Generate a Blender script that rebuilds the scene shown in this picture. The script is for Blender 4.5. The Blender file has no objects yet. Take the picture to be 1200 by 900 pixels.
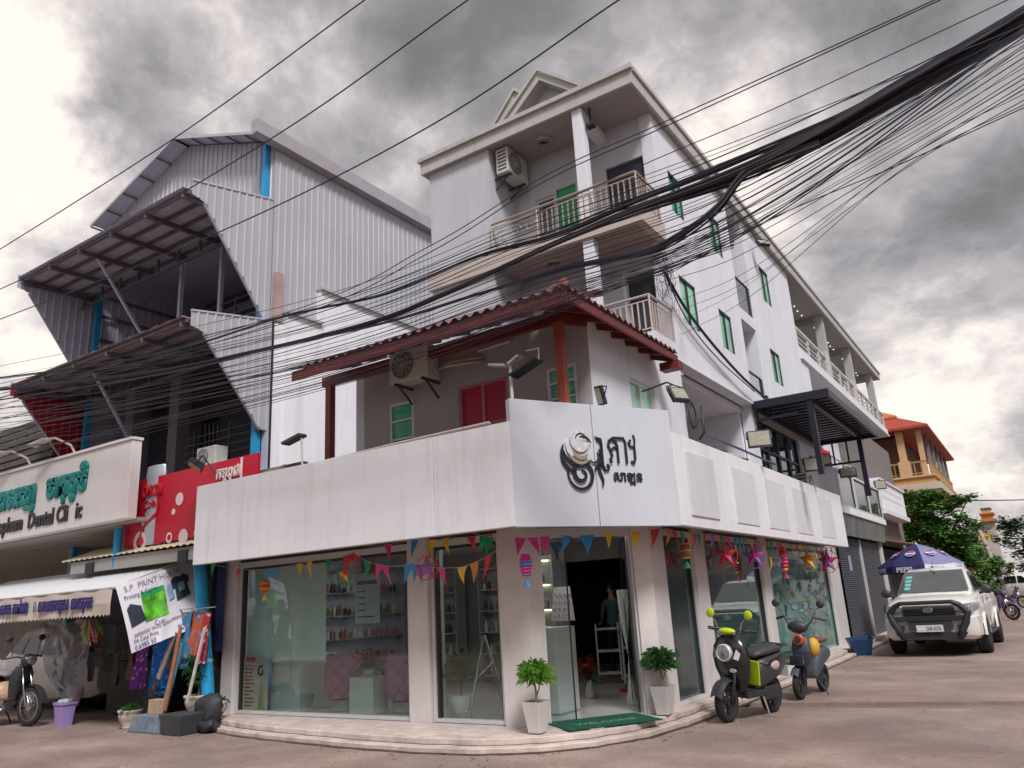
import bpy, math, random
from mathutils import Vector, Matrix, noise
random.seed(11)
R = math.radians
SC = bpy.context.scene
COL = SC.collection

# ------------------------------------------------------------------ camera
CAM = bpy.data.cameras.new('camera')
CAM.lens = 26.946; CAM.sensor_width = 36.0; CAM.clip_start = 0.05; CAM.clip_end = 2000
camo = bpy.data.objects.new('camera', CAM); COL.objects.link(camo)
_r, _d, _f = [[0.828957, 0.556633, -0.054675], [-0.196897, 0.198927, -0.960031], [-0.523509, 0.80659, 0.274502]]
camo.matrix_world = Matrix(((_r[0], -_d[0], -_f[0], 0), (_r[1], -_d[1], -_f[1], 0), (_r[2], -_d[2], -_f[2], 1.6), (0, 0, 0, 1)))
SC.camera = camo

# ------------------------------------------------------------------ world: overcast sky with broken cloud
SUN_EL, SUN_AZ = R(50), R(130)       # azimuth clockwise from +Y
W = bpy.data.worlds.new('World'); SC.world = W; W.use_nodes = True
nt = W.node_tree; N = nt.nodes; L = nt.links
for n in list(N): N.remove(n)
out = N.new('ShaderNodeOutputWorld'); bg = N.new('ShaderNodeBackground'); bg.inputs[1].default_value = 1.0
L.new(bg.outputs[0], out.inputs[0])
sky = N.new('ShaderNodeTexSky'); sky.sky_type = 'NISHITA'; sky.sun_disc = False
sky.sun_elevation = SUN_EL; sky.sun_rotation = SUN_AZ; sky.dust_density = 3
tc = N.new('ShaderNodeTexCoord')
def vmath(op, a, b=None, s=None):
    n = N.new('ShaderNodeVectorMath'); n.operation = op
    for i, v in enumerate((a, b)):
        if v is None: continue
        if isinstance(v, (tuple, list)): n.inputs[i].default_value = v
        else: L.new(v, n.inputs[i])
    if s is not None: n.inputs['Scale'].default_value = s
    return n
def fmath(op, a, b=None, c=None, clamp=False):
    n = N.new('ShaderNodeMath'); n.operation = op; n.use_clamp = clamp
    for i, v in enumerate((a, b, c)):
        if v is None: continue
        if isinstance(v, (int, float)): n.inputs[i].default_value = v
        else: L.new(v, n.inputs[i])
    return n.outputs[0]
D = tc.outputs['Generated']
sep = N.new('ShaderNodeSeparateXYZ'); L.new(D, sep.inputs[0])
den = fmath('ADD', fmath('MAXIMUM', sep.outputs[2], 0.0), 0.42)
inv = fmath('DIVIDE', 1.0, den)
flat = N.new('ShaderNodeCombineXYZ')
L.new(fmath('MULTIPLY', sep.outputs[0], inv), flat.inputs[0]); L.new(fmath('MULTIPLY', sep.outputs[1], inv), flat.inputs[1])
def nz(vec, scale, detail, rough, off, dist=0.0):
    a = vmath('ADD', vec, off)
    n = N.new('ShaderNodeTexNoise'); n.inputs['Scale'].default_value = scale; n.inputs['Detail'].default_value = detail
    n.inputs['Roughness'].default_value = rough; n.inputs['Distortion'].default_value = dist
    L.new(a.outputs[0], n.inputs['Vector']); return n
warp = nz(flat.outputs[0], 1.6, 4, 0.6, (3.1, 1.7, 0.4))
wv = vmath('SCALE', vmath('SUBTRACT', warp.outputs['Color'], (.5, .5, .5)).outputs[0], None, 0.32)
vec = vmath('ADD', flat.outputs[0], wv.outputs[0]).outputs[0]
n1 = nz(vec, 1.25, 9, 0.60, (7.3, 2.2, 1.0)).outputs['Fac']
n2 = nz(vec, 4.5, 8, 0.62, (1.3, 5.2, 3.0)).outputs['Fac']
dens = fmath('ADD', fmath('MULTIPLY', fmath('SUBTRACT', n1, 0.5), 2.3), fmath('MULTIPLY', fmath('SUBTRACT', n2, 0.5), 1.25))
dens = fmath('ADD', dens, 0.345)
warp2 = nz(D, 5.0, 6, 0.6, (0.7, 0.1, 0.9))
dw = vmath('ADD', D, vmath('SCALE', vmath('SUBTRACT', warp2.outputs['Color'], (.5, .5, .5)).outputs[0], None, 0.30).outputs[0]).outputs[0]
# large cloud masses: (direction, angular size, darker + / lighter -)
MASSES = [
 ((-0.685, 0.440, 0.581), .19, 1.05), ((-0.752, 0.398, 0.526), .11, .6), ((-0.384, 0.637, 0.669), .42, .42), ((-0.545, 0.549, 0.634), .20, .30), ((-0.041, 0.901, 0.431), .17, .62), ((-0.202, 0.770, 0.605), .26, .30),
 ((0.067, 0.898, 0.435), .14, .35), ((-0.737, 0.323, 0.593), .17, -1.0), ((-0.623, 0.453, 0.638), .11, -.95), ((-0.806, 0.347, 0.479), .14, -.85), ((-0.860, 0.355, 0.366), .18, -.60),
 ((-0.595, 0.585, 0.552), .14, -.34), ((-0.558, 0.636, 0.533), .10, -.30), ((-0.183, 0.872, 0.454), .17, -.75), ((-0.233, 0.805, 0.546), .10, -.20), ((-0.009, 0.938, 0.345), .14, -.45), ((-0.019, 0.984, 0.178), .18, -.30),
 ((0.078, 0.870, 0.487), .13, -.45), ((-0.692, 0.500, 0.520), .07, -.60), ((0.005, 0.877, 0.481), .08, -.30), ((-0.309, 0.704, 0.640), .12, -.25), ((-0.837, 0.327, 0.440), .09, .65), ((-0.810, 0.423, 0.406), .10, .35), ((0.011, 0.969, 0.247), .10, .22), ((-0.751, 0.266, 0.604), .10, .35),
]
for d, s, a in MASSES:
    ln = vmath('DISTANCE', dw, tuple(d)).outputs['Value']
    g = fmath('EXPONENT', fmath('MULTIPLY', fmath('MULTIPLY', ln, ln), -1.0 / (s * s)))
    dens = fmath('ADD', dens, fmath('MULTIPLY', g, a))
ramp = N.new('ShaderNodeValToRGB'); L.new(dens, ramp.inputs[0])
el = ramp.color_ramp.elements
el[0].position = 0.0; el[0].color = (0.50, 0.46, 0.42, 1)
el[1].position = 1.0; el[1].color = (0.082, 0.079, 0.076, 1)
for p, c in ((.15, (.38, .345, .33)), (.34, (.245, .226, .229)), (.56, (.160, .151, .153)), (.78, (.104, .099, .097))):
    e = el.new(p); e.color = (*c, 1)
# thin gaps let a little of the clear sky through
skm = N.new('ShaderNodeMix'); skm.data_type = 'RGBA'; skm.inputs['Factor'].default_value = 0.93
sks = vmath('SCALE', sky.outputs[0], None, 0.08)
L.new(sks.outputs[0], skm.inputs[6]); L.new(ramp.outputs[0], skm.inputs[7])
L.new(skm.outputs[2], bg.inputs[0])

# ------------------------------------------------------------------ sun behind the cloud
sun = bpy.data.lights.new('sun', 'SUN'); sun.energy = 1.5; sun.angle = R(15); sun.color = (1.0, 0.98, 0.985)
suno = bpy.data.objects.new('sun', sun); COL.objects.link(suno)
sd = Vector((math.sin(SUN_AZ) * math.cos(SUN_EL), math.cos(SUN_AZ) * math.cos(SUN_EL), math.sin(SUN_EL)))
suno.rotation_euler = (-sd).to_track_quat('-Z', 'Y').to_euler(); suno.location = sd * 60
SC.view_settings.view_transform = 'Standard'; SC.view_settings.look = 'None'
SC.view_settings.exposure = 1.17; SC.view_settings.gamma = 1.0
SC.cycles.max_bounces = 7; SC.cycles.transparent_max_bounces = 24
SC.cycles.caustics_reflective = False; SC.cycles.caustics_refractive = False

# ------------------------------------------------------------------ materials
def mat(name, rgb, rough=.6, metal=0.0, var=.10, scale=3.0, bump=0.0, bscale=40.0, streak=0.0, streak_col=None, emit=None, estr=1.0, coat=0.0, spec=None):
    m = bpy.data.materials.new(name); m.use_nodes = True
    t = m.node_tree; p = t.nodes['Principled BSDF']
    p.inputs['Roughness'].default_value = rough; p.inputs['Metallic'].default_value = metal
    if coat: p.inputs['Coat Weight'].default_value = coat; p.inputs['Coat Roughness'].default_value = .08
    if spec is not None: p.inputs['Specular IOR Level'].default_value = spec
    c = t.nodes.new('ShaderNodeTexCoord')
    src = None
    if var > 0:
        n = t.nodes.new('ShaderNodeTexNoise'); n.inputs['Scale'].default_value = scale; n.inputs['Detail'].default_value = 6; n.inputs['Roughness'].default_value = .6
        t.links.new(c.outputs['Object'], n.inputs['Vector'])
        r = t.nodes.new('ShaderNodeValToRGB')
        r.color_ramp.elements[0].position = .3; r.color_ramp.elements[1].position = .7
        r.color_ramp.elements[0].color = (*[max(0, v * (1 - var)) for v in rgb], 1)
        r.color_ramp.elements[1].color = (*[min(1, v * (1 + var * .6)) for v in rgb], 1)
        t.links.new(n.outputs['Fac'], r.inputs[0]); src = r.outputs[0]
    if streak > 0:
        mp = t.nodes.new('ShaderNodeMapping'); mp.inputs['Scale'].default_value = (2.6, 2.6, .22)
        t.links.new(c.outputs['Object'], mp.inputs[0])
        n = t.nodes.new('ShaderNodeTexNoise'); n.inputs['Scale'].default_value = 2.2; n.inputs['Detail'].default_value = 7; n.inputs['Roughness'].default_value = .65
        t.links.new(mp.outputs[0], n.inputs['Vector'])
        r2 = t.nodes.new('ShaderNodeValToRGB'); r2.color_ramp.elements[0].position = .50; r2.color_ramp.elements[1].position = .78
        r2.color_ramp.elements[0].color = (0, 0, 0, 1); r2.color_ramp.elements[1].color = (streak, streak, streak, 1)
        t.links.new(n.outputs['Fac'], r2.inputs[0])
        mx = t.nodes.new('ShaderNodeMix'); mx.data_type = 'RGBA'
        t.links.new(r2.outputs[0], mx.inputs[0])
        if src: t.links.new(src, mx.inputs[6])
        else: mx.inputs[6].default_value = (*rgb, 1)
        sc_ = streak_col or [v * .45 for v in rgb]
        mx.inputs[7].default_value = (*sc_, 1); src = mx.outputs[2]
    if src: t.links.new(src, p.inputs['Base Color'])
    else: p.inputs['Base Color'].default_value = (*rgb, 1)
    if bump > 0:
        n = t.nodes.new('ShaderNodeTexNoise'); n.inputs['Scale'].default_value = bscale; n.inputs['Detail'].default_value = 5
        t.links.new(c.outputs['Object'], n.inputs['Vector'])
        b = t.nodes.new('ShaderNodeBump'); b.inputs['Strength'].default_value = bump; b.inputs['Distance'].default_value = .02
        t.links.new(n.outputs['Fac'], b.inputs['Height']); t.links.new(b.outputs[0], p.inputs['Normal'])
    if emit:
        p.inputs['Emission Color'].default_value = (*emit, 1); p.inputs['Emission Strength'].default_value = estr
    return m

def glass(name, tint=(.9, .95, .93), refl=.10, rough=.02, opaque=0.0, body=(.3, .4, .38)):
    """thin pane: tinted see-through plus a mirror reflection that grows at grazing angles; opaque adds a frosted film"""
    m = bpy.data.materials.new(name); m.use_nodes = True; t = m.node_tree
    for n in list(t.nodes): t.nodes.remove(n)
    o = t.nodes.new('ShaderNodeOutputMaterial'); tr = t.nodes.new('ShaderNodeBsdfTransparent'); tr.inputs[0].default_value = (*tint, 1)
    gl = t.nodes.new('ShaderNodeBsdfGlossy'); gl.inputs['Roughness'].default_value = rough
    base = tr.outputs[0]
    if opaque > 0:
        df = t.nodes.new('ShaderNodeBsdfDiffuse')
        n = t.nodes.new('ShaderNodeTexNoise'); n.inputs['Scale'].default_value = 1.4; n.inputs['Detail'].default_value = 5
        c = t.nodes.new('ShaderNodeTexCoord'); t.links.new(c.outputs['Object'], n.inputs['Vector'])
        r = t.nodes.new('ShaderNodeValToRGB'); r.color_ramp.elements[0].position = .35; r.color_ramp.elements[1].position = .68
        r.color_ramp.elements[0].color = (*[v * .75 for v in body], 1); r.color_ramp.elements[1].color = (*[min(1, v * 1.2) for v in body], 1)
        t.links.new(n.outputs['Fac'], r.inputs[0]); t.links.new(r.outputs[0], df.inputs[0])
        mx0 = t.nodes.new('ShaderNodeMixShader'); mx0.inputs[0].default_value = opaque
        t.links.new(tr.outputs[0], mx0.inputs[1]); t.links.new(df.outputs[0], mx0.inputs[2]); base = mx0.outputs[0]
    lw = t.nodes.new('ShaderNodeLayerWeight'); lw.inputs[0].default_value = .5
    fr = t.nodes.new('ShaderNodeMath'); fr.operation = 'POWER'; fr.inputs[1].default_value = 4.0; t.links.new(lw.outputs['Facing'], fr.inputs[0])
    mm = t.nodes.new('ShaderNodeMath'); mm.operation = 'ADD'; mm.use_clamp = True; mm.inputs[1].default_value = refl
    t.links.new(fr.outputs[0], mm.inputs[0])
    mx = t.nodes.new('ShaderNodeMixShader'); t.links.new(mm.outputs[0], mx.inputs[0]); t.links.new(base, mx.inputs[1]); t.links.new(gl.outputs[0], mx.inputs[2])
    t.links.new(mx.outputs[0], o.inputs[0]); return m

# ------------------------------------------------------------------ mesh helpers
class MB:
    """collects faces; build() links them as one mesh object"""
    def __init__(s): s.v = []; s.f = []; s.mi = []; s.cur = 0
    def add(s, vs, fs):
        o = len(s.v); s.v += [tuple(p) for p in vs]
        for f in fs: s.f.append([o + i for i in f]); s.mi.append(s.cur)
    def poly(s, *pts): s.add(pts, [list(range(len(pts)))])
    def box(s, x0, x1, y0, y1, z0, z1):
        s.hexa([(x0, y0, z0), (x1, y0, z0), (x1, y1, z0), (x0, y1, z0), (x0, y0, z1), (x1, y0, z1), (x1, y1, z1), (x0, y1, z1)]); return s
    def hexa(s, p): s.add(p, [(0, 3, 2, 1), (4, 5, 6, 7), (0, 1, 5, 4), (1, 2, 6, 5), (2, 3, 7, 6), (3, 0, 4, 7)]); return s
    def bar(s, p, q, w, h=None, up=(0, 0, 1)):
        h = h or w; p = Vector(p); q = Vector(q); d = (q - p).normalized(); up = Vector(up)
        if abs(d.dot(up)) > .98: up = Vector((0, 1, 0))
        a = d.cross(up).normalized() * w / 2; b = a.cross(d).normalized() * h / 2
        s.hexa([p - a - b, p + a - b, q + a - b, q - a - b, p - a + b, p + a + b, q + a + b, q - a + b]); return s
    def tube(s, pts, r, n=6, cap=True):
        pts = [Vector(p) for p in pts]; k = len(pts); rs = r if isinstance(r, (list, tuple)) else [r] * k
        rings = []; prev = None
        for i, p in enumerate(pts):
            d = (pts[min(i + 1, k - 1)] - pts[max(i - 1, 0)]).normalized()
            if prev is None:
                a = d.orthogonal().normalized()
            else:
                a = (prev - d * prev.dot(d))
                a = a.normalized() if a.length > 1e-6 else d.orthogonal().normalized()
            prev = a; b = d.cross(a)
            rings.append([p + (a * math.cos(2 * math.pi * j / n) + b * math.sin(2 * math.pi * j / n)) * rs[i] for j in range(n)])
        vs = [v for rg in rings for v in rg]; fs = []
        for i in range(k - 1):
            for j in range(n):
                a0 = i * n + j; a1 = i * n + (j + 1) % n
                fs.append((a0, a1, a1 + n, a0 + n))
        if cap: fs.append(list(range(n))[::-1]); fs.append([(k - 1) * n + j for j in range(n)])
        s.add(vs, fs); return s
    def lathe(s, c, prof, n=16, axis='z', sx=1, sy=1):
        vs = []; fs = []
        for r, z in prof:
            for j in range(n):
                a = 2 * math.pi * j / n; x, y = r * math.cos(a) * sx, r * math.sin(a) * sy
                if axis == 'z': vs.append((c[0] + x, c[1] + y, c[2] + z))
                elif axis == 'y': vs.append((c[0] + x, c[1] + z, c[2] + y))
                else: vs.append((c[0] + z, c[1] + x, c[2] + y))
        for i in range(len(prof) - 1):
            for j in range(n):
                a0 = i * n + j; a1 = i * n + (j + 1) % n; fs.append((a0, a1, a1 + n, a0 + n))
        fs.append(list(range(n))[::-1]); fs.append([(len(prof) - 1) * n + j for j in range(n)])
        s.add(vs, fs); return s
    def ball(s, c, r, nu=10, nv=7, sc=(1, 1, 1)):
        prof = [(r * math.sin(math.pi * i / nv), -r * math.cos(math.pi * i / nv)) for i in range(nv + 1)]
        prof[0] = (r * .02, -r); prof[-1] = (r * .02, r)
        o = len(s.v); s.lathe((0, 0, 0), prof, nu)
        for i in range(o, len(s.v)):
            x, y, z = s.v[i]; s.v[i] = (c[0] + x * sc[0], c[1] + y * sc[1], c[2] + z * sc[2])
        return s
    def prism(s, pts, ext):
        ext = Vector(ext); k = len(pts); a = [Vector(p) for p in pts]; b = [p + ext for p in a]
        s.add(a + b, [list(range(k))[::-1], [k + i for i in range(k)]] + [(i, (i + 1) % k, k + (i + 1) % k, k + i) for i in range(k)]); return s
    def grid(s, rows, close=False):
        n = len(rows[0]); vs = [p for r in rows for p in r]; fs = []
        for i in range(len(rows) - 1):
            for j in range(n if close else n - 1):
                a0 = i * n + j; a1 = i * n + (j + 1) % n; fs.append((a0, a1, a1 + n, a0 + n))
        s.add(vs, fs); return s
    def build(s, name, mats, parent=None, smooth=False, loc=None, rot=None, kind=None, label=None, bevel=0):
        me = bpy.data.meshes.new(name); me.from_pydata(s.v, [], s.f); me.update()
        if not isinstance(mats, (list, tuple)): mats = [mats]
        for m in mats: me.materials.append(m)
        if len(mats) > 1: me.polygons.foreach_set('material_index', s.mi)
        if smooth: me.polygons.foreach_set('use_smooth', [True] * len(me.polygons))
        o = bpy.data.objects.new(name, me); COL.objects.link(o)
        if bevel:
            md = o.modifiers.new('bevel', 'BEVEL'); md.width = bevel; md.segments = 2; md.limit_method = 'ANGLE'
        attach(o, parent)
        if loc is not None: o.location = loc
        if rot is not None: o.rotation_euler = rot
        if kind: o['kind'] = kind
        if label: o['label'] = label
        return o

WORLDP = set()
def attach(o, parent):
    if parent is None: return
    o.parent = parent
    if parent.name in WORLDP: o.matrix_parent_inverse = Matrix.Translation(-Vector(parent.location))
def share(src, name, parent, loc=None, rot=None, scale=None, m=None):
    """another object on the same mesh data"""
    o = bpy.data.objects.new(name, src.data); COL.objects.link(o); attach(o, parent)
    if loc is not None: o.location = loc
    if rot is not None: o.rotation_euler = rot
    if scale is not None: o.scale = scale
    return o
def thing(name, label, cat, loc=(0, 0, 0), rz=0, group=None, world=False):
    o = bpy.data.objects.new(name, None); COL.objects.link(o); o.location = loc; o.rotation_euler = (0, 0, rz)
    o.empty_display_size = .2; o['label'] = label; o['category'] = cat
    if group: o['group'] = group
    if world: WORLDP.add(o.name)
    return o
def tag(o, label, cat, group=None):
    o['label'] = label; o['category'] = cat
    if group: o['group'] = group
    return o
def dup(root, loc, rz=0, label=None, group=None, scale=None):
    kids = {}
    for o in COL.objects:
        if o.parent: kids.setdefault(o.parent.name, []).append(o)
    def rec(o, par):
        c = o.copy(); COL.objects.link(c)
        if par is not None: c.parent = par
        for k in kids.get(o.name, []): rec(k, c)
        return c
    r = rec(root, None); r.location = loc; r.rotation_euler = (0, 0, rz)
    if scale: r.scale = (scale,) * 3
    if label: r['label'] = label
    if group: r['group'] = group
    return r

class Plane:
    """a facade: u runs along it, d points out of it"""
    def __init__(s, ox, oy, dx, dy): s.o = (ox, oy); s.d = (dx, dy)
    def pt(s, u, z, d=0): return (s.o[0] + s.d[0] * u + s.d[1] * d, s.o[1] + s.d[1] * u - s.d[0] * d, z)
    def box(s, mb, u0, u1, z0, z1, d0, d1):
        mb.hexa([s.pt(u0, z0, d1), s.pt(u1, z0, d1), s.pt(u1, z0, d0), s.pt(u0, z0, d0), s.pt(u0, z1, d1), s.pt(u1, z1, d1), s.pt(u1, z1, d0), s.pt(u0, z1, d0)])
def front(y): return Plane(0, y, 1, 0)
def side(x): return Plane(x, 0, 0, 1)

def wall(mb, pl, u0, u1, z0, z1, holes=(), t=.2):
    """wall slab with rectangular openings (ua, ub, za, zb) and their reveals"""
    us = sorted({u0, u1, *[h[0] for h in holes], *[h[1] for h in holes]}); zs = sorted({z0, z1, *[h[2] for h in holes], *[h[3] for h in holes]})
    us = [u for u in us if u0 <= u <= u1]; zs = [z for z in zs if z0 <= z <= z1]
    def solid(i, j):
        if i < 0 or j < 0 or i >= len(us) - 1 or j >= len(zs) - 1: return False
        cu, cz = (us[i] + us[i + 1]) / 2, (zs[j] + zs[j + 1]) / 2
        return not any(h[0] < cu < h[1] and h[2] < cz < h[3] for h in holes)
    for i in range(len(us) - 1):
        for j in range(len(zs) - 1):
            if not solid(i, j): continue
            a, b, c, d = us[i], us[i + 1], zs[j], zs[j + 1]
            mb.poly(pl.pt(a, c), pl.pt(b, c), pl.pt(b, d), pl.pt(a, d))
            mb.poly(pl.pt(a, c, -t), pl.pt(a, d, -t), pl.pt(b, d, -t), pl.pt(b, c, -t))
            if not solid(i - 1, j): mb.poly(pl.pt(a, c), pl.pt(a, d), pl.pt(a, d, -t), pl.pt(a, c, -t))
            if not solid(i + 1, j): mb.poly(pl.pt(b, c), pl.pt(b, c, -t), pl.pt(b, d, -t), pl.pt(b, d))
            if not solid(i, j - 1): mb.poly(pl.pt(a, c), pl.pt(a, c, -t), pl.pt(b, c, -t), pl.pt(b, c))
            if not solid(i, j + 1): mb.poly(pl.pt(a, d), pl.pt(b, d), pl.pt(b, d, -t), pl.pt(a, d, -t))

def window(par, pl, u0, u1, z0, z1, fm, pm, n=2, inset=.07, fw=.045, label=None, sill=None, trans=0):
    """window > pane (each its own): a frame with n upright bays, one pane per bay"""
    f = MB(); d0, d1 = -inset - .05, -inset + .01
    pl.box(f, u0, u1, z0, z0 + fw, d0, d1); pl.box(f, u0, u1, z1 - fw, z1, d0, d1)
    pl.box(f, u0, u0 + fw, z0 + fw, z1 - fw, d0, d1); pl.box(f, u1 - fw, u1, z0 + fw, z1 - fw, d0, d1)
    w = (u1 - u0) / n
    for i in range(1, n): pl.box(f, u0 + w * i - fw / 2, u0 + w * i + fw / 2, z0 + fw, z1 - fw, d0, d1)
    for i in range(trans): 
        zz = z0 + (z1 - z0) * (i + 1) / (trans + 1); pl.box(f, u0 + fw, u1 - fw, zz - fw / 3, zz + fw / 3, d0 + .01, d1 - .004)
    o = f.build('window', fm, par, label=label)
    for i in range(n):
        p = MB(); pl.box(p, u0 + w * i + fw / 2, u0 + w * (i + 1) - fw / 2, z0 + fw * .6, z1 - fw * .6, d0 + .015 + .012 * (i % 2), d0 + .021 + .012 * (i % 2)); p.build('pane', pm, o)
    if sill:
        p = MB(); pl.box(p, u0 - .05, u1 + .05, z0 - .05, z0, -.02, .06); p.build('sill', sill, o)
    return o

def ribbed(mb, pt, u0, u1, lo, hi, pitch=.15, depth=.025, back=True):
    """ribbed sheet metal between the lines lo(u) and hi(u); pt(u, z, d) places it"""
    u = u0; pr_ = [(0, 0), (.70, 0), (.78, 1), (.92, 1), (1.0, 0)]
    cols = []
    while u < u1 - 1e-6:
        for a, d in pr_[:-1]:
            uu = u + a * pitch
            if uu < u1: cols.append((uu, d * depth))
        u += pitch
    cols.append((u1, 0))
    for (a, da), (b, db) in zip(cols[:-1], cols[1:]):
        ha, hb, la, lb = hi(a), hi(b), lo(a), lo(b)
        if ha <= la and hb <= lb: continue
        mb.poly(pt(a, la, da), pt(b, lb, db), pt(b, max(hb, lb), db), pt(a, max(ha, la), da))

def words3d(body, size, name, m, parent, origin, udir, zdir, extrude=.01, bold=0.0, align='LEFT', outline=False, stretch=1.0, kind=None):
    """writing as a mesh: origin = baseline start, udir/zdir = reading and up directions"""
    c = bpy.data.curves.new(name, 'FONT'); c.body = body; c.size = size; c.extrude = extrude; c.align_x = align
    c.resolution_u = 3
    if outline: c.fill_mode = 'NONE'; c.extrude = 0; c.bevel_depth = bold; c.bevel_resolution = 1
    elif bold: c.offset = bold
    tmp = bpy.data.objects.new(name + '_tmp', c); COL.objects.link(tmp)
    dg = bpy.context.evaluated_depsgraph_get(); me = bpy.data.meshes.new_from_object(tmp.evaluated_get(dg))
    bpy.data.objects.remove(tmp); bpy.data.curves.remove(c)
    me.name = name; me.materials.clear(); me.materials.append(m)
    u = Vector(udir).normalized(); z = Vector(zdir).normalized(); nrm = u.cross(z)
    o_ = Vector(origin)
    for v in me.vertices:
        q = v.co.copy(); v.co = o_ + u * q.x * stretch + z * q.y + nrm * q.z
    o = bpy.data.objects.new(name, me); COL.objects.link(o); attach(o, parent)
    if kind: o['kind'] = kind
    return o

# ------------------------------------------------------------------ palette
TOWERF = mat('tower_front_shaded', (.50, .505, .545), .75, var=.08, scale=1.3, bump=.15, bscale=30, streak=.45, streak_col=(.34, .33, .33))  # white render darkened for front-facing walls, their dimmer light put into the colour
WHITE = mat('white_render', (.71, .72, .78), .75, var=.07, scale=1.3, bump=.15, bscale=30, streak=.35, streak_col=(.42, .40, .40))
WHITE2 = mat('white_panel', (.83, .83, .87), .55, var=.06, scale=1.1, streak=.38, streak_col=(.46, .43, .41))
PATCH = mat('grey_patch', (.70, .695, .73), .6, var=.07, scale=2.0, streak=.15)
GREYPANEL = mat('silver_panel', (.585, .60, .66), .42, var=.05, scale=.9, streak=.22, streak_col=(.40, .38, .38))
GREYWALL = mat('grey_paint_wall', (.40, .375, .385), .8, var=.08, scale=1.5, bump=.15, streak=.2)
COLW = mat('column_tile', (.66, .62, .61), .45, var=.08, scale=2.5, streak=.25, streak_col=(.45, .40, .36))
TRIM = mat('roof_trim', (.46, .45, .43), .7, var=.10, scale=2, streak=.4, streak_col=(.25, .24, .22))
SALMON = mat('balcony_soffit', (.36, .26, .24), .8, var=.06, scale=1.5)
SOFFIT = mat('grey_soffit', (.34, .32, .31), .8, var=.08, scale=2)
RED = mat('red_oxide_steel', (.15, .025, .022), .5, var=.2, scale=6, streak=.3)
TILE = mat('roof_sheet_red', (.20, .095, .09), .6, var=.35, scale=5, streak=.3)
BLACK = mat('black_steel', (.018, .018, .028), .45, var=.1)
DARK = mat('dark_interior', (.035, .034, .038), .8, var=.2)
ALU = mat('white_aluminium', (.62, .62, .62), .35, metal=.1, var=.04)
BRONZE = mat('dark_bronze_frame', (.035, .032, .032), .4, var=.1)
CREAM = mat('cream_metal', (.50, .43, .38), .45, var=.1, scale=8)
GREENW = glass('green_film_glass', (.15, .6, .42), .05, .05, .86, (.10, .58, .38))
GREENP = glass('pale_green_film_glass', (.4, .8, .62), .05, .06, .88, (.36, .74, .56))
REDW = mat('crimson_shutter', (.42, .012, .06), .45, var=.1, scale=4)
GREENDOOR = mat('green_door', (.01, .32, .12), .45, var=.12, scale=5)
NAVY = mat('navy_door', (.018, .022, .045), .5, var=.1)
CLEAR = glass('shop_glass', (.86, .93, .92), .07, .01)
FROST = glass('frosted_glass', (.5, .6, .6), .06, .08, .92, (.055, .085, .088))
MIRR = glass('mirror_glass', (.4, .5, .55), .5, .03, .5, (.3, .36, .40))
ACW = mat('air_conditioner_shell', (.55, .54, .51), .5, var=.12, scale=8, streak=.3)
CHROME = mat('brushed_steel', (.55, .55, .57), .22, metal=1, var=.1, scale=10)
FLOORT = mat('polished_floor', (.55, .53, .53), .18, var=.1, scale=2)
MARBLE = mat('marble_tile', (.60, .50, .47), .42, var=.22, scale=2.6, streak=.0, bump=.1)
MARBLE2 = mat('worn_step_tile', (.56, .47, .42), .6, var=.30, scale=4.5, bump=.3, bscale=22)
CONC = mat('cement', (.27, .23, .21), .85, var=.3, scale=4, bump=.5)
WOODB = mat('warm_wood', (.32, .18, .09), .5, var=.2, scale=6)

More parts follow.
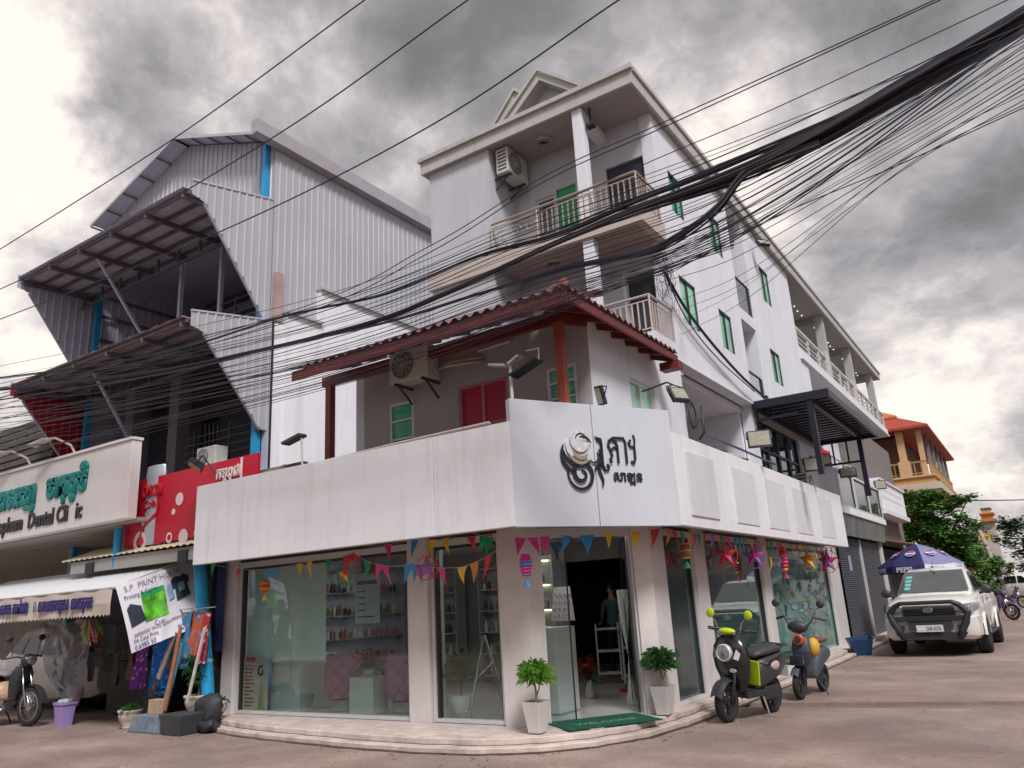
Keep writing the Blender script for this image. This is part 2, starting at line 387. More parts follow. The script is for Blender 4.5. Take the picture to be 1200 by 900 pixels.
# ------------------------------------------------------------------ ground
def road_mat():
    m = bpy.data.materials.new('worn_concrete_road'); m.use_nodes = True; t = m.node_tree; p = t.nodes['Principled BSDF']
    c = t.nodes.new('ShaderNodeTexCoord')
    def nn(s, d=8, r=.62, v=None):
        n = t.nodes.new('ShaderNodeTexNoise'); n.inputs['Scale'].default_value = s; n.inputs['Detail'].default_value = d; n.inputs['Roughness'].default_value = r
        t.links.new(v or c.outputs['Object'], n.inputs['Vector']); return n
    a = nn(.35); r = t.nodes.new('ShaderNodeValToRGB'); e = r.color_ramp.elements
    e[0].position = .32; e[0].color = (.265, .195, .172, 1); e[1].position = .68; e[1].color = (.39, .315, .275, 1)
    x = e.new(.5); x.color = (.32, .245, .215, 1)
    t.links.new(a.outputs['Fac'], r.inputs[0])
    mp = t.nodes.new('ShaderNodeMapping'); mp.inputs['Scale'].default_value = (.8, .9, 1); mp.inputs['Rotation'].default_value = (0, 0, R(14)); t.links.new(c.outputs['Object'], mp.inputs[0])
    b = nn(1.2, 7, .65, mp.outputs[0]); r2 = t.nodes.new('ShaderNodeValToRGB'); e = r2.color_ramp.elements
    e[0].position = .42; e[0].color = (.80, .78, .79, 1); e[1].position = .66; e[1].color = (1.12, 1.08, 1.03, 1); t.links.new(b.outputs['Fac'], r2.inputs[0])
    mx = t.nodes.new('ShaderNodeMix'); mx.data_type = 'RGBA'; mx.blend_type = 'MULTIPLY'; mx.inputs[0].default_value = 1
    t.links.new(r.outputs[0], mx.inputs[6]); t.links.new(r2.outputs[0], mx.inputs[7])
    g = nn(16, 8, .82); r3 = t.nodes.new('ShaderNodeValToRGB'); e = r3.color_ramp.elements
    e[0].position = .3; e[0].color = (.66, .66, .66, 1); e[1].position = .7; e[1].color = (1.2, 1.2, 1.2, 1); t.links.new(g.outputs['Fac'], r3.inputs[0])
    mx2 = t.nodes.new('ShaderNodeMix'); mx2.data_type = 'RGBA'; mx2.blend_type = 'MULTIPLY'; mx2.inputs[0].default_value = 1
    t.links.new(mx.outputs[2], mx2.inputs[6]); t.links.new(r3.outputs[0], mx2.inputs[7])
    # small dark spots: oil and gum
    v = t.nodes.new('ShaderNodeTexVoronoi'); v.inputs['Scale'].default_value = 1.7; t.links.new(c.outputs['Object'], v.inputs['Vector'])
    r4 = t.nodes.new('ShaderNodeValToRGB'); e = r4.color_ramp.elements; e[0].position = .03; e[0].color = (.62, .6, .6, 1); e[1].position = .07; e[1].color = (1, 1, 1, 1)
    t.links.new(v.outputs['Distance'], r4.inputs[0])
    mx3 = t.nodes.new('ShaderNodeMix'); mx3.data_type = 'RGBA'; mx3.blend_type = 'MULTIPLY'; mx3.inputs[0].default_value = .8
    t.links.new(mx2.outputs[2], mx3.inputs[6]); t.links.new(r4.outputs[0], mx3.inputs[7])
    wv = nn(1.1, 5, .7); ad = t.nodes.new('ShaderNodeVectorMath'); ad.operation = 'MULTIPLY_ADD'; t.links.new(wv.outputs['Color'], ad.inputs[0]); ad.inputs[1].default_value = (.9, .9, .9); t.links.new(c.outputs['Object'], ad.inputs[2])
    vc = t.nodes.new('ShaderNodeTexVoronoi'); vc.feature = 'DISTANCE_TO_EDGE'; vc.inputs['Scale'].default_value = .32; t.links.new(ad.outputs[0], vc.inputs['Vector'])
    r5 = t.nodes.new('ShaderNodeValToRGB'); e = r5.color_ramp.elements; e[0].position = .0; e[0].color = (.50, .48, .47, 1); e[1].position = .006; e[1].color = (1, 1, 1, 1); t.links.new(vc.outputs['Distance'], r5.inputs[0])
    pt_ = nn(.16, 2, .4); r6 = t.nodes.new('ShaderNodeValToRGB'); e = r6.color_ramp.elements; e[0].position = .47; e[0].color = (0, 0, 0, 1); e[1].position = .56; e[1].color = (1, 1, 1, 1); t.links.new(pt_.outputs['Fac'], r6.inputs[0])
    mx4 = t.nodes.new('ShaderNodeMix'); mx4.data_type = 'RGBA'; mx4.blend_type = 'MULTIPLY'; t.links.new(r6.outputs[0], mx4.inputs[0]); t.links.new(mx3.outputs[2], mx4.inputs[6]); t.links.new(r5.outputs[0], mx4.inputs[7])
    t.links.new(mx4.outputs[2], p.inputs['Base Color'])
    rr = t.nodes.new('ShaderNodeMapRange'); rr.inputs['To Min'].default_value = .42; rr.inputs['To Max'].default_value = .8
    t.links.new(b.outputs['Fac'], rr.inputs[0]); t.links.new(rr.outputs[0], p.inputs['Roughness'])
    bp = t.nodes.new('ShaderNodeBump'); bp.inputs['Strength'].default_value = .35; bp.inputs['Distance'].default_value = .01
    t.links.new(g.outputs['Fac'], bp.inputs['Height']); t.links.new(bp.outputs[0], p.inputs['Normal'])
    return m
ROAD = road_mat()
EARTH = mat('dusty_earth', (.22, .17, .15), .9, var=.3, scale=.6, bump=.3)
g = MB(); g.poly((-600, -300, -.05), (600, -300, -.05), (600, 900, -.05), (-600, 900, -.05)); g.build('ground', EARTH, kind='structure')
# cast slabs of the road with open joints
def slab(x0, x1, ya, yb, yc, yd):
    """corners (x0,ya) (x1,yb) (x1,yc) (x0,yd)"""
    m = MB(); m.prism([(x0, ya, -.12), (x1, yb, -.12), (x1, yc, -.12), (x0, yd, -.12)], (0, 0, .12)); return m
road = MB(); jt = .018
rows = [(-14, -14), (-2.6, -1.4), (11.0, 12.75), (17.6, 19.2), (24.4, 25.8), (33, 34), (46, 46.6), (70, 70), (110, 110), (180, 180)]
for i in range(len(rows) - 1):
    (a0, a1), (b0, b1) = rows[i], rows[i + 1]
    xs = [-8.5, 0.0, 7.0] if i >= 2 else [-60, 16]
    for xa, xb in zip(xs[:-1], xs[1:]):
        f = lambda r_, x: r_[0] + (r_[1] - r_[0]) * (x + 8.5) / 8.5 if i >= 1 and abs(x) < 20 else r_[0 if x < 0 else 1]
        if i == 0: f = lambda r_, x: r_[0]
        if i == 1:
            road.prism([(-60, -2.58, -.12), (16, -2.58, -.12), (16, 14.0, -.12), (-8.5, 11.0 - jt, -.12), (-60, 11.0 - jt, -.12)], (0, 0, .12)); break
        road.prism([(xa + jt, f(rows[i], xa) + jt, -.12), (xb - jt, f(rows[i], xb) + jt, -.12), (xb - jt, f(rows[i + 1], xb) - jt, -.12), (xa + jt, f(rows[i + 1], xa) - jt, -.12)], (0, 0, .12))
    if i == 0: pass
road.build('road', ROAD, kind='structure')
# pavement round the corner: a low outer step and the tiled platform
edge = [(-11.62, 8.02), (-11.07, 7.86), (-10.2, 7.66), (-9.0, 7.48), (-7.65, 7.38), (-6.4, 7.36), (-5.55, 7.48), (-4.95, 7.78), (-4.50, 8.25), (-4.18, 8.93), (-4.05, 9.8), (-3.98, 11), (-3.93, 13), (-3.90, 16), (-3.88, 20), (-3.88, 27), (-3.88, 34)]
def offs(pts, d):
    o = []
    for i, p in enumerate(pts):
        a = Vector(pts[max(i - 1, 0)]); b = Vector(pts[min(i + 1, len(pts) - 1)]); t_ = (b - a).normalized(); o.append((p[0] - t_.y * d, p[1] + t_.x * d))
    return o
pv = MB()
def strip_(mb, e, z0, z1, w, wob=0):
    inn = offs(e, w)
    rows_ = []
    for (a, b) in zip(e, inn): rows_.append([(a[0], a[1], z0), (a[0], a[1], z1 - .01), (a[0] - (a[0] - b[0]) * .04, a[1] + (b[1] - a[1]) * .04, z1), (b[0], b[1], z1)])
    mb.grid(rows_)
def fine(e, n=5):
    o = []
    for a, b in zip(e[:-1], e[1:]):
        for k in range(n): o.append((a[0] + (b[0] - a[0]) * k / n, a[1] + (b[1] - a[1]) * k / n))
    o.append(e[-1]); return o
edge = fine(edge)
random.seed(5)
edge = [(x + random.uniform(-.012, .012), y + random.uniform(-.012, .012)) for x, y in edge]
strip_(pv, edge, -.02, .065, .30)
e2 = offs(edge, .17); e2 = [(x + random.uniform(-.012, .012), y + random.uniform(-.012, .012)) for x, y in e2]
strip_(pv, e2, .03, .135, .3)
pave = pv.build('pavement', MARBLE2, kind='structure')
GUT = mat('gutter_dirt_brown', (.075, .05, .038), .95, var=.5, scale=5, bump=.6)
gd = MB(); oe = offs(edge, -.05); gd.grid([[(a[0] + random.uniform(-.018, .018), a[1] + random.uniform(-.018, .018), .004), (b_[0], b_[1], .012)] for a, b_ in zip(oe, edge)]); gd.build('gutter', GUT, kind='structure')
gd = MB(); oe = offs(e2, -.014); gd.grid([[(a[0] + random.uniform(-.008, .008), a[1], .068), (b_[0], b_[1], .070)] for a, b_ in zip(oe, e2)]); gd.build('kerb_joint', GUT, pave)
top = MB(); e3 = offs(edge, .24)
top.prism([(x, y, .03) for x, y in e3] + [(-6, 34, .03), (-12.2, 30, .03), (-12.2, 8.3, .03)], (0, 0, .10)); top.build('platform', MARBLE2, pave)
# marble tiles laid on the platform in front of the shop, each a piece
def inside(x, y, poly):
    c = False
    for i in range(len(poly)):
        (x1, y1), (x2, y2) = poly[i], poly[i - 1]
        if (y1 > y) != (y2 > y) and x < (x2 - x1) * (y - y1) / (y2 - y1) + x1: c = not c
    return c
tp = offs(edge, .30) + [(-4.5, 34), (-4.5, 9.9), (-5.5, 8.5), (-11.6, 8.5)]
T0 = MB().box(-.196, .196, -.196, .196, 0, .016).build('floor_tile', MARBLE, pave, bevel=.003); first = True
for ix in range(-30, 0):
    for iy in range(18, 54):
        x, y = ix * .4 + .2, iy * .4 + .2
        if all(inside(x + a, y + b, tp) for a in (-.2, .2) for b in (-.2, .2)):
            if first: T0.location = (x, y, .128); first = False
            else: share(T0, 'floor_tile', pave, (x, y, .128 + random.uniform(-.002, .002)), (random.uniform(-.004, .004), random.uniform(-.004, .004), random.choice((0, R(90), R(180)))))

# ------------------------------------------------------------------ corner building
B = thing('corner_building', 'white four-storey corner building with glass-fronted salon at street level and balconies above', 'building', (-7.5, 12, .13), world=True)
FZ, SZ = .15, 2.56         # floor and soffit height of the shop
# --- ground floor columns
def column(p0, p1, z0, z1, m=COLW, name='column'):
    c = MB(); c.box(p0[0], p1[0], p0[1], p1[1], z0, z1); return c.build(name, m, B, bevel=.008)
column((-11.50, 8.44), (-11.20, 8.9), .13, 2.55)
column((-7.42, 8.44), (-7.06, 8.8), .13, 2.55)
cc = MB(); cc.prism([(-5.86, 8.45, .13), (-5.44, 8.50, .13), (-5.36, 8.66, .13), (-5.6, 9.0, .13), (-5.86, 9.0, .13)], (0, 0, 2.42)); cc.build('column', COLW, B)
cc = MB(); cc.prism([(-4.52, 9.72, .13), (-4.33, 9.86, .13), (-4.33, 10.35, .13), (-4.60, 10.35, .13), (-4.62, 9.80, .13)], (0, 0, 2.42)); cc.build('column', COLW, B)
for a, b in ((11.5, 11.98), (15.0, 15.42), (20.65, 21.3)): column((-4.62, a), (-4.33, b), .13, 2.55)
# --- glazing
Fp, Sp = front(8.52), side(-4.38)
def shopwin(pl, u0, u1, z0, z1, gm, fm=ALU, edge_m=BRONZE):
    f = MB(); fw = .05
    pl.box(f, u0, u1, z0, z0 + .05, -.1, .02); pl.box(f, u0, u1, z1 - .09, z1, -.1, .02)
    pl.box(f, u0, u0 + fw, z0 + .05, z1 - .09, -.1, .018); pl.box(f, u1 - fw, u1, z0 + .05, z1 - .09, -.1, .018)
    o = f.build('window', fm, B)
    e = MB(); pl.box(e, u0 + fw, u0 + fw + .03, z0 + .05, z1 - .09, -.09, -.01); pl.box(e, u1 - fw - .03, u1 - fw, z0 + .05, z1 - .09, -.09, -.01); pl.box(e, u0 + fw + .03, u1 - fw - .03, z1 - .13, z1 - .09, -.09, -.01)
    e.build('frame', edge_m, o)
    p = MB(); pl.box(p, u0 + fw + .031, u1 - fw - .031, z0 + .052, z1 - .132, -.055, -.045); p.build('pane', gm, o); return o
shopwin(Fp, -11.19, -7.43, .14, 2.50, CLEAR); shopwin(Fp, -7.05, -5.87, .14, 2.50, CLEAR)
shopwin(Sp, 10.36, 11.49, .14, 2.50, FROST); w3 = shopwin(Sp, 11.99, 14.99, .14, 2.50, glass('tinted_side_glass', (.62, .80, .78), .16, .03, .25, (.13, .22, .21))); w4 = shopwin(Sp, 15.43, 20.64, .14, 2.50, glass('printed_film_glass', (.6, .75, .72), .05, .08, .92, (.20, .38, .34)))
# film print on the last two windows: plants, tall stems and sprays
pr_g = [mat('film_leaf_olive', (.17, .20, .05), .5, var=.2), mat('film_leaf_green', (.03, .25, .16), .5, var=.2), mat('film_leaf_dark', (.03, .08, .06), .5, var=.2), mat('film_mauve', (.22, .25, .33), .5, var=.2), mat('film_blue', (.24, .38, .46), .5, var=.2), mat('film_rose', (.30, .22, .26), .5, var=.2)]
random.seed(3)
def film_leaf(mb, u, z, ln, w, ang, k):
    mb.cur = k; pts = []
    for i in range(9):
        t_ = i / 8; pts.append((t_ * ln, w * math.sin(math.pi * t_) ** .8))
    pts += [(x, -y) for x, y in pts[::-1][1:-1]]
    ca, sa = math.cos(ang), math.sin(ang)
    mb.poly(*[Sp.pt(u + x * ca - y * sa, z + x * sa + y * ca, -.036 + .0015 * (mb.n % 7)) for x, y in pts]); mb.n += 1
fm = MB(); fm.n = 0
for _ in range(30):
    u = random.uniform(15.8, 20.3); z = random.uniform(1.2, 2.15); k = random.choice((0, 0, 1, 2, 2))
    for j in range(random.randint(4, 9)): film_leaf(fm, u + random.uniform(-.12, .12), z + random.uniform(-.08, .08), random.uniform(.07, .20), .022, R(-90 + random.uniform(-80, 80)), k)
for _ in range(70):
    u = random.uniform(15.75, 20.35); film_leaf(fm, u, .22 + random.uniform(0, .55), random.uniform(.12, .42), .012, R(90 + random.uniform(-32, 32)), random.choice((1, 1, 0, 2)))
for _ in range(26): film_leaf(fm, random.uniform(15.8, 20.0), random.uniform(.7, 1.5), random.uniform(.25, .8), random.uniform(.02, .05), R(random.uniform(-8, 8)), random.choice((4, 4, 3, 3, 5)))
fm.build('film_print', pr_g, w4, kind='stuff')
# pleated pale curtain drawn behind the second side window
cu = MB(); cu.grid([[(-4.47 + .018 * math.sin(i * .9) + .01 * math.sin(i * .23), 12.05 + 2.85 * i / 90, z) for i in range(91)] for z in (.2, 1.3, 2.38)]); cu.build('curtain', mat('curtain_teal_grey', (.26, .34, .33), .8, var=.12, scale=2), w3, smooth=True)
# --- doorway across the chamfer
dv = Vector((-4.56 + 5.38, 9.78 - 8.66)); dl = dv.length; dv.normalize()
Dp = Plane(-5.38, 8.66, dv.x, dv.y)
dr = MB(); Dp.box(dr, 0.0, dl, 2.40, 2.52, -.1, .03); Dp.box(dr, 0, .045, .13, 2.40, -.09, .02); Dp.box(dr, dl - .045, dl, .13, 2.40, -.09, .02)
do = dr.build('door_frame', ALU, B)
p = MB(); Dp.box(p, .05, .40, .16, 2.39, -.045, -.035); p.build('pane', CLEAR, do)
e = MB(); Dp.box(e, .40, .412, .16, 2.39, -.052, -.028); e.build('edge_strip', BLACK, do)
# the glass leaf stands open, swung inwards at the right jamb
hx, hy = Dp.pt(dl - .07, 0, -.06)[:2]
hd = (Vector((-.62, 1.0))).normalized(); Lp = Plane(hx, hy, hd.x, hd.y)
d = MB(); Lp.box(d, 0, .72, .17, 2.38, -.006, .006); door = d.build('door', CLEAR, B)
d = MB(); Lp.box(d, .0, .02, .16, 2.39, -.012, .012); Lp.box(d, .71, .722, .17, 2.38, -.01, .01); d.build('edge_strip', BLACK, door)
d = MB(); d.tube([Lp.pt(.62, .85, .05), Lp.pt(.62, 1.35, .05)], .014); d.build('handle', CHROME, door)
d = MB(); Lp.box(d, .30, .44, 1.33, 1.47, .008, .012); d.build('sticker', mat('navy_sticker', (.02, .08, .2), .4, var=0), door)
words3d('KNK', .055, 'sticker_lettering', mat('sticker_white', (.8, .8, .8), .5, var=0), door, Lp.pt(.313, 1.38, .014), (hd.x, hd.y, 0), (0, 0, 1), .001)

# --- header, soffit, terrace slab
fpts = [(-11.05, 7.50), (-4.90, 7.45), (-3.72, 9.55), (-3.70, 20.1)]
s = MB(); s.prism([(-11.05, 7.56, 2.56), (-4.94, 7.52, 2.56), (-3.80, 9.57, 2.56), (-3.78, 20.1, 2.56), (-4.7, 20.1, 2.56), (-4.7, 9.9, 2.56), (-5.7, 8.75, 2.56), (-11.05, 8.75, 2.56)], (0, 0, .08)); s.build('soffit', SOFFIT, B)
s = MB(); s.prism([(-11.5, 8.80, 2.66), (-5.8, 8.80, 2.66), (-4.75, 9.9, 2.66), (-4.75, 21.3, 2.66), (-11.5, 21.3, 2.66)], (0, 0, .12)); s.build('ceiling', mat('shop_ceiling', (.5, .49, .48), .8), B)
s = MB(); s.prism([(-11.05, 7.66, 3.42), (-4.98, 7.6, 3.42), (-3.86, 9.6, 3.42), (-3.84, 20.1, 3.42), (-4.34, 21.3, 3.42), (-11.3, 21.3, 3.42)], (0, 0, .12)); s.build('terrace_slab', CONC, B)
s = MB(); Fp.box(s, -11.5, -5.8, 2.50, 2.66, -.28, .0); Dp.box(s, -.1, dl + .1, 2.525, 2.66, -.2, 0); Sp.box(s, 9.8, 21.3, 2.50, 2.66, -.26, 0); s.build('header_beam', BRONZE, B)

# --- fascia of cladding panels, each its own
def fascia(p, q, z0, z1, cuts, mats, t=.10, lean=0):
    p = Vector(p); q = Vector(q); dd = (q - p); ln = dd.length; dd.normalize(); pl = Plane(p.x, p.y, dd.x, dd.y)
    cs = [0] + cuts + [ln]
    for i, (a, b) in enumerate(zip(cs[:-1], cs[1:])):
        m = MB(); o_ = random.uniform(-.003, .003); pl.box(m, a + .004, b - .004, z0, z1, -t + o_, o_); m.build('cladding_panel', mats[i % len(mats)], B, bevel=.004)
random.seed(9)
fascia(fpts[0], fpts[1], 2.45, 3.69, [1.25, 2.45, 3.75, 4.95], [WHITE2])
fascia((-4.895, 7.45), (-3.72, 9.545), 2.44, 3.97, [1.16], [GREYPANEL])
fascia((-3.715, 9.56), (-3.70, 20.1), 2.45, 3.68, [2.2, 4.1, 6.1, 8.1], [WHITE2])
for a, b in ((9.95, 11.05), (11.85, 13.0), (13.6, 14.9), (15.4, 16.7), (17.5, 18.9)):
    s = MB(); side(-3.70).box(s, a, b, 2.60, 3.47, -.012, .002); s.build('patch_board', PATCH, B)
s = MB(); s.box(-11.06, -4.95, 7.60, 7.66, 2.45, 3.69); s.box(-3.90, -3.84, 9.7, 20.1, 2.45, 3.68); s.build('cladding_back', CONC, B)
# logo and salon lettering on the middle panel
cd = (Vector((-3.72, 9.545)) - Vector((-4.895, 7.45))); cl = cd.length; cd.normalize(); Cp = Plane(-4.895, 7.45, cd.x, cd.y)
LOGO = mat('logo_charcoal', (.03, .035, .05), .3, metal=.3, var=.05); SILV = mat('logo_silver', (.80, .80, .86), .22, metal=.25, var=.35, scale=14)
GOLD = mat('logo_gold', (.42, .38, .26), .3, metal=.4, var=.1)
def stroke(mb, pts, w, d=.012, d2=.03, pl=None, k=1):
    if pl is None:
        pts = [(.90 + (u - .92) * .80, 3.10 + (z - 3.20) * .86) for u, z in pts]; w = [q * .85 for q in w] if isinstance(w, list) else w * .85
    pl = pl or Cp; n = len(pts); rows_ = []
    for i, (u, z) in enumerate(pts):
        a = Vector(pts[max(i - 1, 0)]); b = Vector(pts[min(i + 1, n - 1)]); t_ = (b - a).normalized(); ww = (w[i] if isinstance(w, list) else w) / 2
        l = (u - t_.y * ww, z + t_.x * ww); r_ = (u + t_.y * ww, z - t_.x * ww)
        rows_.append([pl.pt(l[0], l[1], d), pl.pt(l[0], l[1], d2), pl.pt(r_[0], r_[1], d2), pl.pt(r_[0], r_[1], d)])
    mb.grid(rows_, close=True)
def arc(cx, cz, r0, r1, a0, a1, n=18): return [(cx + (r0 + (r1 - r0) * i / n) * math.cos(R(a0 + (a1 - a0) * i / n)), cz + (r0 + (r1 - r0) * i / n) * math.sin(R(a0 + (a1 - a0) * i / n))) for i in range(n + 1)]
def tap(n, w, e=.15): return [max(e * w, w * math.sin(math.pi * (i + .5) / n) ** .7) for i in range(n)]
U0, Z0 = .92, 3.20      # centre of the lower swirl
m = MB()
a = arc(U0 + .05, Z0 - .03, .25, .045, 165, 165 + 640, 60); stroke(m, a, tap(61, .062, .35))
a = arc(U0 - .02, Z0 + .20, .29, .20, 140, 262, 16); stroke(m, a, tap(17, .055))
a = arc(U0 + .04, Z0 + .36, .30, .27, 190, 318, 18); stroke(m, a, tap(19, .05))
a = arc(U0 + .40, Z0 + .02, .10, .07, 190, -10, 12); stroke(m, a, tap(13, .035))
a = [(U0 + .40 + .03 * math.sin(i * .9), Z0 + .34 - .055 * i) for i in range(11)]; stroke(m, a, tap(11, .05))
a = arc(U0 + .29, Z0 + .40, .13, .17, 70, -60, 12); stroke(m, a, tap(13, .028))
a = arc(U0 + .27, Z0 + .22, .12, .07, 40, -120, 12); stroke(m, a, tap(13, .022))
logo = m.build('logo', LOGO, B, label='round swirling hair emblem with charcoal curls and silver highlights')
m = MB(); a = arc(U0 + .06, Z0 + .45, .085, .085, 0, 355, 22); stroke(m, a, .165, .013, .026)
a = arc(U0 + .03, Z0 + .38, .215, .20, 150, 235, 12); stroke(m, a, tap(13, .05), .013, .03); m.build('highlight', SILV, logo)
m = MB(); a = arc(U0 + .07, Z0 + .45, .11, .10, 30, 170, 12); stroke(m, a, tap(13, .02), .027, .032); a = arc(U0 + .10, Z0 + .36, .16, .15, 20, 110, 12); stroke(m, a, tap(13, .035), .027, .034); m.build('strand', LOGO, logo)
m = MB(); a = arc(U0 + .05, Z0 + .36, .235, .235, 205, 312, 14); stroke(m, a, tap(15, .05), .013, .033); a = arc(U0 + .06, Z0 + .35, .155, .15, 205, 320, 10); stroke(m, a, tap(11, .06), .027, .036); m.build('curl', GOLD, logo)
# the word in Khmer script, drawn as strokes
m = MB(); W_ = .034; ub, zb = 1.30, 3.32
def st(*pts, w=W_): stroke(m, [(ub + x, zb + y) for x, y in pts], w)
st((0, .34), (.02, .38), (.06, .37), (.07, .32), (.07, .10), (.07, -.02), (.11, -.09), (.17, -.08), (.18, -.03), (.15, .0))
st((.24, .02), (.22, .08), (.26, .12), (.24, .20), (.20, .28), (.22, .35), (.28, .37), (.34, .35), (.37, .28), (.37, .10), (.37, .02))
st((.26, .22), (.30, .26), (.37, .24), w=.025); st((.22, .35), (.30, .40), (.50, .40), (.53, .34), (.53, .02))
st((.64, .38), (.60, .34), (.62, .28), (.70, .28), (.70, .10), (.66, .02), (.62, .06)); st((.70, .28), (.72, .38), (.70, .46), w=.022)
m.build('lettering', LOGO, B)
words3d('សាឡន', .17, 'lettering', LOGO, B, Cp.pt(1.40, 3.00, .013), (cd.x, cd.y, 0), (0, 0, 1), bold=.008, outline=True)

# ------------------------------------------------------------------ shop interior
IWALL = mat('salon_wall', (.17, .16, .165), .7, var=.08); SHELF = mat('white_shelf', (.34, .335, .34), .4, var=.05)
s = MB(); s.box(-11.6, -4.6, 8.5, 21.3, .12, .147); s.build('floor', FLOORT, B)
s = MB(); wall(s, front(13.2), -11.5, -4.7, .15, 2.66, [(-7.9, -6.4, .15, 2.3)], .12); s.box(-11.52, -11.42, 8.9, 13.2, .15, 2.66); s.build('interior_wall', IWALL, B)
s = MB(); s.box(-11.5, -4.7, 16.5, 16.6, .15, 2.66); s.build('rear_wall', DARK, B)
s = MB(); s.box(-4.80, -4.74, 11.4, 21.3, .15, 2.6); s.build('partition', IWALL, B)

# ------------------------------------------------------------------ first floor block with windows
FW = front(8.6); SW = side(-4.35)
s = MB(); wall(s, FW, -8.40, -4.352, 3.54, 5.30, [(-7.88, -7.38, 3.80, 4.66), (-6.52, -5.66, 4.02, 4.66), (-5.03, -4.56, 3.75, 4.62)], .18); s.build('front_wall', GREYWALL, B)
s = MB(); s.box(-8.58, -8.405, 8.6, 11.0, 3.54, 5.30); s.build('end_wall', WHITE, B)
s = MB(); wall(s, SW, 8.602, 11.58, 3.54, 5.36, [(9.80, 10.68, 3.9, 4.64)], .18); s.build('side_wall', WHITE, B)
window(B, FW, -7.88, -7.38, 3.80, 4.66, ALU, GREENW, 1, .02, trans=2, label='green louvred window in a white frame')
o = window(B, FW, -6.52, -5.66, 4.02, 4.66, mat('pink_frame', (.45, .16, .17), .5), REDW, 2, .02, label='window closed by two crimson shutters')
window(B, FW, -5.03, -4.56, 3.75, 4.62, ALU, GREENW, 2, .02, trans=3, label='green window behind the red post')
window(B, SW, 9.80, 10.68, 3.9, 4.64, ALU, GREENP, 2, .05, label='pale green sliding window')
# --- red hipped roof over that block
rf = MB(); zr = lambda d: 5.13 + d * .36
def corr(mb, pts_fn, n, dep=.022):
    pass
# front slope: wavy sheets, waves run up the slope; hip line at 45 degrees on the right
def slope(mb, length, run, place, hipfn, pitch=.17, amp=.028):
    k = int(length / pitch * 6); cols = []
    for i in range(k + 1):
        u = length * i / k; h = amp * math.sin(2 * math.pi * u / pitch); top_ = hipfn(u)
        cols.append([place(u, v * top_, h) for v in (0, .5, 1)])
    mb.grid(cols)
slope(rf, 4.77, 2.4, lambda u, v, h: (-8.70 + u, 7.35 + v, 5.13 + v * .36 + h), lambda u: min(2.4, 4.77 - u + .001))
slope(rf, 3.40, 2.4, lambda u, v, h: (-3.93 - v, 7.35 + u, 5.13 + v * .36 + h), lambda u: min(1.0, u + .001) if u > .9 else u + .001)
roof = rf.build('roof', TILE, B, label='weathered red corrugated hip roof')
rf = MB(); rf.tube([(-3.95, 7.36, 5.19), (-5.2, 8.6, 5.62), (-6.33, 9.75, 6.04)], [.045, .045, .045], 8); rf.build('hip_cap', mat('faded_red_cap', (.30, .10, .085), .6, var=.2), roof)
rf = MB()
rf.bar((-8.70, 7.40, 5.03), (-3.97, 7.40, 5.03), .04, .14); rf.bar((-3.98, 7.44, 5.03), (-3.98, 10.8, 5.05), .04, .10); rf.build('eaves_board', RED, roof)
for i in range(9):
    x = -8.5 + i * .55; r_ = MB(); r_.bar((x, 7.45, 5.06), (x, 8.62, 5.48), .05, .08); r_.build('rafter', RED, roof)
for i in range(7):
    y = 8.0 + i * .45; r_ = MB(); r_.bar((-4.0, y, 5.03), (-4.9, y, 5.34), .05, .09); r_.build('rafter', RED, roof)
r_ = MB(); r_.bar((-8.95, 8.25, 5.16), (-4.50, 8.25, 5.16), .09, .16); r_.build('front_beam', RED, roof)
r_ = MB(); r_.bar((-4.55, 8.30, 5.14), (-4.36, 8.60, 5.14), .07, .13); r_.build('side_beam', RED, roof)
r_ = MB(); r_.bar((-4.20, 10.72, 4.93), (-3.9, 10.72, 4.93), .2, .12); r_.build('beam_end', RED, roof)
for x, h in ((-8.80, 5.08), (-4.58, 5.08)):
    r_ = MB(); r_.box(x - .055, x + .055, 8.195, 8.305, 3.54, h); r_.build('post', mat('post_red', (.22, .05, .035) if x < -6 else (.36, .09, .055), .5, var=.2, scale=6), roof)

# ------------------------------------------------------------------ tower: upper storeys
# side wall with window openings, the light shaft and the first-floor recess
W4 = [(12.50, 13.15, 8.45, 9.30), (14.65, 15.40, 8.48, 9.34), (18.30, 19.12, 8.46, 9.40)]
W3 = [(12.40, 13.22, 6.21, 7.12), (14.50, 15.28, 6.27, 7.10), (18.17, 19.02, 6.34, 7.17)]
shaft = [(16.05, 17.15, 7.60, 10.12), (16.05, 17.15, 5.66, 7.33)]
s = MB(); wall(s, SW, 11.893, 21.40, 5.62, 10.2, W4 + W3 + [shaft[0], (16.05, 17.15, 5.66, 7.33)], .22); s.build('side_wall', WHITE, B)
for i, (a, b, c, d_) in enumerate(W4): window(B, SW, a, b, c, d_, BRONZE, GREENP if i else GREENW, 2, .03, fw=.028)
for i, (a, b, c, d_) in enumerate(W3): window(B, SW, a, b, c, d_, BRONZE, GREENP, 2, .025, fw=.028)
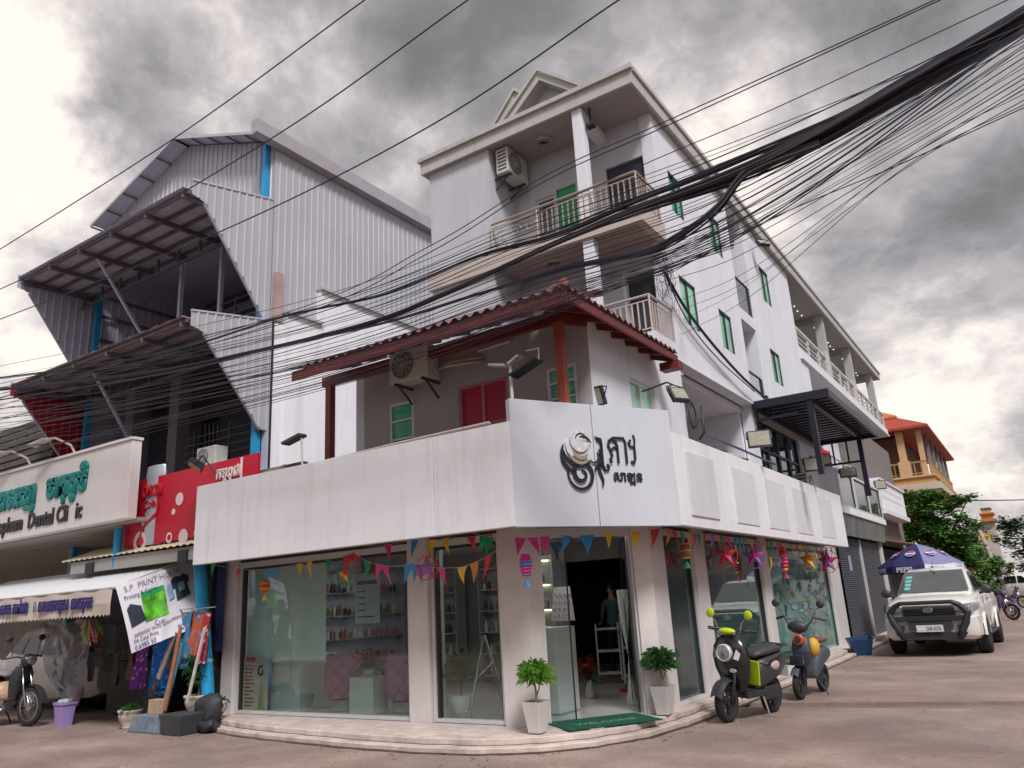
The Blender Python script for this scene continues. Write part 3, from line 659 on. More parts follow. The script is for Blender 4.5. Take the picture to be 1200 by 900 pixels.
# the little sun hoods over the top windows
# shaft lining
s = MB(); s.box(-5.75, -5.69, 15.9, 17.3, 5.4, 10.2); s.build('shaft_back_wall', PATCH, B)
s = MB(); s.box(-5.69, -4.571, 17.152, 17.25, 5.4, 10.2); s.box(-5.69, -4.571, 15.95, 16.048, 5.4, 10.2); s.build('shaft_wall', PATCH, B)
s = MB(); s.box(-5.69, -4.36, 16.05, 17.15, 7.34, 7.59); s.box(-5.69, -4.36, 16.05, 17.15, 5.40, 5.655); s.build('shaft_floor', WHITE, B)
for z0, z1 in ((7.60, 8.36), (5.66, 6.14)):
    gl = MB(); SW.box(gl, 16.07, 17.06, z0, z1, -.06, -.05); o = gl.build('guard_glass', MIRR, B)
    e = MB(); SW.box(e, 17.06, 17.12, z0, z1, -.1, -.02); SW.box(e, 16.06, 17.06, z1, z1 + .03, -.08, -.03); e.build('guard_rail', BLACK, o)
# string course over the recess and the band at each floor
s = MB(); SW.box(s, 11.30, 21.4, 5.37, 5.62, -.22, .0); SW.box(s, 11.28, 15.95, 5.33, 5.366, -.2, .05); s.build('floor_band', WHITE, B)
# recess at terrace level
s = MB(); s.box(-6.4, -4.58, 11.58, 15.95, 5.20, 5.325); s.build('recess_ceiling', WHITE, B)
s = MB(); s.box(-4.62, -4.352, 11.58, 11.92, 3.54, 5.36); s.build('pilaster', WHITE, B)
s = MB(); s.box(-6.5, -6.4, 11.58, 15.95, 3.54, 5.32); s.box(-6.4, -4.62, 15.80, 15.95, 3.54, 5.2); s.box(-6.4, -4.6, 11.50, 11.578, 3.54, 5.2); s.build('recess_wall', WHITE, B)
s = MB(); s.box(-4.60, -4.36, 15.93, 16.1, 3.54, 5.36); s.build('pilaster', WHITE, B)
for y, r0 in ((12.6, .16), (14.3, .14)):
    s = MB(); s.lathe((-5.2, y, 5.14), [(r0, .055), (r0 * .95, .01), (r0 * .6, -.01)], 16); s.build('ceiling_lamp', CREAM, B)
# glazed doors y 16.1-19.6 under the lintel
s = MB(); SW.box(s, 16.1, 21.4, 5.10, 5.36, -.2, -.01); s.build('lintel', TRIM, B)
s = MB(); wall(s, SW, 19.62, 21.4, 3.54, 5.10, [], .2); s.build('side_wall', WHITE, B)
dg_ = glass('blue_glass', (.3, .62, .8), .30, .03, .25, (.10, .30, .42))
for a, b in ((16.12, 16.95), (16.97, 17.80), (17.82, 18.70), (18.72, 19.60)):
    f = MB(); fw = .055
    for (c_, d_) in ((a, a + fw), (b - fw, b)): SW.box(f, c_, d_, 3.54, 5.09, -.14, -.06)
    SW.box(f, a + fw, b - fw, 5.03, 5.09, -.14, -.06); SW.box(f, a + fw, b - fw, 4.45, 4.50, -.14, -.06); SW.box(f, a + fw, b - fw, 3.54, 3.62, -.14, -.06)
    o = f.build('glazed_door', BLACK, B); p = MB(); SW.box(p, a + fw, b - fw, 3.62, 4.449, -.105, -.1); p.build('pane', dg_, o); p = MB(); SW.box(p, a + fw, b - fw, 4.501, 5.029, -.105, -.1); p.build('pane', dg_, o)
s = MB(); s.box(-7.5, -4.6, 19.4, 19.6, 3.54, 5.1); s.box(-7.5, -7.4, 16, 19.4, 3.54, 5.1); s.build('room_wall', IWALL, B)

# front of the tower
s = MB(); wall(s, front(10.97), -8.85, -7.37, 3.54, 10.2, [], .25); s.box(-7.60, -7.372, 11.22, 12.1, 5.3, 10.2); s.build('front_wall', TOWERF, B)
s = MB(); s.box(-8.86, -8.62, 11.222, 20, 3.54, 10.2); s.build('end_wall', WHITE, B)
BW = front(11.90)
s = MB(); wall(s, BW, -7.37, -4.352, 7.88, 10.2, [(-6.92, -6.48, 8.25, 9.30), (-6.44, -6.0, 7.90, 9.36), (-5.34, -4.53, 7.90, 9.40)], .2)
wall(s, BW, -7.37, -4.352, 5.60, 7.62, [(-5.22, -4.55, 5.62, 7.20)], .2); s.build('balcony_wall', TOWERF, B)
s = MB(); BW.box(s, -6.44, -6.0, 7.90, 9.36, -.10, -.05); dd_ = s.build('door', GREENDOOR, B, label='bright green door')
for k in range(5): s = MB(); BW.box(s, -6.40 + k * .08, -6.37 + k * .08, 7.95, 8.7, -.05, -.03); s.build('slat', GREENDOOR, dd_)
s = MB(); BW.box(s, -5.34, -4.53, 7.90, 9.40, -.12, -.06); dd_ = s.build('door', NAVY, B, label='navy blue double door')
s = MB(); BW.box(s, -4.945, -4.925, 7.95, 9.36, -.06, -.05); BW.box(s, -5.3, -4.57, 8.9, 8.92, -.06, -.05); s.build('door_seam', BLACK, dd_)
window(B, BW, -6.92, -6.48, 8.25, 9.30, ALU, glass('grey_glass', (.5, .5, .5), .12, .03, .5, (.2, .2, .2)), 1, .05)
s = MB(); BW.box(s, -5.22, -5.16, 5.62, 7.14, -.12, .02); BW.box(s, -4.61, -4.55, 5.62, 7.14, -.12, .02); BW.box(s, -5.22, -4.55, 7.14, 7.20, -.12, .02); o = s.build('door_frame', WHITE, B)
s = MB(); s.box(-5.16, -4.6, 12.0, 12.08, 5.62, 7.14); s.build('door', DARK, B, label='dark open doorway')
# balcony slabs, soffits, beams
for z in (7.62, 5.36):
    s = MB(); s.box(-7.37 if z > 7 else -7.37, -4.36, 10.98, 11.899, z + .02, z + .25); s.build('balcony_slab', CONC, B)
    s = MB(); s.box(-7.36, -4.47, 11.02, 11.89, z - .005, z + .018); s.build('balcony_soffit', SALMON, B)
    s = MB(); s.box(-8.90 if z > 7 else -7.4, -4.31, 10.88, 10.968, z - .04, z + .27); s.box(-4.36 - .1, -4.31, 10.969, 11.90, z - .04, z + .27); s.build('edge_beam', CREAM if z > 7 else WHITE, B)
    s = MB(); s.lathe((-6.35, 11.4, z - .03), [(.17, .026), (.17, .0), (.12, -.012)], 16); v = s.build('ceiling_vent', CREAM, B)
    for k in range(6):
        a = k * math.pi / 6; s = MB(); s.bar((-6.35 - .15 * math.cos(a), 11.4 - .15 * math.sin(a), z - .046), (-6.35 + .15 * math.cos(a), 11.4 + .15 * math.sin(a), z - .046), .012, .008); s.build('slat', DARK, v)
s = MB(); s.lathe((-6.35, 11.4, 10.155), [(.17, .04), (.17, .0), (.12, -.012)], 16); v = s.build('ceiling_vent', CREAM, B)
for k in range(6):
    a = k * math.pi / 6; s = MB(); s.bar((-6.35 - .15 * math.cos(a), 11.4 - .15 * math.sin(a), 10.138), (-6.35 + .15 * math.cos(a), 11.4 + .15 * math.sin(a), 10.138), .012, .008); s.build('slat', DARK, v)
for z0, z1 in ((7.9, 10.19), (5.62, 7.58)):
    s = MB(); s.box(-5.47, -5.27, 10.93, 11.13, z0, z1); s.build('balcony_column', WHITE, B, bevel=.006)
s = MB(); s.box(-5.45, -5.29, 11.13, 11.9, 9.95, 10.19); s.build('ceiling_beam', WHITE, B)
s = MB(); s.box(-5.24, -5.1, 11.0, 11.14, 9.80, 9.86); s.bar((-5.17, 11.07, 9.86), (-5.17, 11.07, 10.19), .03); s.build('balcony_lamp', BLACK, B)
# railings
def railing(pts, z0, z1, m, sp=.10, name='railing', r=.017, bal=.011, skip=None, sq=True):
    t_ = MB()
    for a, b in zip(pts[:-1], pts[1:]): t_.tube([(a[0], a[1], z1), (b[0], b[1], z1)], r * 1.35, 8)
    for p_ in pts: t_.tube([(p_[0], p_[1], z0), (p_[0], p_[1], z1)], r, 6)
    o = t_.build(name, m, B)
    l_ = MB()
    for a, b in zip(pts[:-1], pts[1:]):
        l_.bar((a[0], a[1], z0 + .06), (b[0], b[1], z0 + .06), .02); l_.bar((a[0], a[1], z1 - .09), (b[0], b[1], z1 - .09), .018)
    l_.build('rail', m, o)
    for a, b in zip(pts[:-1], pts[1:]):
        a = Vector(a); b = Vector(b); n = max(1, int((b - a).length / sp))
        base = None
        for i in range(1, n):
            q = a + (b - a) * i / n
            if skip and skip(q): continue
            if base is None:
                q0 = q; base = MB().box(q.x - bal, q.x + bal, q.y - bal, q.y + bal, z0 + .06, z1 - .09).build('baluster', m, o)
            else: share(base, 'baluster', o, (q.x - q0.x, q.y - q0.y, 0))
    return o
PC = mat('rail_tan', (.42, .34, .29), .4, metal=.3, var=.15, scale=9)
r4 = railing([(-7.36, 10.93), (-6.35, 10.93), (-5.37, 10.93), (-4.37, 10.93), (-4.37, 11.88)], 7.90, 8.52, PC, .105, skip=lambda q: q.x < -6.4)
# ornamental left bay: scrolls
s = MB()
for k in range(3):
    cx = -7.15 + k * .33
    s.tube([(x, 10.93, z) for x, z in arc(cx, 8.22, .13, .03, 0, 420, 20)], .009, 5); s.tube([(x, 10.93, z) for x, z in arc(cx + .05, 8.05, .10, .03, 180, 560, 18)], .009, 5)
s.build('scroll_panel', PC, r4)
railing([(-5.30, 10.93), (-4.37, 10.93), (-4.37, 11.88)], 5.64, 6.27, mat('rail_cream', (.55, .47, .44), .4, metal=.2, var=.1), .095)
# roof slab with stepped fascia, and the two pediments
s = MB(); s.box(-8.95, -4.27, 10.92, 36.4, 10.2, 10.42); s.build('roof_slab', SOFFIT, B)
s = MB(); s.box(-9.0, -4.22, 10.86, 10.918, 10.19, 10.45); s.box(-9.04, -4.18, 10.80, 10.88, 10.452, 10.54); s.box(-4.268, -4.22, 10.92, 36.45, 10.19, 10.45); s.box(-4.268, -4.18, 10.92, 36.5, 10.452, 10.54); s.box(-9.0, -8.952, 10.92, 36.4, 10.19, 10.45); s.build('roof_fascia', TRIM, B)
def pediment(cx, y, hw, zt, zb=10.54):
    s = MB()
    for w_, y0, y1 in ((.13, y, y + .35), (.055, y - .05, y)):
        for sgn in (-1, 1):
            x1 = cx + sgn * hw; dx, dz = x1 - cx, zb - zt; ln = math.hypot(dx, dz); nx, nz_ = -dz / ln * sgn, dx / ln * sgn
            off = 0 if w_ > .1 else .075
            # raking member: outer edge on the gable line
            o1 = (cx, zt + off * 1.1), (x1 + sgn * off, zb); 
            k = w_ * ln / hw
            s.prism([(o1[0][0], y0, o1[0][1]), (o1[1][0], y0, o1[1][1]), (o1[1][0] - sgn * w_ * ln / abs(dz), y0, zb), (cx, y0, o1[0][1] - k)], (0, y1 - y0, 0))
    o = s.build('pediment', TRIM, B); s = MB(); s.prism([(cx - hw + .05, y + .30, zb), (cx + hw - .05, y + .30, zb), (cx, y + .30, zt - .05)], (0, .04, 0)); s.build('pediment_wall', GREYPANEL, o)
pediment(-6.05, 10.86, .86, 11.27); pediment(-6.86, 11.30, .86, 11.48)
s = MB(); s.prism([(-6.9, 11.25, 10.54), (-5.2, 11.25, 10.54), (-6.05, 11.25, 11.2)], (0, 4, 0)); s.build('pediment_roof', TRIM, B)

# ------------------------------------------------------------------ rear wing with long balcony (y 21.4-36)
s = MB(); s.box(-6.3, -6.1, 21.4, 36.3, 5.4, 10.2); s.box(-6.1, -4.4, 21.3, 21.402, 5.62, 10.19); s.build('balcony_wall', mat('brown_grey_wall', (.22, .17, .16), .8, var=.12), B)
s = MB(); s.box(-6.1, -4.32, 21.41, 36.5, 7.72, 7.98); s.box(-6.1, -4.28, 21.41, 36.55, 7.66, 7.718); s.build('balcony_slab', WHITE, B)
for y in (25.7, 30.2, 34.9):
    s = MB(); s.box(-4.62, -4.36, y, y + .26, 7.98, 10.19); s.build('balcony_column', mat('column_grey', (.42, .43, .41), .7, var=.08, streak=.2), B)
    s = MB(); s.box(-6.1, -4.62, y + .02, y + .22, 9.95, 10.19); s.build('ceiling_beam', SOFFIT, B)
for k in range(24):
    pass
LMP = mat('lit_bulb', (.9, .85, .7), .3, var=0, emit=(1, .85, .6), estr=.8)
b0 = MB().lathe((0, 0, 0), [(.02, 0), (.018, -.02), (.008, -.03)], 8).build('fairy_light', LMP, B); b0.location = (-4.85 + 7.5, 22.6 - 12, 10.19 - .13)
b0.matrix_parent_inverse = Matrix.Identity(4)
for k in range(1, 24): 
    q = share(b0, 'fairy_light', B); q.matrix_parent_inverse = Matrix.Identity(4); q.location = (-4.85 + 7.5 + random.uniform(-.03, .03), 22.6 + k * .53 - 12, 10.06)
RW = mat('railing_white', (.55, .53, .51), .5, var=.06)
ys = [21.5, 25.7, 25.96, 30.2, 30.46, 34.9, 36.4]
for a, b in ((21.5, 25.68), (25.98, 30.18), (30.48, 34.88), (35.18, 36.4)):
    s = MB(); s.box(-4.46, -4.36, a, b, 8.60, 8.67); o = s.build('railing', RW, B)
    for zz in (8.12, 8.26, 8.40): r_ = MB(); r_.bar((-4.41, a, zz), (-4.41, b, zz), .03); r_.build('rail', RW, o)
    n = max(1, int((b - a) / 1.05))
    for i in range(n + 1): yy = a + .05 + (b - a - .1) * i / n; r_ = MB(); r_.box(-4.45, -4.37, yy - .04, yy + .04, 7.98, 8.6); r_.build('baluster', RW, o)
for y in (25.3, 29.8): s = MB(); s.box(-4.66, -4.34, y, y + .32, 7.98, 8.85); s.build('balcony_pier', RW, B)
s = MB(); s.box(-6.1, -4.352, 21.42, 21.6, 5.62, 7.65); s.box(-4.55, -4.352, 21.6, 22.3, 5.62, 7.65); s.build('side_wall', WHITE, B)
s = MB(); s.box(-5.2, -5.1, 21.4, 36, 3.54, 7.65); s.build('lower_wall', WHITE, B)

# ------------------------------------------------------------------ big sheet-metal building on the left
SHEET = mat('silver_sheet', (.46, .455, .50), .45, metal=.15, var=.07, scale=1.2, streak=.2, streak_col=(.40, .36, .34))
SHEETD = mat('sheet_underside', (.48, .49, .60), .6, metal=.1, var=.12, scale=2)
PURL = mat('purlin_steel', (.17, .16, .19), .5, metal=.3, var=.2)
BLUE = mat('blue_painted_pipe', (.015, .30, .58), .4, var=.12, scale=6, streak=.15)
REDSH = mat('red_sheet', (.33, .012, .025), .5, var=.12, scale=3)
PINKST = mat('rusty_stub', (.42, .30, .28), .8, var=.2)
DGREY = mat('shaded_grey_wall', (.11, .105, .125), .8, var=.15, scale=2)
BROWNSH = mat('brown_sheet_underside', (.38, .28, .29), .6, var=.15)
H = thing('sheet_metal_building', 'tall silver building of ribbed metal sheets with two deep tilted canopies on its street side', 'building', (-14.5, 12, 0), world=True)
XR, XL, YF = -11.3, -17.7, 9.0
HS, HF = side(XR), front(YF)
# right-hand side wall: sheets about 1 m wide, each its own
y = YF + .02; k = 0
while y < 15.9:
    y1 = min(y + 1.02, 16.0); s = MB(); ribbed(s, HS.pt, y, y1 - .006, lambda u: 3.6 if u > 9.25 else 3.6, lambda u: 10.92, .17, .02)
    s.build('wall_sheet', SHEET, H); y = y1; k += 1
s = MB(); s.box(XR - .12, XR - .01, YF + .02, 16, .0, 10.9); s.build('side_wall', SHEETD, H)
# gable front above the upper canopy
AP = (-14.3, 12.12)
def ztop(u): return AP[1] - (u - AP[0]) * (AP[1] - 10.97) / (XR - AP[0]) if u > AP[0] else AP[1] - (AP[0] - u) * (AP[1] - 11.05) / (AP[0] + 17.9) * 1.0
x = XL
while x < XR - .1:
    x1 = min(x + 1.0, XR); s = MB(); ribbed(s, HF.pt, x, x1 - .006, lambda u: 9.45, lambda u: ztop(u) - .02, .17, .02); s.build('wall_sheet', SHEET, H); x = x1
# roof planes with front overhang, soffit framing and side fascia
for (xa, za, xb, zb) in ((AP[0], AP[1], XR + .12, 10.95), (AP[0], AP[1], XL + .12, 11.03)):
    s = MB(); n = 34; rows_ = []
    for i in range(n + 1):
        yy = 8.60 + (16 - 8.60) * i / n * 1.0; h = .02 * (i % 2)
        rows_.append([(xa, yy, za + h), (xb, yy, zb + h)])
    s.grid(rows_); s.build('roof', SHEETD if False else SHEET, H)
    d_ = Vector((xb - xa, 0, zb - za)); nn_ = int(d_.length / .62)
    for i in range(nn_ + 1):
        q = Vector((xa, 0, za)) + d_ * i / nn_; s = MB(); s.bar((q.x, 8.62, q.z - .04), (q.x, 8.99, q.z - .04), .025, .035); s.build('purlin', PURL, H)
    s = MB(); s.bar((xa, 8.60, za - .02), (xb, 8.60, zb - .02), .02, .06); s.build('barge_board', SHEET, H)
s = MB(); s.prism([(XR + .02, 8.40, 10.80), (XR + .20, 8.40, 10.82), (XR + .20, 8.40, 11.12), (XR + .02, 8.40, 11.12)], (0, 7.6, 0)); s.build('eaves_gutter', mat('gutter_grey', (.36, .34, .37), .5, var=.1), H)
# corner post and the blue posts
for x_, y_, z0, z1 in ((-11.47, 8.93, 4.0, 10.9), (-17.45, 8.93, .05, 10.9)):
    s = MB(); s.box(x_ - .06, x_ + .06, y_ - .06, y_ + .06, z0, z1); s.build('blue_post', BLUE, H)
# canopies: outer edge forward of the wall, underside framing, side cheeks
def canopy(yo, zo, yi, zi, zt, zb, name_cheek_mats, und, fall, lbl=None):
    """roof from the wall (yi, zi) out to (yo, zo); cheeks run back down to zb at the wall"""
    s = MB(); n = 150; rows_ = []
    x0, x1 = XL - .05, XR - .25
    for i in range(n + 1):
        u = x0 + (x1 - x0) * i / n; h = .016 * math.cos(i * math.pi * .9)
        rows_.append([(u, yo, zo + h), (u, yi, zi + h)])
    s.grid(rows_); s.build('canopy_sheet', und, H, label=lbl)
    for k in range(5):
        t_ = (k + .3) / 4.6; yy = yo + (yi - yo) * t_; zz = zo + (zi - zo) * t_ - .06; s = MB(); s.bar((x0 + .05, yy, zz), (x1, yy, zz), .045, .06); s.build('purlin', PURL, H)
    for k in range(6):
        xx = x0 + .12 + (x1 - x0 - .24) * k / 5; s = MB(); s.bar((xx, yo + .05, zo - .11), (xx, yi, zi - .13), .05, .10); s.build('rafter', PURL, H)
    for k in (1, 2, 3, 4):
        xx = x0 + .12 + (x1 - x0 - .24) * k / 5
        s = MB(); s.bar((xx, yo + .45, zo - .12), (xx + .0, yi - .02, zi - 1.9), .05); s.build('brace', SHEETD, H) if k in (2,) else None
    # truss along the outer edge
    s = MB(); s.bar((x0 + .1, yi - .35, zi - .42), (x1, yi - .35, zi - .42), .05, .06)
    for k in range(9): s.bar((x0 + .2 + k * .74, yi - .35, zi - .40), (x0 + .2 + k * .74, yi - .35, zi - .1), .05)
    s.build('truss', PURL, H)
    for xx, m_ in zip((XR, XL), name_cheek_mats):
        pl = side(xx); s = MB()
        lo_edge = lambda u: (zo - .30) + (zb - (zo - .30)) * max(0, min(1, (u - yo - .28) / (yi - .12 - yo - .28))) if u > yo + .28 else zo - .30 + (.30) * (1 - (u - yo) / .28) * .2
        hi_edge = lambda u: zo + .03 + (zt - zo) * (u - yo) / (yi - yo)
        ribbed(s, pl.pt, yo, yi + .03, lo_edge, hi_edge, .17, .02); s.build('cheek_sheet', m_, H)
        s = MB(); s.bar(pl.pt(yo, hi_edge(yo) + .01, .0), pl.pt(yi, hi_edge(yi) + .01, .0), .04, .03); s.bar(pl.pt(yo + .28, zo - .3, -.03), pl.pt(yi - .1, zb, -.03), .05, .05); s.build('cheek_trim', SHEETD, H)
canopy(7.22, 9.22, YF, 9.30, 9.60, 7.05, (SHEET, SHEETD), SHEETD, 0, 'upper canopy of grey sheet')
canopy(7.36, 6.74, YF, 6.80, 7.02, 4.90, (SHEET, REDSH), BROWNSH, 0, 'lower canopy of brown grey sheet')
# floors, back walls and what stands in the shade
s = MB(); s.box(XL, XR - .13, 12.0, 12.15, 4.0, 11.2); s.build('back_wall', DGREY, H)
s = MB(); ribbed(s, front(11.95).pt, XL, XR - .13, lambda u: 7.0, lambda u: 9.6, .2, .03); s.build('inner_sheet', SHEETD, H)
for zz in (7.5, 8.1, 8.7, 9.3): s = MB(); s.bar((XL, 11.88, zz), (XR - .13, 11.88, zz), .05, .08); s.build('wall_rail', PURL, H)
s = MB(); ribbed(s, side(XL + .02).pt, 9.0, 12, lambda u: 7.0, lambda u: 9.6, .2, .02); s.build('inner_sheet', SHEETD, H)
for zz in (7.6, 8.2, 8.8, 9.3): s = MB(); s.bar((XL + .1, 9.0, zz), (XL + .1, 12, zz), .05, .06); s.build('wall_rail', PURL, H)
for xx in (-14.3, -12.9): s = MB(); s.box(xx - .04, xx + .04, 9.0, 9.08, 7.0, 9.5); s.build('inner_post', SHEETD, H)
s = MB(); s.box(XL - .1, XL, 9.0, 16, 0, 11.0); s.build('left_wall', SHEETD, H)
s = MB(); s.box(XL, XR - .13, 9.05, 12, 10.0, 10.05); s.build('inner_ceiling', SHEETD, H)
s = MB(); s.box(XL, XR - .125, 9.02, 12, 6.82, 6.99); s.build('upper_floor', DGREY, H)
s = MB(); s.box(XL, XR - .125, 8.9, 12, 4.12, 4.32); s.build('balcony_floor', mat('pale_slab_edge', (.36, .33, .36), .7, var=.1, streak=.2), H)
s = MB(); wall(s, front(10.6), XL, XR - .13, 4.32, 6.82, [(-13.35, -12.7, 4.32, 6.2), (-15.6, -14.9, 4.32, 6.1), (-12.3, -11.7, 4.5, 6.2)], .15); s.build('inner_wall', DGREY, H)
for a, b in ((-13.35, -12.7), (-15.6, -14.9), (-12.3, -11.7)):
    s = MB(); s.box(a, b, 10.70, 10.74, 4.32, 6.2); o = s.build('door', BLACK, H)
    for k in range(4): s = MB(); s.tube([(a + .1 + k * .15, 10.66, 4.5), (a + .14 + k * .15, 10.66, 5.2), (a + .08 + k * .15, 10.66, 6.0)], .012, 5); s.build('door_scroll', CREAM, o)
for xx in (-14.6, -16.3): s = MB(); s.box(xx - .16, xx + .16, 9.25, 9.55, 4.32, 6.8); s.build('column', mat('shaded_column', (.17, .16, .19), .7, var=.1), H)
for zz, z1 in ((4.32, 5.15), (7.0, 7.75)):
    for k in range(5): s = MB(); s.bar((-13.8 if zz < 5 else -13.5, 9.05, zz + .2 + k * .15), (XR - .15, 9.05, zz + .2 + k * .15), .02); s.build('railing_bar', BLACK, H)
    for xx in (-13.5, -12.4, -11.5): s = MB(); s.bar((xx, 9.05, zz), (xx, 9.05, z1 + .1), .03); s.build('railing_post', BLACK, H)
s = MB(); s.tube([(-13.9, 8.8, 4.2), (-11.45, 8.8, 4.12)], .055, 8); s.build('blue_rail', BLUE, H)
s = MB(); s.box(-11.29, -11.20, 9.06, 9.24, 7.05, 8.06); s.build('stub_column', PINKST, H)
# lower blocks of rendered wall stepping along the side
for (a, b, zt) in ((9.32, 10.18, 7.26), (10.18, 10.95, 8.02), (10.95, 14.0, 7.98)):
    s = MB(); s.box(-11.29, -11.17, a + .003, b, 3.54, zt); o = s.build('lower_wall', WHITE2, H); s = MB(); s.box(-11.31, -11.10, a - .02, b + .02 if b < 13 else 14, zt, zt + .05); s.build('coping', TRIM, o)
s = MB(); s.box(-11.29, -11.20, 9.06, 9.315, 3.6, 7.0); s.build('lower_wall', WHITE2, H)
s = MB(); s.box(-11.20, -11.17, 9.0, 9.03, 3.6, 7.0); s.build('downpipe', BLACK, H)
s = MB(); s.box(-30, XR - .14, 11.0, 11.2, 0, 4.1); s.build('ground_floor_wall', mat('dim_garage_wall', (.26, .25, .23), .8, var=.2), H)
s = MB(); s.box(-30, XR - .14, 8.2, 11, 3.30, 3.338); s.build('garage_ceiling', mat('garage_soffit', (.32, .30, .28), .8, var=.15, scale=1), H)
s = MB(); s.box(XR - .14, XR - .02, 8.9, 11, 0, 4.1); s.build('garage_side_wall', WHITE2, H)

# low roofs and a red roof further left, cut by the frame
H2 = thing('neighbour_lean_to', 'dim lean-to of dark boards and grey ribbed sheet beside the red canopy cheek', 'shed', (-19.5, 9, 0), world=True)
s = MB(); s.box(-22.5, -18.0, 8.6, 8.7, 4.0, 6.0); s.build('back_wall', DGREY, H2)
for k in range(7): s = MB(); s.box(-22.5, -17.95, 8.48, 8.55, 5.2 + k * .17, 5.33 + k * .17); s.build('board', mat('old_dark_board', (.10, .085, .08), .9, var=.3, scale=6) if k == 0 else bpy.data.materials['old_dark_board'], H2)
s = MB(); ribbed(s, lambda u, z, d: (u, 8.3 - d - (5.25 - z) * .5, z), -22.5, -17.4, lambda u: 4.5, lambda u: 5.2, .12, .03); s.build('roof_sheet', mat('grey_corrugated', (.24, .23, .22), .7, var=.25), H2)

# ------------------------------------------------------------------ dental sign
SIGNW = mat('sign_face_white', (.78, .75, .75), .45, var=.05, scale=1.5, streak=.2, streak_col=(.5, .45, .42))
DS = thing('dental_sign', 'long white fascia sign with raised teal Khmer letters above black lettering Meatophum Dental Clinic', 'sign', (-15.4, 7.4, 3.4), world=True)
s = MB(); s.box(-20.5, -12.80, 7.36, 7.55, 3.36, 4.74); s.build('sign_face', SIGNW, DS, bevel=.01)
s = MB(); s.box(-20.5, -12.78, 7.33, 7.56, 4.742, 4.79); s.build('sign_cap', SIGNW, DS)
s = MB(); s.box(-20.5, -12.85, 7.56, 8.9, 3.34, 3.40); s.build('sign_soffit', mat('sign_soffit', (.36, .34, .31), .8, var=.1), DS)
TEAL = mat('teal_letter', (.0, .23, .22), .4, var=.08)
words3d('េពទធេញ', .60, 'khmer_lettering', TEAL, DS, (-17.62, 7.35, 4.00), (1, 0, -.0), (0, 0, 1), outline=True, bold=.038, stretch=.80)
words3d('មាតុភូមិ', .60, 'khmer_lettering', TEAL, DS, (-15.60, 7.35, 4.02), (1, 0, -.0), (0, 0, 1), outline=True, bold=.038, stretch=.86)
BLK = mat('black_letter', (.02, .02, .025), .4, var=.05)
words3d('Meatophum  Dental Cli', .42, 'lettering', BLK, DS, (-18.15, 7.35, 3.52), (1, 0, 0), (0, 0, 1), extrude=.02, bold=.008, stretch=.86)
words3d('ic', .42, 'lettering', BLK, DS, (-14.45, 7.35, 3.53), (1, 0, 0), (0, 0, 1), extrude=.02, bold=.008, stretch=.8)
for px_ in (-16.6, -14.9):
    L_ = thing('sign_lamp', 'curved-arm sign lamp over the dental sign, ' + ('the left of the two' if px_ < -16 else 'the one nearer the blue post'), 'lamp', (px_, 7.6, 4.75), group='lamps on curved arms over the dental sign', world=True)
    s = MB(); s.tube([(px_, 7.5, 4.75), (px_ - .08, 7.4, 4.98), (px_ - .28, 7.2, 5.12), (px_ - .5, 7.1, 5.12)], .022, 6); s.build('arm', CREAM, L_)
    s = MB(); s.bar((px_ - .85, 7.05, 5.04), (px_ - .42, 7.12, 5.12), .16, .05); s.build('lamp_head', ACW, L_)

# ------------------------------------------------------------------ cola sign
CS = thing('cola_sign', 'red cola advertising board with a tall silver can and white bubbles behind the salon fascia', 'sign', (-11.8, 7.8, 3), world=True)
s = MB(); s.prism([(-13.62, 7.80, 2.93), (-9.95, 7.80, 2.93), (-9.95, 7.80, 4.12), (-13.62, 7.80, 4.10)], (0, .06, 0)); s.build('sign_face', mat('cola_red', (.52, .006, .03), .4, var=.05), CS)
s = MB(); s.box(-10.35, -10.31, 7.785, 7.797, 3.5, 4.1); s.build('seam', SIGNW, CS)
WPR = mat('white_print', (.75, .62, .62), .5, var=.04); CANM = mat('can_silver', (.50, .55, .60), .38, metal=.25, var=.22, scale=2.2)
s = MB(); s.lathe((-12.80, 7.86, 2.92), [(.27, 0), (.28, .05), (.285, 1.25), (.265, 1.37), (.25, 1.40)], 20, sy=.26); can = s.build('can', CANM, CS, smooth=False)
words3d('CAMBODIA', .30, 'lettering', mat('can_red_letter', (.5, .02, .03), .4, var=0), can, (-13.05, 7.782, 3.76), (1, 0, 0), (0, 0, 1), extrude=.01, bold=.004, stretch=.37)
words3d('Cola', .22, 'lettering', bpy.data.materials['can_red_letter'], can, (-12.98, 7.782, 3.54), (1, .0, .12), (-.1, 0, 1), extrude=.008, stretch=.85)
s = MB(); fs = front(7.79); stroke(s, [(-13.04, 3.14), (-12.92, 3.28), (-12.75, 3.36), (-12.60, 3.45), (-12.54, 3.60)], [.02, .05, .06, .05, .02], 0, .01, pl=fs); stroke(s, [(-13.05, 3.12), (-12.96, 3.02), (-12.94, 2.96)], [.04, .05, .04], 0, .01, pl=fs); s.build('swoosh', bpy.data.materials['can_red_letter'], can)
def disc(mb, pl, u, z, r, d=.0, n=20, r2=None):
    if r2: 
        mb.grid([[pl.pt(u + rr * math.cos(2 * math.pi * i / n), z + rr * math.sin(2 * math.pi * i / n), d) for rr in (r2, r)] for i in range(n + 1)])
    else: mb.poly(*[pl.pt(u + r * math.cos(2 * math.pi * i / n), z + r * math.sin(2 * math.pi * i / n), d) for i in range(n)])
fs = front(7.79)
for (u, z, r_, r2) in ((-11.95, 3.62, .11, None), (-12.10, 3.42, .055, None), (-12.98, 3.32, .06, None), (-13.05, 2.99, .19, .10), (-12.18, 2.99, .09, .05), (-11.78, 2.97, .13, None), (-11.42, 3.0, .07, None)):
    s = MB(); disc(s, fs, u, z, r_, 0, r2=r2); s.build('bubble', WPR, CS)
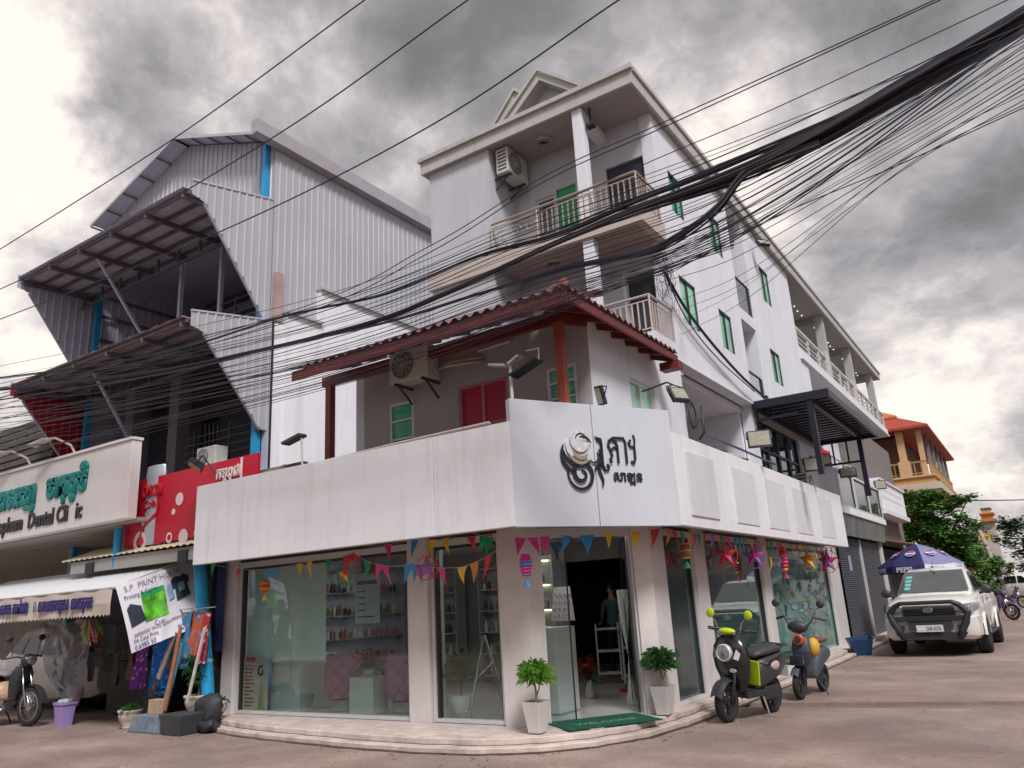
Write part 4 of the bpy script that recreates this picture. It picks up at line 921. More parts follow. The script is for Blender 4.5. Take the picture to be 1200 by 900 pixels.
words3d('កម្ពុជា', .26, 'lettering', WPR, CS, (-10.98, 7.79, 3.82), (1, 0, 0), (0, 0, 1), outline=True, bold=.012, stretch=.9)
words3d('សួន', .36, 'lettering', WPR, CS, (-11.35, 7.79, 3.42), (1, 0, 0), (0, 0, 1), outline=True, bold=.02, stretch=.8)
words3d('អតថ', .20, 'lettering', WPR, CS, (-11.25, 7.79, 3.17), (1, 0, 0), (0, 0, 1), outline=True, bold=.01, stretch=.8)
words3d('៦០', .18, 'lettering', WPR, CS, (-11.2, 7.79, 2.98), (1, 0, 0), (0, 0, 1), outline=True, bold=.01, stretch=.8)
s = MB(); s.tube([(-13.58, 7.7, 2.6), (-13.60, 7.7, 3.28)], .07, 10); tag(s.build('blue_pipe', BLUE), 'short blue pipe left of the cola board under the dental sign', 'pipe')

# ------------------------------------------------------------------ tailor's stall
SR = thing('corrugated_lean_to', 'small cream corrugated roof sheet on dark brackets above the white awning', 'roof', (-13, 7.7, 2.8), world=True)
s = MB(); n = 90; rows_ = []
for i in range(n + 1):
    u = -15.25 + 4.1 * i / n; h = .014 * math.cos(i * math.pi * .5); rows_.append([(u, 7.58, 2.80 + h), (u, 8.3, 3.06 + h)])
s.grid(rows_); s.build('roof_sheet', mat('cream_corrugated', (.60, .52, .36), .6, var=.1, streak=.25), SR)
s = MB(); s.box(-15.0, -11.2, 7.64, 7.70, 2.56, 2.77); s.build('board', SOFFIT, SR)
for xx in (-14.3, -11.5): s = MB(); s.box(xx - .12, xx + .12, 7.60, 7.635, 2.52, 2.72); s.build('bracket', BLACK, SR)
AW = thing('roller_awning', 'white sloping awning with a scalloped front flap of purple Khmer lettering over the tailor stall', 'awning', (-14.5, 7, 2.2), world=True)
AWM = mat('awning_cloth', (.52, .46, .41), .75, var=.08, scale=2, streak=.35, streak_col=(.30, .25, .21)); AWT = mat('awning_sheet', (.66, .67, .70), .5, var=.05)
s = MB(); n = 60; s.grid([[(-18.6 + 6.42 * i / n, 6.90 + 1.27 * v, 2.17 + .47 * v + .008 * (i % 2)) for v in (0, .5, 1)] for i in range(n + 1)]); s.build('awning_top', AWT, AW)
s = MB(); rows_ = []
n = 240
for i in range(n + 1):
    u = -18.6 + 6.42 * i / n; sc_ = abs(math.sin(i * math.pi / 4)) * .035; rows_.append([(u, 6.885 + .01 * math.sin(i * .21), 2.17), (u, 6.87 + .012 * math.sin(i * .13), 1.95), (u, 6.875 + .02 * math.sin(i * .17), 1.745 + sc_)])
s.grid(rows_); s.build('front_flap', AWM, AW)
s = MB(); s.tube([(-18.6, 6.89, 2.18), (-12.16, 6.89, 2.18)], .02, 6); s.bar((-12.18, 6.9, 2.17), (-12.18, 8.15, 2.64), .03); s.build('frame', ACW, AW)
PURP = mat('purple_letter', (.03, .02, .14), .6, var=.1)
words3d('សបរ កាត់ដរ', .27, 'lettering', PURP, AW, (-15.75, 6.84, 1.90), (1, 0, 0), (0, 0, 1), outline=True, bold=.010, stretch=.82)
words3d('II', .25, 'lettering', PURP, AW, (-14.55, 6.84, 1.90), (1, 0, 0), (0, 0, 1), extrude=.002, stretch=.8)
words3d('សលរកបរុស នាររកុមរ', .27, 'lettering', PURP, AW, (-14.38, 6.84, 1.90), (1, 0, 0), (0, 0, 1), outline=True, bold=.010, stretch=.80)
ST = thing('stall_booth', 'dark tailor stall booth packed with hanging clothes under the awning', 'stall', (-13, 8.5, 0), world=True)
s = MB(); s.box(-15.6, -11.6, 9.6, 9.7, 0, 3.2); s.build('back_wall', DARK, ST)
s = MB(); s.box(-11.75, -11.66, 8.3, 9.6, 0, 3.2); s.build('side_wall', DARK, ST)
s = MB(); s.box(-15.1, -13.4, 8.6, 9.4, 0.05, .95); s.build('counter', mat('dark_counter', (.04, .035, .03), .6, var=.2), ST)
# clothes on hangers, each a thing
random.seed(21)
def cloth_mesh(w, h, fold=.03, n=14, m=8, taper=0.0, tn=0.0):
    s = MB(); rows_ = []; ph = random.uniform(0, 6)
    for j in range(m + 1):
        v = j / m; ww = w * (1 + taper * v); row = []
        for i in range(n + 1):
            u = i / n - .5; row.append((u * ww + tn * v, fold * math.sin(u * 16 + ph + v * 1.3) * (.4 + v) + .01 * math.sin(v * 9 + u * 5), -h * v + .02 * math.cos(u * 9) * v))
        rows_.append(row)
    s.grid(rows_); return s
def fabric(name, rgb, sp=None, dots=0):
    m = mat(name, rgb, .85, var=.25, scale=7)
    if sp:
        t = m.node_tree; p = t.nodes['Principled BSDF']; old = p.inputs['Base Color'].links[0].from_socket
        c = t.nodes.new('ShaderNodeTexCoord'); v = t.nodes.new('ShaderNodeTexVoronoi'); v.inputs['Scale'].default_value = dots or 14; t.links.new(c.outputs['Object'], v.inputs['Vector'])
        r = t.nodes.new('ShaderNodeValToRGB'); r.color_ramp.elements[0].position = .28; r.color_ramp.elements[0].color = (1, 1, 1, 1); r.color_ramp.elements[1].position = .34; r.color_ramp.elements[1].color = (0, 0, 0, 1)
        t.links.new(v.outputs['Distance'], r.inputs[0]); mx = t.nodes.new('ShaderNodeMix'); mx.data_type = 'RGBA'; t.links.new(r.outputs[0], mx.inputs[0]); t.links.new(old, mx.inputs[6]); mx.inputs[7].default_value = (*sp, 1); t.links.new(mx.outputs[2], p.inputs['Base Color'])
    return m
CL = [('blue_cloth', (.01, .16, .62), (.1, .45, .8), 'bright blue sarong cloth hanging from the stall rail beside the leaning planks', -12.25, 1.42, .95, .55), ('purple_cloth', (.14, .03, .24), (.45, .2, .5), 'purple patterned cloth hanging left of the bright blue sarong', -12.78, 1.3, .72, .36),
      ('orange_shirt', (.55, .10, .04), (.05, .3, .5), 'orange and teal printed shirt hanging behind the leaning planks', -11.42, 1.75, .75, .42), ('teal_cloth', (.03, .2, .38), (.5, .15, .08), 'teal cloth with red print hanging above the potted shrub', -11.72, 1.75, .85, .40), ('red_cloth', (.35, .03, .05), (.6, .4, .4), 'dark red cloth hanging next to the blue drain pipe', -11.02, 1.72, .75, .22)]
for nm, c1, c2, lb, x_, z_, h_, w_ in CL:
    o = cloth_mesh(w_, h_, .035, 16, 9, .15, -.1).build(nm, fabric(nm, c1, c2), smooth=True, loc=(x_, 7.85 + random.uniform(-.1, .1), z_)); tag(o, lb, 'cloth')
s = MB(); s.tube([(-13.2, 7.85, 1.78), (-10.9, 7.85, 1.80)], .012, 6); tag(s.build('clothes_rail', CHROME), 'thin rail that carries the coloured cloths under the banner', 'rail')
for i in range(14):
    x_ = -15.3 + i * .13; c_ = random.choice([(.16, .15, .15), (.12, .10, .09), (.25, .22, .2), (.06, .07, .09), (.2, .1, .1), (.1, .16, .2)])
    o = cloth_mesh(.26, random.uniform(.35, .6), .03, 8, 6).build('hanging_garment', fabric('garment_%d' % i, c_), smooth=True, loc=(x_, 8.2 + random.uniform(-.12, .12), 1.62 - .45 * (i % 3 == 0)), rot=(0, 0, random.uniform(-.5, .5)))
    tag(o, 'dim garment hanging behind the clear plastic sheet of the stall', 'garment', 'garments hanging behind the plastic sheet')
# clear plastic sheeting on the left of the stall, gathered at the bottom
PLAS = glass('wrinkled_plastic', (.74, .75, .78), .02, .30, .38, (.34, .34, .37))
s = MB(); rows_ = []
for j in range(25):
    v = j / 24; row = []
    for i in range(31):
        u = i / 30; xa = -15.85 + .0 * v + 1.15 * v ** 2.2; xb = -13.95 - .35 * v; x_ = xa + (xb - xa) * u
        row.append((x_, 7.62 + .05 * math.sin(u * 23 + v * 6) * (.3 + v) + .03 * noise.noise((u * 6, v * 9, 2)) * 3, 1.72 - 1.33 * v + .03 * math.sin(u * 11)))
    rows_.append(row)
s.grid(rows_); tag(s.build('plastic_sheet', PLAS, smooth=True), 'wrinkled clear plastic sheet hanging over the left side of the stall', 'plastic sheet')
for i, (x_, z_, c_) in enumerate(((-14.75, 1.05, (.5, .48, .5)), (-14.42, 1.08, (.55, .53, .55)), (-14.60, .72, (.50, .16, .15)), (-14.95, 1.1, (.4, .38, .42)))):
    o = cloth_mesh(.26, .42, .05, 10, 7, -.3).build('bag_of_cloth', fabric('bagcloth_%d' % i, c_), smooth=True, loc=(x_, 7.72, z_)); tag(o, ['grey cloth bundle hanging left in the plastic', 'pale cloth bundle hanging highest above the purple bucket', 'red cloth bundle hanging just above the purple bucket', 'mauve cloth bundle hanging near the moped handlebar'][i], 'cloth bundle')
PB = thing('purple_bucket', 'lilac square plastic bin with white rags on the road under the plastic sheet', 'bin', (-14.45, 7.5, 0)); PB.scale = (.66, .66, .95)
s = MB(); s.add([(-.16, -.13, 0), (.16, -.13, 0), (.16, .13, 0), (-.16, .13, 0), (-.22, -.18, .38), (.22, -.18, .38), (.22, .18, .38), (-.22, .18, .38)], [(0, 3, 2, 1), (0, 1, 5, 4), (1, 2, 6, 5), (2, 3, 7, 6), (3, 0, 4, 7)]); s.build('body', mat('lilac_plastic', (.33, .24, .55), .45, var=.08), PB)
s = MB(); s.box(-.24, .24, -.20, -.17, .36, .40); s.box(-.24, .24, .17, .20, .36, .40); s.box(-.24, -.21, -.17, .17, .36, .40); s.box(.21, .24, -.17, .17, .36, .40); s.build('rim', bpy.data.materials['lilac_plastic'], PB)
s = MB()
for k in range(6): s.ball((random.uniform(-.12, .12), random.uniform(-.08, .08), .40), .09, 8, 5, (1, 1, .6))
s.build('rags', mat('white_rag', (.5, .48, .55), .9, var=.2), PB, smooth=True)
# banner hung along the awning's right edge
BN = thing('print_house_banner', 'white PRINT HOUSE banner with green leaflet and black shirt pictures, tied to the awning', 'banner', (-12.1, 7.5, 1.9), world=True)
A_, B_, C_, D_ = Vector((-12.14, 6.90, 2.20)), Vector((-12.12, 8.26, 2.64)), Vector((-11.62, 8.26, 1.58)), Vector((-11.75, 7.02, 1.18))
def bpt(u, v, off=0):
    p_ = (A_ * (1 - u) + B_ * u) * (1 - v) + (D_ * (1 - u) + C_ * u) * v
    w_ = .03 * math.sin(u * 5 + v * 3) + .025 * math.exp(-((u - .62 + v * .25) / .05) ** 2)
    return (p_.x + w_ + off, p_.y - off * .3, p_.z)
def bpatch(pts, off): 
    return [bpt(u, v, off) for u, v in pts]
s = MB(); s.grid([[bpt(i / 30, j / 18) for i in range(31)] for j in range(19)]); s.build('vinyl', mat('banner_vinyl', (.62, .60, .66), .4, var=.05, streak=.15), BN, smooth=True)
def bgrid(mb, u0, u1, v0, v1, off, sk=0):
    mb.grid([[bpt(u0 + (u1 - u0) * i / 8 + sk * j / 6, v0 + (v1 - v0) * j / 6, off) for i in range(9)] for j in range(7)])
s = MB(); bgrid(s, .24, .54, .22, .66, .012); s.build('leaflet_print', mat('green_print', (.10, .42, .02), .5, var=.8, scale=6), BN)
s = MB(); bgrid(s, .245, .53, .22, .30, .016); s.build('leaflet_print', mat('green_print_head', (.02, .28, .10), .5, var=.3, scale=9), BN)
NB = mat('banner_black', (.02, .03, .05), .5, var=.4, scale=9)
s = MB(); s.poly(*bpatch([(.64, .20), (.70, .16), (.76, .18), (.82, .16), (.88, .22), (.86, .32), (.84, .30), (.85, .50), (.67, .52), (.68, .32), (.63, .34)], .03)); s.build('shirt_print', NB, BN)
s = MB(); s.poly(*bpatch([(.72, .27), (.80, .27), (.80, .40), (.72, .41)], .036)); s.build('shirt_print', mat('shirt_chest', (.15, .3, .38), .5, var=.4, scale=20), BN)
s = MB(); s.poly(*bpatch([(.57, .26), (.64, .24), (.65, .46), (.58, .48)], .03)); s.build('shirt_print', mat('pale_blue_print', (.25, .38, .6), .5, var=.3, scale=9), BN)
s = MB(); s.poly(*bpatch([(.05, .38), (.10, .32), (.16, .36), (.22, .40), (.25, .62), (.06, .66)], .014)); s.build('camera_print', NB, BN)
def btext(t_, u, v, size, m_, st_=1.0):
    o = words3d(t_, size, 'lettering', m_, BN, (0, 0, 0), (1, 0, 0), (0, 1, 0), extrude=0, stretch=st_)
    for vv in o.data.vertices:
        uu = u + vv.co.x / 1.40; v_ = v - vv.co.y / 1.05; vv.co = bpt(uu, v_, .018 + .0)
btext('S.P  PRINT HOUSE', .07, .13, .125, mat('banner_grey_text', (.25, .2, .2), .5, var=0), 1.02)
btext('Printing & Copies', .05, .25, .10, NB, .8); btext('Cup', .34, .75, .10, mat('banner_navy_text', (.03, .04, .15), .5, var=0))
btext('polyester multi color', .07, .80, .095, mat('banner_maroon', (.15, .03, .05), .5, var=0), .82); btext('polyester multi', .55, .78, .085, NB, .8)
btext('Ink Case Print', .05, .885, .09, NB, .85); btext('0.6985 50', .05, .98, .10, bpy.data.materials['banner_navy_text'], .95); btext('90 0098 65', .60, .95, .12, bpy.data.materials['banner_navy_text'], .95)
s = MB(); s.grid([[(-12.3 + .9 * u, 8.35 + .03 * math.sin(u * 20), 2.6 - 1.5 * v) for u in [i / 14 for i in range(15)]] for v in (0, .5, 1)]); tag(s.build('navy_tarpaulin', mat('navy_tarp', (.02, .03, .12), .6, var=.2), smooth=True), 'navy blue tarpaulin hanging between the banner and the blue drain pipe', 'tarpaulin')
# drain pipe, planks, poles
s = MB(); s.tube([(-11.52, 7.95, 2.5), (-11.40, 8.0, 1.6), (-11.13, 8.0, .16)], .10, 14); dp = s.build('blue_drain_pipe', BLUE); tag(dp, 'thick bright blue drain pipe leaning at the left end of the salon front', 'pipe')
for t_ in (.95, 1.65): s = MB(); s.tube([(-11.28 - (t_ - .95) * .17, 8.0, t_), (-11.29 - (t_ - .95) * .17, 8.0, t_ + .05)], .105, 14); s.build('joint_band', mat('pale_tape_%d' % int(t_ * 100), (.25, .45, .6), .5, var=.1), dp)
for nm, p_, q_, w_, m_, lb in (('blue_plank', (-11.75, 7.62, .28), (-11.53, 7.70, 1.28), .11, mat('faded_blue_wood', (.09, .27, .40), .7, var=.25, scale=9), 'faded blue plank standing on the blue concrete block'),
        ('orange_plank', (-11.66, 7.58, .30), (-11.50, 7.66, 1.52), .07, mat('orange_wood', (.38, .14, .05), .7, var=.3, scale=9), 'orange brown plank leaning beside the faded blue plank'),
        ('white_pole', (-11.10, 7.58, .42), (-10.90, 7.68, 1.50), .035, mat('white_pole_paint', (.55, .50, .50), .6, var=.2, scale=9), 'thin white pole leaning beside the potted shrub'),
        ('grey_plank', (-11.98, 7.64, .75), (-11.72, 7.72, 1.45), .09, mat('grey_old_wood', (.26, .20, .20), .8, var=.3, scale=9), 'short grey board leaning left of the faded blue plank'),
        ('dark_stick', (-12.20, 7.62, .10), (-12.12, 7.7, .78), .04, mat('dark_wood', (.10, .06, .04), .8, var=.3, scale=9), 'dark wooden stick standing by the dark basket')):
    s = MB(); s.bar(p_, q_, w_, w_ * .35 if 'plank' in nm else w_, up=(0, 1, 0)); tag(s.build(nm, m_, bevel=.003), lb, 'pole' if 'pole' in nm or 'stick' in nm else 'plank')
s = MB(); s.add([(-12.28, 7.35, 0), (-11.42, 7.35, 0), (-11.42, 7.72, 0), (-12.28, 7.72, 0), (-12.15, 7.40, .25), (-11.47, 7.40, .25), (-11.47, 7.68, .25), (-12.15, 7.68, .25)], [(0, 3, 2, 1), (4, 5, 6, 7), (0, 1, 5, 4), (1, 2, 6, 5), (2, 3, 7, 6), (3, 0, 4, 7)])
tag(s.build('concrete_block', mat('blue_grey_concrete', (.16, .20, .25), .85, var=.4, scale=6, bump=.4), bevel=.02), 'blue grey painted concrete block lying at the roadside under the planks', 'block')
s = MB(); s.box(-11.98, -11.72, 7.50, 7.66, .252, .46); tag(s.build('paper_box', mat('kraft', (.42, .30, .22), .8, var=.2), bevel=.005), 'small tan box on the left end of the blue grey block', 'box')
s = MB(); s.add([(-11.28, 7.32, 0), (-10.86, 7.32, 0), (-10.86, 7.66, 0), (-11.28, 7.66, 0), (-11.36, 7.28, .29), (-10.80, 7.28, .29), (-10.80, 7.70, .29), (-11.36, 7.70, .29)], [(0, 3, 2, 1), (0, 1, 5, 4), (1, 2, 6, 5), (2, 3, 7, 6), (3, 0, 4, 7), (4, 5, 6, 7)])
tag(s.build('dark_planter', mat('dark_grey_tub', (.05, .055, .06), .6, var=.3), bevel=.012), 'dark grey tub on the road in front of the black sack', 'planter')
s = MB(); s.ball((-10.98, 7.84, .27), .21, 30, 20, (1.2, .8, 1.1)); 
for i, v in enumerate(s.v):
    n_ = noise.noise(Vector(v) * 4) * .10 + noise.noise(Vector(v) * 18) * .03; s.v[i] = (v[0] + n_, v[1] + n_, max(.02, v[2] + n_))
tag(s.build('black_sack', mat('black_bag', (.03, .032, .04), .62, var=.4, scale=8), smooth=True), 'bulging black sack leaning against the blue drain pipe', 'bag')
s = MB(); s.ball((-10.72, 7.68, .09), .15, 24, 14, (1.5, .9, .65)); s.v = [(v[0] + noise.noise(Vector(v) * 6) * .10, v[1], v[2] + noise.noise(Vector(v) * 8) * .06) for v in s.v]; tag(s.build('black_bag', bpy.data.materials['black_bag'], smooth=True), 'small dark bundle below the black sack at the pavement edge', 'bag')
s = MB()
for j in range(6): s.tube([(-12.28, 7.62, .12 + j * .09), (-12.0, 7.62, .12 + j * .09), (-12.0, 7.85, .12 + j * .09), (-12.28, 7.85, .12 + j * .09), (-12.28, 7.62, .12 + j * .09)], .008, 4)
for j in range(8): s.tube([(-12.28 + j * .04, 7.62, .05), (-12.28 + j * .04, 7.62, .6)], .006, 4)
tag(s.build('wire_basket', BLACK), 'black wire basket standing behind the small urn pot', 'basket')
# hanging bunch of little paper flowers by the awning corner
HG = thing('paper_garland', 'bunch of orange, green and violet paper streamers hanging from the awning corner', 'garland', (-13.3, 7.2, 1.75))
for k in range(26):
    a = random.uniform(-.22, .22); b_ = random.uniform(-.08, .08); c_ = ['orange', 'green', 'violet', 'pink'][k % 4]
    mm_ = bpy.data.materials.get('paper_' + c_) or mat('paper_' + c_, {'orange': (.6, .14, .04), 'green': (.10, .35, .05), 'violet': (.35, .16, .45), 'pink': (.6, .2, .22)}[c_], .7, var=.2)
    z0 = -.05 - .3 * random.random(); s = MB(); s.add([(a * .3, b_, 0), (a - .03, b_, z0 - .02), (a + .03, b_ + .01, z0 - .04)], [(0, 1, 2)]); s.add([(a * .3 + .02, b_, -.02), (a + .03, b_ + .03, z0 - .12), (a - .02, b_ + .02, z0 - .10)], [(0, 1, 2)]); s.build('streamer', mm_, HG)

# ------------------------------------------------------------------ black steel pergola on the terrace
PG = thing('black_pergola', 'black steel slatted canopy standing on two posts over the side terrace', 'pergola', (-3.6, 18.7, 3.6), world=True)
BS = mat('pergola_black', (.016, .015, .03), .4, metal=.2, var=.1)
z = 5.30
for nm, p_, q_, w_, h_ in (('beam', (-4.33, 15.9, z), (-2.80, 15.9, z), .07, .16), ('beam', (-4.33, 21.6, z), (-2.80, 21.6, z), .07, .16), ('beam', (-2.83, 15.94, z), (-2.83, 21.56, z), .06, .14), ('beam', (-4.31, 15.94, z), (-4.31, 21.56, z), .06, .14), ('beam', (-3.2, 15.94, z - .02), (-3.2, 21.56, z - .02), .09, .18)):
    s = MB(); s.bar(p_, q_, w_, h_); s.build(nm, BS, PG)
for k in range(3): s = MB(); s.box(-4.05 + k * .45, -4.01 + k * .45, 15.86, 15.94, z - .07, z + .07); s.build('brace', BS, PG)
for k in range(17):
    y_ = 16.18 + k * .33; s = MB(); s.bar((-4.28, y_, z + .02), (-2.86, y_, z + .02), .13, .04); s.build('slat', BS, PG)
s = MB(); s.box(-4.29, -2.84, 15.92, 21.6, z + .09, z + .10); s.build('roof_sheet', glass('grey_polycarbonate', (.55, .57, .62), .05, .3, .45, (.32, .32, .36)), PG)
for y_, zb in ((15.94, 3.7), (21.1, 3.7)): s = MB(); s.box(-3.25, -3.14, y_ - .05, y_ + .06, zb, z - .08); s.build('post', BS, PG)
s = MB(); s.bar((-4.29, 15.92, 4.98), (-3.45, 15.92, 5.0), .05, .05); s.bar((-4.3, 15.9, 5.25), (-4.26, 15.92, 4.96), .06, .06); s.build('drop_frame', BS, PG)
s = MB(); s.bar((-4.25, 21.3, 4.62), (-3.2, 21.3, 4.62), .05, .05); s.bar((-3.9, 21.3, 4.62), (-3.9, 21.3, 5.2), .04); s.bar((-3.55, 21.3, 4.62), (-3.55, 21.3, 5.2), .04); s.build('rear_frame', BS, PG)

# ------------------------------------------------------------------ neighbour shophouse behind the salon: shutters, glass balustrade
NB2 = thing('shuttered_shophouse', 'white shophouse with grey roller shutters, pleated valance and framed glass balustrade beyond the salon', 'building', (-4.6, 25, .13), world=True)
SH = mat('roller_shutter', (.13, .135, .16), .5, metal=.3, var=.12, scale=3, streak=.25, streak_col=(.06, .06, .07))
def shutter(y0, y1, zt):
    s = MB(); n = int((zt - .15) / .055); rows_ = []
    for j in range(n + 1):
        zz = .15 + j * .055
        if zz + .04 > zt: break
        rows_ += [[(-4.33, y0, zz), (-4.33, y1, zz)], [(-4.305, y0, zz + .012), (-4.305, y1, zz + .012)], [(-4.305, y0, zz + .040), (-4.305, y1, zz + .040)], [(-4.33, y0, zz + .05), (-4.33, y1, zz + .05)]]
    s.grid(rows_); return s.build('roller_shutter', SH, NB2)
sh1 = shutter(21.95, 24.85, 2.84); shutter(25.02, 28.4, 2.84)
s = MB(); s.box(-4.30, -4.295, 23.0, 23.35, 1.95, 2.35); s.build('notice', mat('pale_notice', (.35, .38, .5), .6, var=.1), sh1)
s = MB(); s.box(-4.35, -4.26, 24.86, 25.01, .13, 2.84); s.build('guide_rail', ALU, NB2); s = MB(); s.box(-4.35, -4.22, 28.41, 28.6, .13, 3.4); s.build('column', COLW, NB2)
s = MB(); s.box(-4.6, -4.36, 21.3, 21.93, .13, 3.4); s.build('column', COLW, NB2)
s = MB(); n = 150; s.grid([[(-4.02 + .02 * math.sin(i * 1.3), 21.4 + 7.2 * i / n, 3.42), (-4.12 + .03 * math.sin(i * 1.3 + .6), 21.4 + 7.2 * i / n, 2.86)] for i in range(n + 1)]); s.build('valance', mat('olive_grey_valance', (.16, .17, .16), .6, var=.25, scale=2, streak=.3), NB2)
s = MB(); s.box(-5.5, -3.98, 21.35, 28.7, 3.42, 3.60); s.build('balcony_slab', WHITE2, NB2, bevel=.01)
s = MB(); s.box(-5.6, -4.37, 21.3, 28.7, 2.86, 3.4); s.build('shutter_box', DARK, NB2); s = MB(); s.box(-6, -4.40, 21.3, 34, .1, .13 + 2.7); s.build('dark_interior', DARK, NB2)
GB = glass('balustrade_glass', (.55, .62, .55), .22, .04, .45, (.30, .36, .28))
for a, b in ((21.85, 24.0), (24.05, 26.2), (26.25, 28.5)):
    f = MB(); pl = side(-4.02)
    for u in (a, b - .10): pl.box(f, u, u + .10, 3.60, 4.62, -.06, .02)
    pl.box(f, a + .1, b - .1, 4.55, 4.62, -.06, .02); pl.box(f, a + .1, b - .1, 3.60, 3.66, -.06, .02)
    o = f.build('balustrade_frame', ALU, NB2); g = MB(); pl.box(g, a + .1, b - .1, 3.66, 4.55, -.03, -.02); g.build('glass_panel', GB, o)
    e = MB(); pl.box(e, a + .1, a + .13, 3.66, 4.55, -.018, .0); pl.box(e, b - .13, b - .1, 3.66, 4.55, -.018, .0); pl.box(e, a + .13, b - .13, 4.52, 4.55, -.018, 0); e.build('gasket', BLACK, o)
s = MB(); s.box(-5.2, -3.98, 21.30, 21.345, 3.60, 4.72); s.build('end_panel', WHITE, NB2)
s = MB(); s.box(-5.35, -5.24, 21.4, 29, 3.6, 5.4); s.build('rear_wall', WHITE, NB2)
# white railing and the red cloth above
rl = thing('white_handrail', 'white metal handrail sloping behind the pergola post', 'railing', (-4.2, 24, 3.6), world=True)
s = MB(); s.tube([(-4.5, 20.6, 5.35), (-4.5, 27, 5.25)], .03, 6); s.tube([(-4.5, 20.6, 5.1), (-4.5, 27, 5.0)], .02, 6); s.build('rail', RW, rl)
for k in range(8): s = MB(); s.tube([(-4.5, 20.7 + k * .9, 4.5), (-4.5, 20.7 + k * .9, 5.33)], .02, 5); s.build('baluster', RW, rl)
s = MB(); s.grid([[(-4.44 + .04 * math.sin(j * 1.7), 22.6 + j * .12, 5.33 - .62 * v + .02 * math.sin(j)) for j in range(11)] for v in (0, .3, .6, 1)]); tag(s.build('red_cloth', mat('red_cloth_cotton', (.45, .01, .03), .8, var=.2), smooth=True), 'red cloth drying on the white handrail behind the pergola', 'cloth')

# ------------------------------------------------------------------ next building: white balcony with pierced parapet
NB3 = thing('white_balcony_house', 'white house with a pierced concrete balcony parapet between the shutters and the orange house', 'building', (-5, 32, .0), world=True)
s = MB(); s.box(-7, -4.4, 29.0, 36.0, 0, 6.9); s.build('wall', mat('dim_side_wall', (.20, .17, .16), .8, var=.2), NB3)
s = MB(); wall(s, side(-4.0), 28.9, 34.6, 4.0, 5.0, [(29.2 + k * .55, 29.5 + k * .55, 4.55, 4.72) for k in range(9)] + [(29.2 + k * .55, 29.5 + k * .55, 4.28, 4.45) for k in range(9)], .1); s.build('parapet', WHITE2, NB3)
s = MB(); s.box(-4.4, -3.92, 28.85, 34.7, 3.84, 3.998); s.box(-4.4, -3.94, 28.85, 34.7, 5.0, 5.06); s.box(-4.38, -4.0, 28.8, 28.9, 4.0, 5.0); s.build('balcony_slab', WHITE, NB3)
s = MB(); s.prism([(-4.4, 29, 3.0), (-3.3, 29, 2.75), (-3.3, 29, 2.79), (-4.4, 29, 3.05)], (0, 6, 0)); s.build('awning', mat('rust_awning', (.25, .16, .13), .8, var=.3), NB3)
s = MB(); s.box(-4.41, -4.3, 29.2, 35, .1, 2.7); s.build('shop_front', DARK, NB3)

# ------------------------------------------------------------------ orange house
OR = mat('orange_render', (.52, .26, .08), .75, var=.12, scale=1.5, streak=.3); ORT = mat('cream_orange', (.58, .37, .20), .7, var=.1, streak=.25)
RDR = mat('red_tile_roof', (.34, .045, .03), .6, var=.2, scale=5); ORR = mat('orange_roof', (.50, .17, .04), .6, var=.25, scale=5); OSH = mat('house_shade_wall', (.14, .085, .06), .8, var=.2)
OH = thing('orange_house', 'orange two-storey house with red hipped roof, columned veranda and balustrade behind the tree', 'building', (-6, 50, 0), world=True)
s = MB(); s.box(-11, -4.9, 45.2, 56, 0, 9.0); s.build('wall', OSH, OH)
s = MB(); s.box(-11, -3.25, 43.7, 58, 5.95, 6.3); s.build('slab', mat('pale_slab', (.55, .47, .38), .7, var=.1), OH)
s = MB(); s.box(-11, -3.5, 43.95, 57.6, 6.301, 6.62); s.build('band', OR, OH); s = MB(); s.box(-11, -3.4, 43.86, 57.8, 6.621, 6.72); s.build('band', ORT, OH)
s = MB(); s.box(-11, -3.6, 44.1, 57.5, 3.4, 3.6); s.build('slab', ORT, OH); s = MB(); s.box(-11, -3.7, 44.3, 57, 3.61, 4.1); s.build('parapet', OR, OH)
s = MB(); s.box(-11, -3.6, 44.15, 57, 2.0, 2.5); s.build('fascia_board', RDR, OH)
for (x_, y_, w_) in ((-4.75, 44.2, .17), (-3.85, 44.2, .12), (-7.2, 44.2, .17), (-3.75, 46.6, .08), (-3.75, 49, .08), (-3.75, 51.5, .08), (-3.75, 54, .08), (-3.75, 56.6, .08)):
    s = MB(); s.box(x_ - w_, x_ + w_, y_ - w_, y_ + w_, 6.72, 9.3); s.build('column', ORT if w_ > .1 else mat('steel_prop', (.2, .2, .2)) if not bpy.data.materials.get('steel_prop') else bpy.data.materials['steel_prop'], OH)
    if w_ > .15: s = MB(); s.box(x_ - w_ * 1.6, x_ + w_ * 1.6, y_ - w_ * 1.6, y_ + w_ * 1.6, 6.725, 7.5); s.build('column_base', ORT, OH)
for xx in (-5.0, -4.6): s = MB(); s.box(xx - .2, xx + .2, 44.9, 45.19, 0, 5.94); s.build('column', ORT, OH)
for (a, b) in (((-10.8, 44.12), (-3.7, 44.12)), ((-3.62, 44.2), (-3.62, 57))):
    s = MB(); s.bar((*a, 7.42), (*b, 7.42), .08, .08); s.bar((*a, 6.85), (*b, 6.85), .05, .05); o = s.build('balustrade', mat('gilt_rail', (.36, .22, .08), .5, var=.1) if not bpy.data.materials.get('gilt_rail') else bpy.data.materials['gilt_rail'], OH)
    a = Vector(a); b = Vector(b); n = int((b - a).length / .3)
    for k in range(n): q = a + (b - a) * k / n; s = MB(); s.tube([(q.x, q.y, 6.75), (q.x, q.y, 7.4)], .035, 5); s.build('baluster', bpy.data.materials['gilt_rail'], o)
